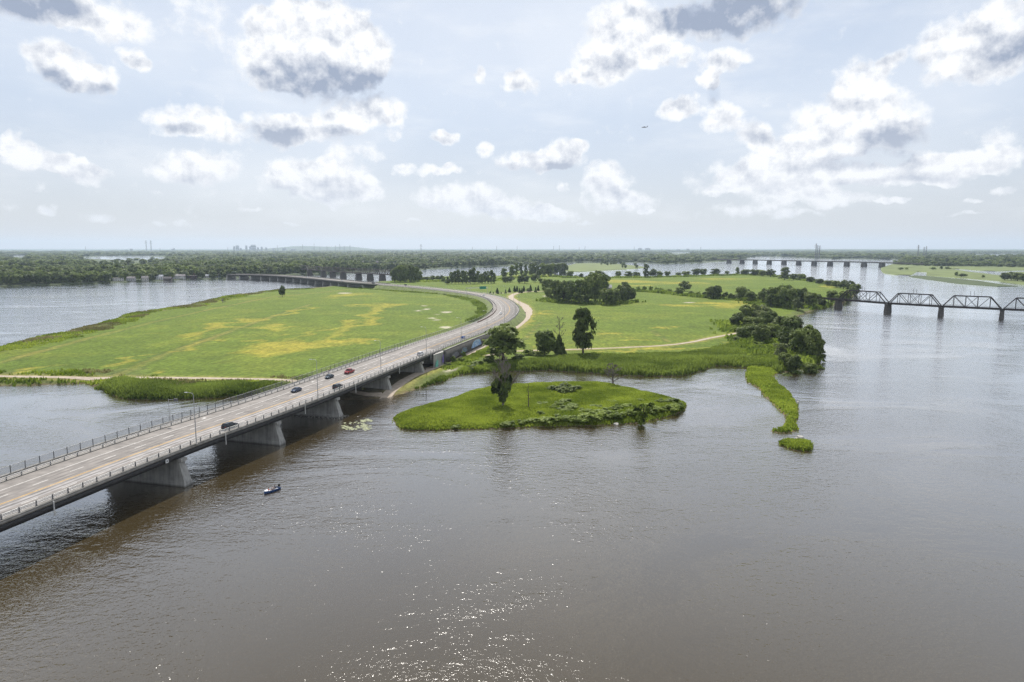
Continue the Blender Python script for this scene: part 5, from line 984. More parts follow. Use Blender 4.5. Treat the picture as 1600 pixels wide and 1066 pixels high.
# --- the woods beyond: one mass
def woods():
    r_ = np.random.default_rng(11); pts = []
    n = 52000; az = r_.uniform(-.78, .78, n); u = r_.random(n); r0, r1 = 1120.0, 15000.0
    rr = r0 * (r1 / r0) ** u; X = rr * np.sin(az); Y = rr * np.cos(az)
    ok = sdist(FAR, X, Y) > 8
    for lk in LAKE:
        q = np.array(lk); qa = np.arctan2(q[:, 0], q[:, 1]); qr = np.hypot(q[:, 0], q[:, 1])
        mid = (qa.min() + qa.max()) / 2; half = (qa.max() - qa.min()) / 2; u_ = 1 - ((az - mid) / half) ** 2
        ok &= (sdist(lk, X, Y) < -10) & ~((u_ > .05) & (rr > qr.min() * (1 - .40 * np.clip(u_, 0, 1) ** .5)) & (rr < qr.max()) & (fbm(X, Y, 120, 2, 8) > -.42))
    for j, (hx, hy, _, _) in enumerate(HOUSE): ok &= ~((np.abs(X - hx * Y / hy) < (10 if j < 10 else 15)) & (Y < hy + 10) & (Y > hy - (60 if j < 10 else 170)))
    clear = fbm(X, Y, 420, 3, 71); ok &= ~((clear > .34) & (rr > 1900))
    belt = [(1358.9,2463.8),(1314.4,2203.7),(1412.9,2165.5),(1545.4,2072.3),(1672.4,1993.0),(3590.0,4194.0),(3121.8,4194.0),(2529.2,3882.8),(1999.1,3436.3),(1700.2,2993.5)]
    b = sdist(belt, X, Y) > 4; isl = (sdist(MEADOW, X, Y) > 0)
    ok |= b & (r_.random(n) < .9)
    X, Y, rr = X[ok], Y[ok], rr[ok]; h = r_.uniform(8, 20, len(X)) * (.75 + .55 * sm(fbm(X, Y, 160, 3, 5), -.2, .3)); w = np.maximum(h * r_.uniform(.7, 1.1, len(X)), rr / 105.0)
    V = [np.stack([X, Y, np.full(len(X), .9)], 1)]; H_ = [h]; W_ = [w]
    # a thin scatter on the channel islets
    m2 = 900; x2 = r_.uniform(300, 1100, m2); y2 = r_.uniform(1500, 2800, m2); ok2 = (sdist(MEADOW, x2, y2) > 3) & (fbm(x2, y2, 90, 2, 4) > .12)
    V.append(np.stack([x2[ok2], y2[ok2], np.full(ok2.sum(), .9)], 1)); H_.append(r_.uniform(7, 14, ok2.sum())); W_.append(r_.uniform(8, 14, ok2.sum()))
    V = np.concatenate(V); H_ = np.concatenate(H_); W_ = np.concatenate(W_)
    me = bpy.data.meshes.new("distant_woods"); me.vertices.add(len(V)); me.vertices.foreach_set("co", V.astype(np.float32).ravel())
    a = me.attributes.new("size", 'FLOAT_VECTOR', 'POINT'); a.data.foreach_set("vector", np.stack([W_, W_, H_], 1).astype(np.float32).ravel())
    a = me.attributes.new("turn", 'FLOAT_VECTOR', 'POINT'); a.data.foreach_set("vector", np.stack([0 * H_, 0 * H_, r_.uniform(0, 6.28, len(V))], 1).astype(np.float32).ravel())
    o = link("distant_woods", me); tag(o, "hazy dark green woods covering the far shores to the horizon", "woods", kind="stuff")
    src = bpy.data.collections.new("wood_kinds")
    for k in range(6):
        c, t = PROTO['far', k]; src.objects.link(bpy.data.objects.new("wood_crown", c))
    ng = bpy.data.node_groups.new("spread trees", 'GeometryNodeTree'); ng.is_modifier = True
    ng.interface.new_socket("Geometry", in_out='INPUT', socket_type='NodeSocketGeometry'); ng.interface.new_socket("Geometry", in_out='OUTPUT', socket_type='NodeSocketGeometry')
    N = ng.nodes.new; L = ng.links.new; gi = N('NodeGroupInput'); go = N('NodeGroupOutput')
    ci = N('GeometryNodeCollectionInfo'); ci.inputs['Collection'].default_value = src; ci.inputs['Separate Children'].default_value = True; ci.inputs['Reset Children'].default_value = True
    ip = N('GeometryNodeInstanceOnPoints'); ip.inputs['Pick Instance'].default_value = True
    def na(nm):
        q = N('GeometryNodeInputNamedAttribute'); q.data_type = 'FLOAT_VECTOR'; q.inputs['Name'].default_value = nm; return q.outputs[0]
    rv = N('FunctionNodeRandomValue'); rv.data_type = 'INT'; rv.inputs[4].default_value = 0; rv.inputs[5].default_value = 5
    L(gi.outputs[0], ip.inputs['Points']); L(ci.outputs[0], ip.inputs['Instance']); L(rv.outputs[2], ip.inputs['Instance Index']); L(na("turn"), ip.inputs['Rotation']); L(na("size"), ip.inputs['Scale'])
    L(ip.outputs[0], go.inputs[0]); md = o.modifiers.new("spread", 'NODES'); md.node_group = ng
woods()

# --- reeds and grasses: far too many to count
def blades(name, X, Y, Z, h, w, per, mat, label, cat, seed, lean=.28, tip=.25, tintn=18):
    r_ = np.random.default_rng(seed); n = len(X) * per; cx = np.repeat(X, per) + r_.normal(0, .28, n) * np.repeat(w, per) * 2; cy = np.repeat(Y, per) + r_.normal(0, .28, n) * np.repeat(w, per) * 2; cz = np.repeat(Z, per)
    hh = np.repeat(h, per) * r_.uniform(.6, 1.15, n); ww = np.repeat(w, per) * r_.uniform(.6, 1.3, n); a = r_.uniform(0, 6.28, n); l = r_.normal(0, lean, n) * hh; la = r_.uniform(0, 6.28, n)
    dx, dy = np.cos(a) * ww / 2, np.sin(a) * ww / 2; tx, ty = np.cos(la) * l, np.sin(la) * l
    V = np.stack([np.stack([cx - dx, cy - dy, cz - .15], 1), np.stack([cx + dx, cy + dy, cz - .15], 1), np.stack([cx + tx + dx * tip, cy + ty + dy * tip, cz + hh], 1), np.stack([cx + tx * .9 - dx * tip, cy + ty * .9 - dy * tip, cz + hh * .93], 1)], 1).reshape(-1, 3)
    base = .45 + fbm(X, Y, tintn, 4, seed) * 1.0; t = np.clip(np.repeat(base, per) + r_.normal(0, .16, n), 0, 1)
    me = np_mesh(name, V, np.arange(n * 4).reshape(-1, 4), mat, False, {'tint': ('FLOAT', 'POINT', np.repeat(t, 4))})
    return tag(link(name, me), label, cat, kind="stuff")
def scatter(poly, n, seed):
    r_ = np.random.default_rng(seed); P = np.array(poly); X = r_.uniform(P[:, 0].min(), P[:, 0].max(), n); Y = r_.uniform(P[:, 1].min(), P[:, 1].max(), n); ok = sdist(poly, X, Y) > 0; return X[ok], Y[ok], r_
def reeds(name, poly, n, h0, h1, w, per, mat, label, seed, paths=True, front=8.0):
    X, Y, r_ = scatter(poly, n, seed); sd = main_sd(X, Y); ok = sd > .2
    if paths: ok &= (pdist(PATH_MAIN, X, Y) > 5.5) & (pdist(PATH_RIGHT, X, Y) > 3) & (pdist(PATH_LEFT, X, Y) > 3)
    X, Y, sd = X[ok], Y[ok], sd[ok]; Z = main_z(X, Y); h = np.where(sd < front, h1, h0 + (h1 - h0) * np.exp(-(sd - front) / 8)) * (1 + fbm(X, Y, 9, 3, seed + 1) * 1.1); h *= sm(sd, -.3, 1.2) * .5 + .5
    return blades(name, X, Y, Z, h, np.full(len(X), w), per, mat, label, "reeds", seed)
REED_S = [(-23.0,301.3),(-18.0,316.1),(0.0,332.4),(23.4,352.5),(44.5,361.2),(68.1,359.0),(89.6,363.5),(117.4,387.6),(141.3,415.0),(149.4,380.0),(121.9,301.3),(109.1,314.4),(97.8,321.3),(84.0,304.5),(75.4,295.2),(56.2,295.2),(42.6,298.2),(29.1,306.1),(17.7,309.3),(0.0,306.1),(-17.2,301.3)]
reeds("reed_bed", REED_S, 52000, .9, 2.1, .55, 5, M['reed'], "tall green reed bed along the near shore of the big island", 301)
REED_P = [(-48.9,250.3),(-46.8,260.5),(-41.9,274.1),(-31.2,298.2),(-21.4,321.3),(-17.5,334.3),(-12.7,334.3),(-11.5,302.9),(-17.2,301.3),(-22.6,296.7),(-29.5,280.8),(-36.0,269.0),(-40.0,261.7),(-46.1,253.6)]
reeds("bank_weeds", REED_P, 16000, .5, 1.5, .5, 5, M['shrub'], "weedy green bank between the gravel path and the channel", 302, front=3.0)
REED_L = [(-172.7,274.1),(-169.8,285.0),(-151.4,283.6),(-134.6,282.2),(-101.3,279.4),(-89.4,271.5),(-80.4,254.7),(-97.4,254.7),(-110.6,251.3),(-119.2,249.2),(-133.0,248.1),(-143.7,250.3),(-152.8,257.0),(-167.7,270.3)]
reeds("reed_bed", REED_L, 26000, .7, 1.9, .55, 5, M['reed'], "reed bed on the left bank next to the highway bridge", 303)
REED_E = [(126.0,380.0),(149.4,380.0),(159.4,346.2),(146.6,317.8),(124.6,304.5),(108.6,312.7)]
reeds("bank_weeds", REED_E, 9000, 1.0, 1.6, .5, 5, M['shrub'], "weeds under the trees of the right-hand bank", 304)
def marsh():
    P = np.array(MAIN); r_ = np.random.default_rng(305); n = 90000; X = r_.uniform(P[:, 0].min(), -60, n); Y = r_.uniform(255, 960, n); sd = main_sd(X, Y)
    keep = (sd > .1) & (sd < 26 + fbm(X, Y, 25, 3, 3) * 14) & (fbm(X, Y, 16, 3, 6) > -.2) & (pdist(PATH_LEFT, X, Y) > 3); X, Y, sd = X[keep], Y[keep], sd[keep]
    dark = fbm(X, Y, 30, 3, 12) > .08
    for sel, mt, lb, sd_, h in ((~dark, 'grass', "green fringe of grass along the left shore", 306, 1.0), (dark, 'marsh', "brownish marsh grass along the left shore", 307, .9)):
        blades("marsh_grass", X[sel], Y[sel], main_z(X[sel], Y[sel]), np.full(sel.sum(), h) * (1 + fbm(X[sel], Y[sel], 9, 3, 8) * .7), np.full(sel.sum(), .9), 3, M[mt], lb, "grass", sd_)
    X = r_.uniform(-260, 30, 60000); Y = r_.uniform(380, 960, 60000); d = pdist(TRENCH, X, Y); keep = (d < 9 + fbm(X, Y, 14, 3, 4) * 5) & (pdist(ROAD_CL, X, Y) > 17); X, Y = X[keep], Y[keep]
    blades("ditch_reeds", X, Y, main_z(X, Y), np.full(len(X), 1.5), np.full(len(X), .8), 4, M['reed'], "reeds in the ditch on the inside of the highway bend", "reeds", 308)
    # reed rafts lying off the left shore
    for j, e in enumerate([(-326.3,681.0,9.2,27.6,8.0,-16.5),(-331.4,919.0,5.2,9.5,4.9,-13.6),(-305.3,964.8,5.9,7.1,4.8,-15.0),(-173.7,279.9,3.7,0.0,2.4,-3.9),(-175.3,289.4,3.3,0.0,2.5,-4.2)]):
        a = r_.uniform(0, 6.28, 900); q = np.sqrt(r_.random(900)); X = e[0] + e[2] * q * np.cos(a) + e[4] * q * np.sin(a); Y = e[1] + e[3] * q * np.cos(a) + e[5] * q * np.sin(a)
        if j > 2: k = fbm(X, Y, 5, 2, 3) > .1; X, Y = X[k], Y[k]
        blades("reed_raft", X, Y, X * 0, np.full(len(X), .9), np.full(len(X), .9), 4, M['reed' if j > 2 else 'marsh'], ["dark reed raft lying off the left shore", "small reed patch off the left shore near the lone tree", "reed patch by the far bridge piers", "sparse reeds in the left bay below the track", "broken reeds at the mouth of the left bay"][j], "reeds", 310 + j)
marsh()
def lawn(name, poly, zf, n, h, w, label, seed, mat='grass'):
    X, Y, r_ = scatter(poly, n, seed); z = zf(X, Y); ok = z > .15; X, Y, z = X[ok], Y[ok], z[ok]
    blades(name, X, Y, z, h * (1 + fbm(X, Y, 6, 4, seed) * .9), np.full(len(X), w), 4, M[mat], label, "grass", seed, lean=.4, tip=.4, tintn=10)
lawn("islet_grass", SMALL, small_z, 60000, .55, .5, "bright green grass covering the islet", 321)
lawn("jetty_grass", JETTY, jetty_z, 20000, .75, .5, "bright green growth covering the curved stone jetty", 322)
lawn("rock_islet_grass", ISLET, islet_z, 1500, .8, .45, "green tuft covering the tiny rocky islet", 323)

# undergrowth that ties the rows and woods to the ground
def undergrowth(name, line, width, n, h, label, seed, mat='shrub'):
    r_ = np.random.default_rng(seed); P = smooth_line(line, 2.0, 1); k = r_.integers(0, len(P), n); X = P[k, 0] + r_.normal(0, width, n); Y = P[k, 1] + r_.normal(0, width, n)
    ok = (main_sd(X, Y) > .5) & (pdist(PATH_MAIN, X, Y) > 5) & (pdist(PATH_RIGHT, X, Y) > 3.5); X, Y = X[ok], Y[ok]; hh = h * (1 + fbm(X, Y, 12, 3, seed) * 1.2)
    blades(name, X, Y, main_z(X, Y), np.maximum(.4, hh), np.full(len(X), 1.5), 3, M[mat], label, "undergrowth", seed, lean=.35, tip=.6)
undergrowth("hedge_undergrowth", [(156.0,900.7),(188.4,874.4),(201.3,826.0),(220.2,782.7),(244.2,743.7),(266.0,708.3)], 3.0, 3200, 2.4, "scrub filling the hedge between the right-hand fields", 401)
undergrowth("shore_undergrowth", [(97.9,1309.6),(194.9,1303.9),(314.0,1344.7),(389.8,1391.4),(471.0,1441.3),(538.2,1441.3),(527.0,1359.9),(519.0,1234.3),(504.6,1079.1),(481.3,973.9)], 4.0, 4200, 2.6, "low scrub along the island's far shore", 402)
undergrowth("wood_undergrowth", [(176.3,512.5),(164.8,453.4),(155.7,406.4),(148.3,368.0),(147.9,346.2),(155.1,346.2)], 9.0, 5200, 2.4, "scrub under the wood on the right bank", 403)
undergrowth("wood_undergrowth", [(253.0,700.0),(264.1,653.9),(288.7,653.9),(321.1,683.9)], 6.0, 3000, 2.4, "scrub under the wood by the railway bridge", 404)
undergrowth("grove_undergrowth", [(41.4,734.5),(53.2,708.3),(78.9,700.0),(96.3,683.9),(124.5,716.9)], 5.0, 3000, 2.2, "scrub round the foot of the farm grove", 405)
undergrowth("channel_undergrowth", [(-195.6,1162.7),(-119.6,1162.7),(-65.2,1162.7),(-22.6,1209.5),(0.0,1315.3),(77.1,1375.5),(122.9,1315.3)], 6.0, 4200, 2.2, "scrub on the low ground by the middle channel", 406)
undergrowth("path_weeds", [(-32.2,319.6),(-25.5,336.2),(-18.5,354.6),(-10.8,380.0)], 2.0, 1600, .9, "weeds between the retaining wall and the gravel path", 407)

# ------------------------------------------------------------------ street furniture
def lamp_meshes():
    m = MB(); m.tube([(0, 0, 0), (0, 0, 6), (0, 0, 12.4), (0.0, .25, 12.85), (0, .8, 13.0)], [.13, .105, .075, .06, .05], 8); pole = m.mesh("pole", M['steel'])
    m = MB(); m.tube([(0, .75, 13.0), (0, 1.9, 13.05)], .045, 6); arm = m.mesh("arm", M['steel'])
    m = MB(); m.frustum([(-.17, 1.75, 12.93), (.17, 1.75, 12.93), (.13, 2.65, 12.98), (-.13, 2.65, 12.98)], [(-.12, 1.75, 13.13), (.12, 1.75, 13.13), (.06, 2.65, 13.07), (-.06, 2.65, 13.07)]); head = m.mesh("lamp_head", M['rail'])
    m = MB(); m.box(-.28, .28, -.28, .28, -.35, .05); foot = m.mesh("foot_plate", M['deck'])
    return pole, arm, head, foot
LAMP = lamp_meshes()
def lamp(i, off, dz, label, scale=1.0, flip=False):
    o = empty("street_lamp", rp(i, off, dz), heading(i) + (math.pi if flip else 0)); o.scale = (scale,) * 3; tag(o, label, "street lamp", "lamps along the highway")
    for n_, me in zip(("pole", "arm", "lamp_head", "foot_plate"), LAMP): link(n_, me, o)
lamp_y = [166.8, 218, 263.6, 310.3, 360, 411, 460]
lamp_l = ["tall street lamp nearest the camera on the highway bridge's near rail", "second tall street lamp from the camera on the bridge rail, by the dark blue cars", "third tall street lamp on the bridge rail, beyond the red pickup",
          "fourth tall street lamp, at the island end of the bridge by the white car", "street lamp above the graffiti on the retaining wall", "street lamp where the retaining wall gets low, before the bend", "tall street lamp on the outside of the road bend"]
for y_, l_ in zip(lamp_y, lamp_l): lamp(st_y(y_), -0.75 if y_ < 330 else -1.0, 0.3 if y_ < 330 else -.1, l_)
for k in range(8): lamp(st_y(510) + k * 16, -1.0, -.1, "slender street lamp beyond the bend, %s along the road" % ("first second third fourth fifth sixth seventh eighth".split()[k]))
def cantilever():
    o = empty("sign_post", rp(st_y(181.5), W_ALL + .3, .2), heading(st_y(181.5))); tag(o, "short grey post with a box sign at the bridge's far rail", "sign")
    m = MB(); m.tube([(0, 0, 0), (0, 0, 6.6)], [.10, .07], 8); m.build("pole", M['steel'], o)
    m = MB(); m.tube([(0, 0, 6.4), (0, -2.6, 6.5)], .05, 6); m.build("arm", M['steel'], o)
    m = MB(); m.box(-.12, .12, -3.3, -2.1, 6.1, 6.9); m.build("sign_box", M['post'], o)
cantilever()
def gantry():
    i = st_y(800); o = empty("sign_gantry", rp(i, 11, 0), heading(i)); tag(o, "overhead sign gantry with a green panel spanning the road beyond the bend", "sign")
    for u in (-13.5, 13.5): m = MB(); m.tube([(0, u, -2), (0, u, 8.2)], .22, 8); m.build("post", M['rail'], o)
    m = MB(); m.bar((0, -13.5, 7.8), (0, 13.5, 7.8), .25); m.bar((0, -13.5, 6.8), (0, 13.5, 6.8), .25)
    for k in range(12): m.bar((0, -13.5 + k * 2.25, 6.8 if k % 2 else 7.8), (0, -11.25 + k * 2.25, 7.8 if k % 2 else 6.8), .14)
    m.build("truss", M['rail'], o)
    m = MB(); m.box(-.45, -.3, -11.5, -3.0, 5.6, 9.0); p_ = m.build("sign_panel", plain('green road sign', (0.01, 0.20, 0.13), .5, var=.06), o)
    m = MB()
    for (y0, y1, z0, z1) in ((-11.4, -3.1, 5.68, 5.78), (-11.4, -3.1, 8.82, 8.92), (-11.4, -11.3, 5.68, 8.92), (-3.2, -3.1, 5.68, 8.92)): m.box(-.47, -.452, y0, y1, z0, z1)
    m.build("border", M['white'], p_)
gantry()

# ------------------------------------------------------------------ vehicles
M['glass'] = plain('dark car glass', (0.015, 0.018, 0.02), 0.08, var=0.05, spec=0.6)
M['tyre'] = plain('tyre rubber', (0.018, 0.018, 0.018), 0.85, var=0.1)
M['rim'] = plain('alloy rim', (0.45, 0.45, 0.46), 0.35, 0.7, var=0.05)
M['tail'] = plain('red tail lamp', (0.35, 0.01, 0.01), 0.3, var=0.05)
M['head'] = plain('clear head lamp', (0.75, 0.75, 0.72), 0.2, var=0.05)
def wheel_meshes():
    m = MB(); n = 14
    def ring(y, r): return [(r * math.cos(2 * math.pi * k / n), y, r * math.sin(2 * math.pi * k / n)) for k in range(n)]
    vs = ring(-.11, .20) + ring(-.11, .32) + ring(-.07, .34) + ring(.07, .34) + ring(.11, .32) + ring(.11, .20)
    m.add(vs, [(j * n + k, j * n + (k + 1) % n, (j + 1) * n + (k + 1) % n, (j + 1) * n + k) for j in range(5) for k in range(n)]); t = m.mesh("tyre", M['tyre'])
    m = MB(); m.add(ring(-.09, .205) + ring(-.06, .06) + ring(.09, .205) + ring(.06, .06), [tuple(range(n, 2 * n)), tuple(range(3 * n, 4 * n))] + [(k, (k + 1) % n, n + (k + 1) % n, n + k) for k in range(n)] + [(2 * n + k, 2 * n + (k + 1) % n, 3 * n + (k + 1) % n, 3 * n + k) for k in range(n)])
    return t, m.mesh("rim", M['rim'])
TYRE, RIM = wheel_meshes()
def loft(m, secs, close=True):
    n = len(secs[0]); vs = [v for s_ in secs for v in s_]; fs = []
    for j in range(len(secs) - 1):
        for k in range(n - 1): fs.append((j * n + k, j * n + k + 1, (j + 1) * n + k + 1, (j + 1) * n + k))
    fs.append(tuple(range(n))); fs.append(tuple(range((len(secs) - 1) * n, len(secs) * n)))
    m.add(vs, fs)
KIND = {  # length, width, body top profile (x, z), cabin (x0b, x0t, x1t, x1b, z0, z1)
    'sedan': (4.6, 1.80, [(-2.3, .62), (-2.22, .92), (-1.35, 1.0), (.85, .98), (2.05, .82), (2.3, .60)], (-1.62, -.95, .28, 1.12, .96, 1.43)),
    'suv': (4.75, 1.90, [(-2.37, .70), (-2.30, 1.08), (-1.5, 1.12), (.95, 1.10), (2.15, .98), (2.37, .68)], (-2.2, -1.85, .30, 1.10, 1.08, 1.70)),
    'hatch': (4.1, 1.75, [(-2.05, .62), (-1.98, 1.0), (-1.2, 1.04), (.75, 1.0), (1.85, .84), (2.05, .58)], (-1.92, -1.5, .30, 1.08, .98, 1.50)),
    'pickup': (5.7, 1.98, [(-2.85, .70), (-2.82, 1.12), (-.75, 1.12), (1.25, 1.14), (2.65, 1.04), (2.85, .70)], (-.80, -.66, .62, 1.35, 1.10, 1.82))}
def car(kind, paint_, x, y, z, rz, label, cat="car"):
    Ln, W, prof, (c0b, c0t, c1t, c1b, z0, z1) = KIND[kind]; nm = {'suv': 'sport_utility_car', 'pickup': 'pickup_truck'}.get(kind, 'car')
    o = empty(nm, (x, y, z), rz); tag(o, label, cat); hw = W / 2
    m = MB(); secs = []
    for (px_, pz) in prof:
        t = 1 - .10 * abs(px_ / (Ln / 2)) ** 4; w = hw * t; secs.append([(px_, -w * .94, .24), (px_, -w, .42), (px_, -w, pz - .16), (px_, -w * .93, pz), (px_, w * .93, pz), (px_, w, pz - .16), (px_, w, .42), (px_, w * .94, .24)])
    # closed sections
    n = 8; vs = [v for s_ in secs for v in s_]; fs = [(j * n + k, j * n + (k + 1) % n, (j + 1) * n + (k + 1) % n, (j + 1) * n + k) for j in range(len(secs) - 1) for k in range(n)]
    fs += [tuple(range(n)), tuple(range((len(secs) - 1) * n, len(secs) * n))]; m.add(vs, fs); body = m.build("body", paint_, o)
    bt, tp = hw * .90, hw * .70
    m = MB(); m.frustum([(c0b, -bt, z0), (c1b, -bt, z0), (c1b, bt, z0), (c0b, bt, z0)], [(c0t, -tp, z1 - .05), (c1t, -tp, z1 - .05), (c1t, tp, z1 - .05), (c0t, tp, z1 - .05)]); m.build("windows", M['glass'], o)
    m = MB(); m.frustum([(c0t - .06, -tp - .03, z1 - .06), (c1t + .06, -tp - .03, z1 - .06), (c1t + .06, tp + .03, z1 - .06), (c0t - .06, tp + .03, z1 - .06)], [(c0t + .05, -tp + .06, z1 + .02), (c1t - .05, -tp + .06, z1 + .02), (c1t - .05, tp - .06, z1 + .02), (c0t + .05, tp - .06, z1 + .02)])
    for xm in (.5 * (c0t + c1t),):
        for s_ in (-1, 1): m.bar((xm * .9 + .1 * c0b, s_ * bt * 1.005, z0), (xm, s_ * (tp + .02), z1 - .05), .10)
    for xb, xt in ((c0b, c0t), (c1b, c1t)):
        for s_ in (-1, 1): m.bar((xb, s_ * bt, z0), (xt, s_ * tp, z1 - .04), .09)
    m.build("roof", paint_, o)
    for sx_ in (-Ln * .295, Ln * .31):
        for s_ in (-1, 1): w_ = link("wheel", TYRE, o, (sx_, s_ * (hw - .08), .34)); link("rim", RIM, w_)
    for s_ in (-1, 1):
        m = MB(); m.box(Ln / 2 - .16, Ln / 2 + .015, s_ * hw * .58 - .19, s_ * hw * .58 + .19, .60, .74); m.build("headlight", M['head'], o)
        m = MB(); m.box(-Ln / 2 - .015, -Ln / 2 + .14, s_ * hw * .66 - .16, s_ * hw * .66 + .16, prof[0][1] + .02, prof[0][1] + .20); m.build("tail_light", M['tail'], o)
        m = MB(); m.box(c1b - .25, c1b - .02, s_ * (hw + .10) - .09, s_ * (hw + .10) + .09, z0 + .02, z0 + .17); m.build("mirror", paint_, o)
    m = MB(); m.box(-Ln / 2 - .05, -Ln / 2 + .1, -hw * .86, hw * .86, .30, .52); m.box(Ln / 2 - .1, Ln / 2 + .05, -hw * .84, hw * .84, .28, .50); m.build("bumper", M['tyre'], o)
    if kind == 'pickup':
        m = MB(); m.box(-2.7, -.95, -.78, .78, 1.122, 1.13); m.build("load_bed", M['tyre'], o)
    return o
def paintm(c): return plain('car paint', c, .22, .25, var=.03, spec=.6)
BLACK, NAVY, SLATE, RED, WHITE, BLUE, SILVER = [paintm(c) for c in ((.022, .026, .032), (.03, .05, .10), (.035, .055, .075), (.30, .025, .03), (.72, .72, .72), (.03, .09, .34), (.42, .43, .45))]
def drive(kind, paint_, y, off, away, label, cat="car", st=None):
    i = st_y(y) if st is None else st; p = rp(i, off, .012); return car(kind, paint_, *p, heading(i) + (0 if away else math.pi), label, cat)
drive('suv', BLACK, 182, 2.6, True, "black estate car alone on the near side of the highway bridge")
drive('sedan', NAVY, 227.5, 13.6, False, "dark blue saloon coming towards the camera, nearest of the three oncoming vehicles")
drive('sedan', SLATE, 252, 15.0, False, "dark slate hatchback between the blue saloon and the red pickup")
drive('suv', BLACK, 236, 2.6, True, "black car driving away, abreast of the oncoming slate car")
drive('pickup', RED, 263, 12.6, False, "red pickup truck on the highway bridge", "pickup")
drive('suv', WHITE, 311, 2.4, True, "white car at the island end of the bridge by the fourth lamp")
drive('hatch', BLUE, 374, 2.4, True, "bright blue car passing above the graffiti wall")
drive('hatch', WHITE, 541, 13.2, False, "white car with dark nose rounding the road bend")
drive('sedan', WHITE, 772, 13.2, False, "pale car beyond the bend before the sign gantry")
for st_, off, pt, lb in ((I_AB2 + 6, 13, BLACK, "dark car at the near end of the far highway bridge"), (I_AB2 - 10, 2.6, BLACK, "dark car coming off the far highway bridge"), (I_AB2 + 30, 13, WHITE, "white van-like car on the middle of the far highway bridge"), (I_AB2 + 72, 13, WHITE, "white car small on the far highway bridge near its bend")):
    drive('suv', pt, 0, off, False, lb, st=st_)

# ------------------------------------------------------------------ people
SKIN = plain('skin', (.42, .25, .17), .6, var=.08, scale=8); HAIR = plain('dark hair', (.03, .02, .015), .8, var=.2, scale=30); SHORTS = plain('dark shorts', (.04, .045, .06), .85, var=.15, scale=10)
def fingers(wrist, d, side, idx, verts, edges, rad):
    """palm and five bent fingers from the wrist along d"""
    d = Vector(d).normalized(); s_ = Vector(side).normalized(); up = d.cross(s_).normalized(); w = Vector(wrist); palm = w + d * .085
    verts.append(palm); rad.append((.040, .018)); pi = len(verts) - 1; edges.append((idx, pi))
    for k, (o, l) in enumerate(((-.032, .062), (-.011, .074), (.011, .070), (.031, .055))):
        a = palm + s_ * o + d * .02; b = a + (d * .8 - up * .45).normalized() * l * .55; c = b + (d * .35 - up * .9).normalized() * l * .45
        i0 = len(verts); verts.extend([a, b, c]); rad.extend([(.0095,) * 2, (.009,) * 2, (.008,) * 2]); edges.extend([(pi, i0), (i0, i0 + 1), (i0 + 1, i0 + 2)])
    a = w + d * .035 + s_ * -.042; b = a + (d * .7 - s_ * .6).normalized() * .035; c = b + (d * .8 - up * .4).normalized() * .03
    i0 = len(verts); verts.extend([a, b, c]); rad.extend([(.013,) * 2, (.011,) * 2, (.009,) * 2]); edges.extend([(idx, i0), (i0, i0 + 1), (i0 + 1, i0 + 2)])
def skin_obj(name, verts, edges, rad, mat, parent, sub=1):
    me = bpy.data.meshes.new(name); me.from_pydata([tuple(v) for v in verts], edges, []); o = link(name, me, parent)
    md = o.modifiers.new("skin", 'SKIN'); md.use_smooth_shade = True
    for i, r_ in enumerate(rad): me.skin_vertices[0].data[i].radius = r_
    me.skin_vertices[0].data[0].use_root = True
    sb = o.modifiers.new("smooth", 'SUBSURF'); sb.levels = sb.render_levels = sub; me.materials.append(mat); return o
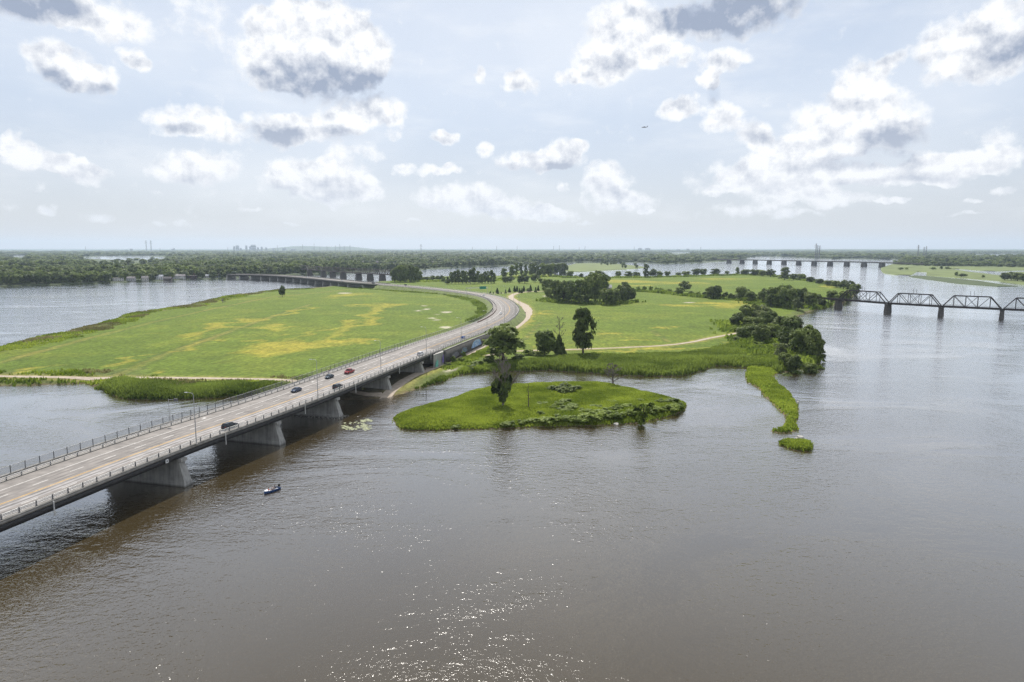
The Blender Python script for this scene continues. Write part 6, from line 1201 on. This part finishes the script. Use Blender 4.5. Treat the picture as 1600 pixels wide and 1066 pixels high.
def person(loc, rz, pose, shirt, label, helmet=None):
    """pose: dict of joints in metres, x forward, y left, z up, origin under the hips"""
    o = empty("person", loc, rz); tag(o, label, "person"); J = {k: Vector(v) for k, v in pose.items()}
    V = [J['hip'], J['waist'], J['chest'], J['neck'], J['head0'], J['head1']]; Rr = [(.155, .115), (.135, .10), (.165, .115), (.058, .058), (.085, .098), (.070, .085)]; E_ = [(0, 1), (1, 2), (2, 3), (3, 4), (4, 5)]
    for sd_ in ('l', 'r'):
        b = len(V); V += [J['sh' + sd_], J['el' + sd_], J['wr' + sd_]]; Rr += [(.065, .06), (.045, .045), (.030, .026)]; E_ += [(2, b), (b, b + 1), (b + 1, b + 2)]
        fingers(J['wr' + sd_], J['wr' + sd_] - J['el' + sd_], (0, 1 if sd_ == 'l' else -1, 0), b + 2, V, E_, Rr)
        b = len(V); V += [J['hp' + sd_], J['kn' + sd_], J['an' + sd_], J['to' + sd_]]; Rr += [(.095, .095), (.060, .060), (.040, .040), (.045, .03)]; E_ += [(0, b), (b, b + 1), (b + 1, b + 2), (b + 2, b + 3)]
    fwd = Vector((1, 0, 0)); nose = (J['head0'] + J['head1']) / 2 + fwd * .10 + Vector((0, 0, -.02)); V.append(nose); Rr.append((.016, .02)); E_.append((4, len(V) - 1))
    skin_obj("body", V, E_, Rr, SKIN, o)
    sv = [J['hip'], J['waist'], J['chest'], J['chest'].lerp(J['neck'], .5)]; sr = [(.172, .135), (.155, .12), (.182, .132), (.12, .10)]; se = [(0, 1), (1, 2), (2, 3)]
    for sd_ in ('l', 'r'): b = len(sv); sv += [J['sh' + sd_], J['sh' + sd_].lerp(J['el' + sd_], .7)]; sr += [(.08, .075), (.064, .064)]; se += [(2, b), (b, b + 1)]
    skin_obj("shirt", sv, se, sr, shirt, o)
    sv = [J['hip'] + Vector((0, 0, .02))]; sr = [(.18, .14)]; se = []
    for sd_ in ('l', 'r'): b = len(sv); sv += [J['hp' + sd_], J['hp' + sd_].lerp(J['kn' + sd_], .85)]; sr += [(.112, .112), (.085, .085)]; se += [(0, b), (b, b + 1)]
    skin_obj("shorts", sv, se, sr, SHORTS, o)
    hc = J['head1'] + Vector((-.012, 0, .01)); m = MB(); n = 10; vs = []; fs = []
    for a in range(5):
        for k in range(n):
            ph = a / 4 * 1.75; vs.append((hc.x + .112 * math.sin(ph) * math.cos(2 * math.pi * k / n) - .02 * a / 4, hc.y + .098 * math.sin(ph) * math.sin(2 * math.pi * k / n), hc.z + .115 * math.cos(ph)))
    fs = [(a * n + k, a * n + (k + 1) % n, (a + 1) * n + (k + 1) % n, (a + 1) * n + k) for a in range(4) for k in range(n)]; m.add(vs, fs); m.build("helmet" if helmet else "hair", helmet or HAIR, o, smooth=True)
    for s_ in (-.032, .032): m = MB(); e = (J['head0'] + J['head1']) / 2 + Vector((.093, s_, .012)); m.box(e.x - .008, e.x + .008, e.y - .013, e.y + .013, e.z - .007, e.z + .007); m.build("eye", HAIR, o)
    return o
def sit(lean=.1, fold=.45):
    return dict(hip=(0, 0, .12), waist=(-.02 + lean * .3, 0, .30), chest=(lean * .8, 0, .50), neck=(lean * 1.1, 0, .66), head0=(lean * 1.2 + .02, 0, .76), head1=(lean * 1.2 + .02, 0, .85),
        shl=(lean * .9, .19, .56), shr=(lean * .9, -.19, .56), ell=(.16 + lean, .24, .36), elr=(.16 + lean, -.24, .36), wrl=(.38 + lean, .16, .34), wrr=(.38 + lean, -.16, .34),
        hpl=(.05, .10, .12), hpr=(.05, -.10, .12), knl=(fold, .16, .26), knr=(fold, -.16, .26), anl=(fold + .12, .14, -.14), anr=(fold + .12, -.14, -.14), tol=(fold + .27, .15, -.18), tor=(fold + .27, -.15, -.18))
STAND = dict(hip=(0, 0, .92), waist=(0, 0, 1.08), chest=(.01, 0, 1.30), neck=(0, 0, 1.47), head0=(.02, 0, 1.57), head1=(.02, 0, 1.67), shl=(0, .19, 1.38), shr=(0, -.19, 1.38), ell=(-.05, .25, 1.12), elr=(.08, -.25, 1.12), wrl=(.0, .26, .88), wrr=(.22, -.24, .92),
    hpl=(0, .09, .90), hpr=(0, -.09, .90), knl=(.16, .10, .50), knr=(-.06, -.10, .49), anl=(.14, .10, .09), anr=(-.24, -.10, .10), tol=(.30, .11, .04), tor=(-.10, -.11, .03))
RIDE = dict(hip=(-.25, 0, .98), waist=(-.16, 0, 1.12), chest=(.02, 0, 1.30), neck=(.12, 0, 1.42), head0=(.19, 0, 1.50), head1=(.22, 0, 1.59), shl=(.06, .19, 1.34), shr=(.06, -.19, 1.34), ell=(.26, .24, 1.16), elr=(.26, -.24, 1.16), wrl=(.44, .22, 1.04), wrr=(.44, -.22, 1.04),
    hpl=(-.22, .09, .95), hpr=(-.22, -.09, .95), knl=(.14, .11, .80), knr=(.04, -.11, .58), anl=(-.02, .12, .44), anr=(-.06, -.12, .18), tol=(.12, .12, .40), tor=(.08, -.12, .14))
def bicycle(p, rz, label, col):
    o = empty("bicycle", p, rz); tag(o, label, "bicycle"); f = plain('bicycle paint', col, .4, .3, var=.05)
    m = MB()
    for a, b in (((-.05, 0, .30), (.40, 0, .80)), ((-.05, 0, .30), (-.22, 0, .84)), ((-.20, 0, .76), (.38, 0, .82)), ((-.05, 0, .30), (-.52, 0, .34)), ((-.20, 0, .74), (-.52, 0, .34))): m.tube([a, b], .018, 6)
    m.build("frame", f, o)
    m = MB(); m.tube([(.38, 0, .98), (.41, 0, .78), (.54, 0, .34)], .016, 6); m.tube([(.42, -.24, 1.0), (.38, 0, .98), (.42, .24, 1.0)], .014, 6); m.build("handlebar", f, o)
    m = MB(); m.frustum([(-.36, -.08, .84), (-.10, -.02, .85), (-.10, .02, .85), (-.36, .08, .84)], [(-.35, -.07, .90), (-.10, -.02, .89), (-.10, .02, .89), (-.35, .07, .90)]); m.build("saddle", M['tyre'], o)
    for x in (-.52, .54):
        m = MB(); n = 18; m.tube([(x + .33 * math.cos(2 * math.pi * k / n), 0, .34 + .33 * math.sin(2 * math.pi * k / n)) for k in range(n + 1)], .022, 5, cap=False)
        for k in range(6): m.tube([(x, 0, .34), (x + .32 * math.cos(math.pi * k / 3), 0, .34 + .32 * math.sin(math.pi * k / 3))], .004, 3)
        m.build("wheel", M['tyre'], o)
    m = MB(); m.tube([(-.05, -.10, .14), (-.05, -.06, .30), (-.05, .06, .30), (-.05, .10, .46)], .012, 5); m.build("pedals", M['post'], o)
HIVIS = plain('yellow safety vest', (.62, .72, .03), .7, var=.06); TEAL = plain('dark shirt', (.05, .06, .09), .8, var=.1); WSH = plain('white shirt', (.7, .68, .66), .8, var=.08); REDS = plain('red vest', (.5, .09, .05), .8, var=.08)
for st_, off, away, sh, lb, hl in ((st_y(262.5), 21.2, False, HIVIS, ("cyclist in a yellow safety vest riding the bridge's cycle path", "bicycle of the yellow-vested rider on the bridge's cycle path"), WSH),
                             (st_y(570), 21.0, True, TEAL, ("dark-clothed cyclist on the inside of the road bend, the farther of two", "bicycle of the farther rider on the inside of the bend"), None),
                             (st_y(556), 21.3, True, TEAL, ("dark-clothed cyclist on the inside of the road bend, the nearer of two", "bicycle of the nearer rider on the inside of the bend"), None)):
    p_ = rp(st_, off, .01); a_ = heading(st_) + (0 if away else math.pi); bicycle(p_, a_, lb[1], (.2, .05, .05)); person(p_, a_, RIDE, sh, lb[0], hl)
xp, yp = [(-39.8,308.5)][0]; person((xp, yp, gz(xp, yp) + .10), 1.9, STAND, TEAL, "person in dark clothes walking on the gravel path under the bridge")
xp, yp = [(11.6,586.1)][0]; a_ = 1.2; bicycle((xp, yp, gz(xp, yp) + .12), a_, "bicycle on the gravel path outside the bend", (.1, .1, .12)); person((xp, yp, gz(xp, yp) + .12), a_, RIDE, TEAL, "cyclist on the gravel path outside the bend")

# ------------------------------------------------------------------ the boat
def boat():
    x, y = [(-57.9,158.0)][0]; rz = math.atan2(*reversed([[(-59.1,157.1)][0][0] - [(-57.1,160.6)][0][0], [(-59.1,157.1)][0][1] - [(-57.1,160.6)][0][1]]))
    o = empty("motor_boat", (x, y, 0), rz); tag(o, "small blue motor boat with people aboard on the near water", "boat")
    Lb, n = 4.4, 13; hull = plain('blue boat hull', (.035, .085, .22), .35, var=.06, spec=.6); inn = plain('pale boat inside', (.30, .32, .35), .6, var=.1); wh = plain('white bow deck', (.72, .73, .76), .4, var=.04)
    m = MB(); S = []
    for k in range(n):
        t = k / (n - 1); xx = -Lb / 2 + Lb * t; w = .86 * (1 - max(0, (t - .45) / .55) ** 2.3) + .02; sh = .46 + .20 * t ** 2; kz = -.18 + .35 * max(0, t - .75) / .25 * .6
        S.append((xx, w, sh, kz))
    vs = []
    for xx, w, sh, kz in S: vs += [(xx, -w, sh), (xx, -w * .86, .10 + kz * .2), (xx, 0, kz), (xx, w * .86, .10 + kz * .2), (xx, w, sh)]
    fs = [(j * 5 + k, j * 5 + k + 1, (j + 1) * 5 + k + 1, (j + 1) * 5 + k) for j in range(n - 1) for k in range(4)] + [(0, 1, 2, 3, 4)]; m.add(vs, fs); m.build("hull", hull, o)
    m = MB(); vs = []
    for xx, w, sh, kz in S[:-2]: vs += [(xx + .04, -w + .07, sh - .01), (xx + .04, -w * .78, .16), (xx + .04, w * .78, .16), (xx + .04, w - .07, sh - .01)]
    m.add(vs, [(j * 4 + k, j * 4 + k + 1, (j + 1) * 4 + k + 1, (j + 1) * 4 + k) for j in range(n - 3) for k in range(3)]); m.build("interior", inn, o)
    for s_ in (-1, 1): m = MB(); m.tube([(xx, s_ * w, sh + .01) for xx, w, sh, kz in S], .045, 6); m.build("gunwale", wh if s_ < 0 else hull, o)
    m = MB(); F_ = S[-5:]; vs = []
    for xx, w, sh, kz in F_: vs += [(xx, -w * .97, sh + .012), (xx, 0, sh + .07), (xx, w * .97, sh + .012)]
    m.add(vs, [(j * 3 + k, j * 3 + k + 1, (j + 1) * 3 + k + 1, (j + 1) * 3 + k) for j in range(4) for k in range(2)]); m.build("bow_deck", wh, o)
    for xb in (-1.25, -.1): m = MB(); m.box(xb - .16, xb + .16, -.72, .72, .36, .42); m.build("seat", inn, o)
    m = MB(); m.box(-2.52, -2.12, -.17, .17, .62, 1.02); m.box(-2.42, -2.22, -.08, .08, -.25, .62); m.frustum([(-2.56, -.15, 1.02), (-2.1, -.15, 1.02), (-2.1, .15, 1.02), (-2.56, .15, 1.02)], [(-2.48, -.1, 1.14), (-2.16, -.1, 1.14), (-2.16, .1, 1.14), (-2.48, .1, 1.14)]); m.build("outboard_motor", M['tyre'], o)
    def at(px_, py_, pz): c, s_ = math.cos(rz), math.sin(rz); return (x + px_ * c - py_ * s_, y + px_ * s_ + py_ * c, pz)
    person(at(.95, .05, .34), rz + 2.6, sit(.05, .40), REDS, "person in a red vest sitting in the bow of the blue boat")
    person(at(-.1, .28, .34), rz + .2, sit(.12), WSH, "bare-legged person sitting amidships in the blue boat")
    person(at(-1.25, -.1, .34), rz, sit(.1), TEAL, "person at the stern of the blue boat beside the outboard motor")
boat()

# ------------------------------------------------------------------ houses and farm
def house(x, y, z, w, d, h, rz, wallc, roofc, label, gable=True, name="house"):
    o = empty(name, (x, y, z), rz); tag(o, label, "house", None); wm = plain('house wall', wallc, .8, var=.08); rm = plain('house roof', roofc, .8, var=.15, scale=2)
    m = MB(); m.box(-w / 2, w / 2, -d / 2, d / 2, -1, h)
    if gable: m.add([(-w / 2, -d / 2, h), (-w / 2, d / 2, h), (-w / 2, 0, h + d * .34), (w / 2, -d / 2, h), (w / 2, d / 2, h), (w / 2, 0, h + d * .34)], [(0, 1, 2), (3, 5, 4)])
    m.build("wall", wm, o); e = .5; m = MB(); zr = h + d * .34
    if gable:
        for s_ in (-1, 1): m.frustum([(-w / 2 - e, s_ * (d / 2 + e), h - e * .68), (w / 2 + e, s_ * (d / 2 + e), h - e * .68), (w / 2 + e, 0, zr + .02), (-w / 2 - e, 0, zr + .02)], [(-w / 2 - e, s_ * (d / 2 + e), h - e * .68 + .3), (w / 2 + e, s_ * (d / 2 + e), h - e * .68 + .3), (w / 2 + e, 0, zr + .32), (-w / 2 - e, 0, zr + .32)])
    else: m.box(-w / 2 - e, w / 2 + e, -d / 2 - e, d / 2 + e, h + .003, h + .45)
    rf = m.build("roof", rm, o); m = MB(); m.box(w * .2, w * .2 + .9, -.4, .4, h, zr + 1.4); m.build("chimney", plain('brick chimney', (.2, .12, .09), .9), rf)
    nw = max(2, int(w / 3.2))
    for k in range(nw):
        xx = -w / 2 + w * (k + .5) / nw
        if k == nw // 2: m = MB(); m.box(xx - .5, xx + .5, -d / 2 - .06, -d / 2 + .02, 0, 2.1); m.build("door", M['brown'], o); continue
        m = MB(); m.box(xx - .65, xx + .65, -d / 2 - .05, -d / 2 + .02, .9, 2.2); wi = m.build("window", M['glass'], o); m = MB(); m.box(xx - .75, xx + .75, -d / 2 - .14, -d / 2 - .052, .78, .90); m.build("sill", M['rail'], wi)
        if h > 4.5: m = MB(); m.box(xx - .65, xx + .65, -d / 2 - .05, -d / 2 + .02, 3.5, 4.8); m.build("window", M['glass'], o)
    return o
HL = ["long white two-storey house among trees on the far left shore", "small grey house right of the long white one on the left shore", "pale cottage half hidden behind bushes on the left shore", "white gabled house by the landing on the left shore", "dark boathouse at the waterline of the left shore", "white house with grey roof right of the landing", "pale house right of the white gabled pair", "dark brown flat-roofed house on the left shore", "small pale cabin left of the far bridge end", "blue-grey house beside the far bridge end",
      "pale roof in the trees above the far highway bridge", "grey-roofed house above the far railway bridge", "light roof among trees behind the railway bridge", "small roof behind the middle of the railway bridge", "pale house right of the railway bridge trusses", "white house high on the far channel bank", "roof behind the far channel bank trees", "pale cottage on the far channel bank", "small house at the water on the far channel bank", "grey roof at the far bridge trees"]
for k, ((x, y, h, w), lb) in enumerate(zip(HOUSE, HL)):
    r_ = random.Random(k); wc = [(.62, .61, .58), (.45, .45, .46), (.6, .58, .54), (.68, .68, .68), (.12, .10, .10), (.62, .62, .63), (.6, .6, .58), (.07, .05, .05), (.5, .49, .47), (.35, .39, .44)][k % 10]; rc = [(.30, .29, .29), (.22, .2, .2), (.16, .15, .15), (.42, .43, .46), (.10, .09, .09)][k % 5]
    sc = 1.0 if k < 10 else 1.5
    house(x, y, 1.2, w * .95, max(8, w * .6), max(3.2, h * .5) if k < 10 else 5.5, r_.uniform(-.35, .35) + math.atan2(-x, y) * .8, wc, rc, lb, gable=(k not in (0, 7)))
fx, fy = [(84.8,943.3)][0]; house(fx, fy, gz(fx, fy), 17, 12, 5.5, .15, (.5, .48, .46), (.62, .61, .59), "pale-roofed farm shed in the grove on the big island", name="farm_shed")
fx, fy = [(121.2,874.4)][0]; house(fx, fy, gz(fx, fy), 12, 9, 6.5, -.1, (.28, .26, .26), (.33, .32, .33), "grey farmhouse behind the grove on the big island", name="farmhouse")

# ------------------------------------------------------------------ masts, stacks and skyline on the horizon
M['mast'] = plain('grey lattice steel', (.16, .16, .17), .6, .3, var=.1)
def pylon_mesh(h, b, t):
    m = MB(); n = 7; w = h * .007
    for sx_ in (-1, 1):
        for sy_ in (-1, 1): m.bar((sx_ * b, sy_ * b, 0), (sx_ * t, sy_ * t, h), w)
    for k in range(n):
        f0, f1 = k / n, (k + 1) / n; a0 = b + (t - b) * f0; a1 = b + (t - b) * f1
        for s_ in (-1, 1):
            m.bar((-a0, s_ * a0, h * f0), (a1, s_ * a1, h * f1), w * .6); m.bar((a0, s_ * a0, h * f0), (-a1, s_ * a1, h * f1), w * .6); m.bar((s_ * a0, -a0, h * f0), (s_ * a1, a1, h * f1), w * .6); m.bar((-a1, s_ * a1, h * f1), (a1, s_ * a1, h * f1), w * .5)
    return m.mesh("lattice", M['mast'])
def pylon(x, y, h, label, arms=True):
    o = empty("power_pylon", (x, y, 1)); tag(o, label, "pylon", "pylons on the horizon"); link("lattice", pylon_mesh(h, h * .035, h * .010), o)
    if arms:
        for f, l in ((.78, .13), (.88, .11), (.97, .07)): m = MB(); m.bar((-l * h, 0, h * f), (l * h, 0, h * f), h * .014); m.build("cross_arm", M['mast'], o)
PY = [(1604.9,3635.9,81.2,3.4),(1614.1,3635.9,71.1,3.4),(1624.2,3635.9,71.1,3.4),(2279.4,3863.6,75.5,3.6),(2465.9,4121.7,65.2,3.8),(2479.3,4121.7,69.0,3.8),(-4692.3,8841.1,156.1,8.2),(-4630.7,8841.1,156.1,8.2),(-6385.2,10315.9,86.3,9.6),(1401.9,4580.6,42.6,4.3),(1416.9,6512.5,54.5,6.1),(-742.6,5623.4,88.9,5.2)]
PYL = ["tallest of the three pylons behind the far road bridge", "middle pylon behind the far road bridge", "right-hand pylon of the trio behind the far road bridge", "left pylon of the three at the right horizon", "middle pylon at the right horizon", "right pylon of the three at the right horizon", "left of the twin tall pylons on the left horizon", "right of the twin tall pylons on the left horizon", "small pylon left of the twin pylons", "small pylon left of the far road bridge", "thin pylon above the middle of the far woods", "mast above the far channel woods"]
for (x, y, h, w), lb in zip(PY, PYL): pylon(x, y, h, lb)
def stack(x, y, h, r0, label):
    o = empty("chimney_stack", (x, y, 1)); tag(o, label, "chimney", "stacks on the horizon"); m = MB(); m.tube([(0, 0, 0), (0, 0, h * .5), (0, 0, h)], [r0, r0 * .8, r0 * .65], 10); m.build("shaft", M['mast'], o)
    m = MB(); m.tube([(0, 0, h * .93), (0, 0, h)], r0 * .85, 10); m.build("rim", M['white'], o)
ST = [(-6015.4,17690.0,164.4,16.4),(-5374.4,17690.0,197.2,16.4),(-5078.5,17690.0,230.1,16.4),(-4930.6,17690.0,131.5,16.4),(-4749.8,17690.0,147.9,16.4),(-4536.2,17690.0,164.4,16.4),(-4421.1,17690.0,197.2,16.4),(-4306.1,17690.0,147.9,16.4),(-4158.2,17690.0,180.8,16.4),(-7297.3,17690.0,115.0,16.4),(-1019.0,17690.0,131.5,16.4),(-394.4,17690.0,147.9,16.4),(131.5,17690.0,147.9,16.4),(1068.3,17690.0,147.9,16.4),(1216.2,17690.0,164.4,16.4),(1725.7,17690.0,115.0,16.4),(1873.6,17690.0,147.9,16.4),(3139.2,17690.0,131.5,16.4),(4848.4,17690.0,131.5,16.4),(-9039.5,17690.0,98.6,16.4),(-8464.2,17690.0,98.6,16.4),(-10641.9,15477.8,71.9,14.4)]
ST = ST[:-2]
for (x, y, h, w), lb in zip(ST, ordinals(ST, "thin industrial stack on the hazy horizon")): stack(x * .66, y * .66, h * .66, 4.5, lb)
def tower(x, y, w, h, label, k):
    o = empty("tower_block", (x, y, 1), math.atan2(-x, y)); tag(o, label, "building", "tower blocks on the horizon"); wm = plain('pale tower wall', (.42, .42, .43), .7, var=.1, scale=.05)
    m = MB(); m.box(-w / 2, w / 2, -w * .4, w * .4, 0, h); m.build("wall", wm, o); m = MB(); m.box(-w * .25, w * .25, -w * .2, w * .2, h + .01, h + 6); m.build("roof_house", wm, o)
    for q in range(3): m = MB(); m.box(-w * .46, w * .46, -w * .4 - .3, -w * .4 + .1, h * (.2 + .25 * q), h * (.3 + .25 * q)); m.build("window_band", M['glass'], o)
TW = [(-7133.0,17690.0,131.5,49.3),(-7050.8,17690.0,147.9,82.2),(-6968.6,17690.0,82.2,49.3),(-6820.7,17690.0,147.9,49.3),(-6722.1,17690.0,131.5,49.3),(-6672.8,17690.0,164.4,65.7),(-6607.0,17690.0,164.4,65.7),(-6524.9,17690.0,98.6,49.3),(-6426.2,17690.0,115.0,49.3),(-6311.2,17690.0,98.6,49.3),(-6130.4,17690.0,82.2,49.3),(-5851.0,17690.0,82.2,98.6),(-5620.9,17690.0,65.7,131.5),(-9779.1,17690.0,65.7,65.7),(-8710.8,17690.0,65.7,65.7),(-8677.9,17690.0,82.2,32.9),(3287.1,17690.0,82.2,98.6),(3484.3,17690.0,82.2,131.5),(4273.2,17690.0,49.3,98.6),(4519.7,17690.0,65.7,82.2)]
TL = ordinals(TW[:13], "pale tower block in the hazy skyline") + ordinals(TW[13:], "low pale building on the hazy horizon")
for k, ((x, y, h, w), lb) in enumerate(zip(TW, TL)): tower(x * .7, y * .7, max(20, w * .7), h * .7, lb, k)
# ------------------------------------------------------------------ small things on and by the water
def rock(x, y, s, label, seed):
    r_ = np.random.default_rng(seed); bm = bmesh.new(); bmesh.ops.create_icosphere(bm, subdivisions=2, radius=1)
    for v in bm.verts: n_ = v.co.normalized(); v.co = n_ * (1 + .28 * math.sin(n_.x * 5 + seed) * math.cos(n_.y * 4 + seed) + r_.uniform(-.08, .08)); v.co.x *= s * 1.3; v.co.y *= s; v.co.z *= s * .65
    me = bpy.data.meshes.new("rock"); bm.to_mesh(me); bm.free(); me.materials.append(M['rock']); o = link("rock", me, None, (x, y, s * .12), r_.uniform(0, 6)); tag(o, label, "rock", "rocks round the jetty")
for k, ((x, y), s, lb) in enumerate(zip([(88.5,204.3),(82.0,197.4),(87.3,194.8),(88.5,200.1),(34.6,220.9),(81.8,194.1),(85.5,192.2),(104.8,299.6),(102.7,289.4),(108.6,253.6)], (1.1, .7, .9, .8, .9, .5, .5, .6, .5, .5),
    ("pale rock standing alone between jetty tip and tiny islet", "rock at the left end of the tiny islet", "rock at the right end of the tiny islet", "rock behind the tiny islet", "white rock on the near shore of the grassy islet", "small rock below the tiny islet", "low rock right below the tiny islet", "rock at the inner root of the jetty", "second rock along the jetty's inner side", "rock on the jetty's outer bend"))): rock(x, y, s, lb, k)
def stake(x, y, h, label):
    m = MB(); m.tube([(0, 0, -.8), (.04, 0, h)], [.13, .10], 7); o = m.build("wooden_stake", M['bark'], None, (x, y, 0)); tag(o, label, "stake", "stakes in the channel")
for (x, y), h, lb in zip([(-33.7,262.6),(-35.4,266.2),(-37.0,268.6),(-38.1,267.4)], (2.6, 1.0, 1.0, .9), ("tallest wooden stake standing in the channel beside the islet", "short stake left of the tallest one in the channel", "middle short stake in the channel", "leftmost short stake in the channel")): stake(x, y, h, lb)
def lily():
    r_ = np.random.default_rng(5); V = []; F = []; E3 = [(-51.7,220.5,5.1,0.0,0.9,-4.1),(-49.4,225.6,2.0,0.0,0.5,-2.6),(-52.5,216.4,2.9,0.0,0.7,-2.8),(-49.1,217.2,3.3,0.0,0.9,-4.0)]
    for e in E3:
        for _ in range(85):
            a = r_.uniform(0, 6.28); q = math.sqrt(r_.random()); x = e[0] + e[2] * q * math.cos(a) + e[4] * q * math.sin(a); y = e[1] + e[3] * q * math.cos(a) + e[5] * q * math.sin(a)
            if fbm(np.array([x]), np.array([y]), 4, 3, 2)[0] < -.05: continue
            b = len(V); s = r_.uniform(.18, .5); z = .02 + r_.random() * .03
            for k in range(7): t = 2 * math.pi * k / 7; V.append((x + s * math.cos(t), y + s * math.sin(t), z))
            F.append(tuple(range(b, b + 7)))
    me = bpy.data.meshes.new("lily_pads"); me.from_pydata(V, [], F); me.materials.append(plain('lily pads', (.15, .17, .065), .5, var=.35, scale=.5)); tag(link("lily_pads", me), "patch of floating lily pads beside the bridge", "lily pads", kind="stuff")
lily()
def rubble():
    r_ = random.Random(6); x0, y0, _ = rp(st_y(230.5), 10); ax, ay = LN[int(st_y(230.5))]; hx, hy = hd[int(st_y(230.5))]; m = MB()
    for _ in range(170):
        u, v = r_.uniform(-13, 13), r_.uniform(-3.4, 3.4); s = r_.uniform(.25, .7) * (1.3 - abs(v) / 4); z = max(-.1, .75 - abs(v) * .24)
        if abs(v) < 1.3 and abs(u) < 12: continue
        x, y = x0 + ax * u + hx * v, y0 + ay * u + hy * v; p = [(x + s * math.cos(t) * r_.uniform(.7, 1.2), y + s * math.sin(t) * r_.uniform(.7, 1.2), z - .3) for t in (0, 1.57, 3.14, 4.71)]
        m.frustum(p, [(x + (q[0] - x) * .6, y + (q[1] - y) * .6, z + s * .5) for q in p])
    tag(m.build("rubble", plain('grey rubble', (.20, .19, .17), .9, var=.4, scale=1)), "heap of grey rubble round the foot of the third bridge pier", "rubble", kind="stuff")
rubble()
# ------------------------------------------------------------------ aeroplane
def plane():
    d = Vector((207 / 1067, math.cos(R(7.739)) + 334 / 1067 * math.sin(R(7.739)), -math.sin(R(7.739)) + 334 / 1067 * math.cos(R(7.739)))); p = Vector((0, 0, 58)) + d * 2700
    o = empty("aeroplane", p, R(172)); tag(o, "small dark twin-engined aeroplane in the sky", "aeroplane"); g = plain('grey aircraft skin', (.10, .105, .12), .4, .2, var=.06)
    m = MB(); m.tube([(11.5, 0, -.4), (10.6, 0, -.2), (8, 0, 0), (-5, 0, 0), (-10, 0, .6), (-12.5, 0, 1.1)], [.15, .8, 1.4, 1.4, .8, .25], 12); m.build("fuselage", g, o, smooth=True)
    m = MB()
    for s_ in (-1, 1): m.frustum([(2.2, s_ * .2, 1.2), (-1.2, s_ * .2, 1.2), (-.6, s_ * 13, 1.5), (.9, s_ * 13, 1.5)], [(2.0, s_ * .2, 1.6), (-1.2, s_ * .2, 1.45), (-.6, s_ * 13, 1.65), (.9, s_ * 13, 1.7)])
    m.build("wing", g, o)
    m = MB(); m.frustum([(-9.2, -.18, .8), (-12.4, -.18, 1.0), (-12.4, .18, 1.0), (-9.2, .18, .8)], [(-11.6, -.1, 5.2), (-13.6, -.1, 5.2), (-13.6, .1, 5.2), (-11.6, .1, 5.2)]); m.build("fin", g, o)
    m = MB(); m.frustum([(-11.5, -4.2, 5.22), (-13.5, -4.2, 5.22), (-13.5, 4.2, 5.22), (-11.5, 4.2, 5.22)], [(-11.6, -4.1, 5.42), (-13.5, -4.1, 5.35), (-13.5, 4.1, 5.35), (-11.6, 4.1, 5.42)]); m.build("tailplane", g, o)
    for s_ in (-1, 1):
        m = MB(); m.tube([(3.6, s_ * 4.4, 1.0), (2.8, s_ * 4.4, 1.0), (-1.8, s_ * 4.4, 1.1), (-3.0, s_ * 4.4, 1.2)], [.3, .7, .65, .2], 10); e = m.build("engine", g, o)
        m = MB()
        for k in range(4): t = k * math.pi / 2 + .4; m.bar((3.7, s_ * 4.4, 1.0), (3.7, s_ * 4.4 + 2 * math.cos(t), 1.0 + 2 * math.sin(t)), .25, .08)
        m.build("propeller", M['tyre'], e)
plane()
# ------------------------------------------------------------------ summer haze
m_ = MB(); m_.box(-26000, 26000, -400, 21000, -2.5, 290); hz = m_.build("haze", None); hz.data.materials.clear()
hm = bpy.data.materials.new("summer haze"); hm.use_nodes = True; nt = hm.node_tree; nt.nodes.remove(nt.nodes['Principled BSDF'])
pv = nt.nodes.new('ShaderNodeVolumePrincipled'); pv.inputs['Color'].default_value = (.68, .83, 1.0, 1); pv.inputs['Density'].default_value = 4.8e-5; pv.inputs['Anisotropy'].default_value = 0.3
nt.links.new(pv.outputs[0], nt.nodes['Material Output'].inputs['Volume']); hz.data.materials.append(hm); tag(hz, "pale blue summer haze over the river plain", "haze", kind="stuff")
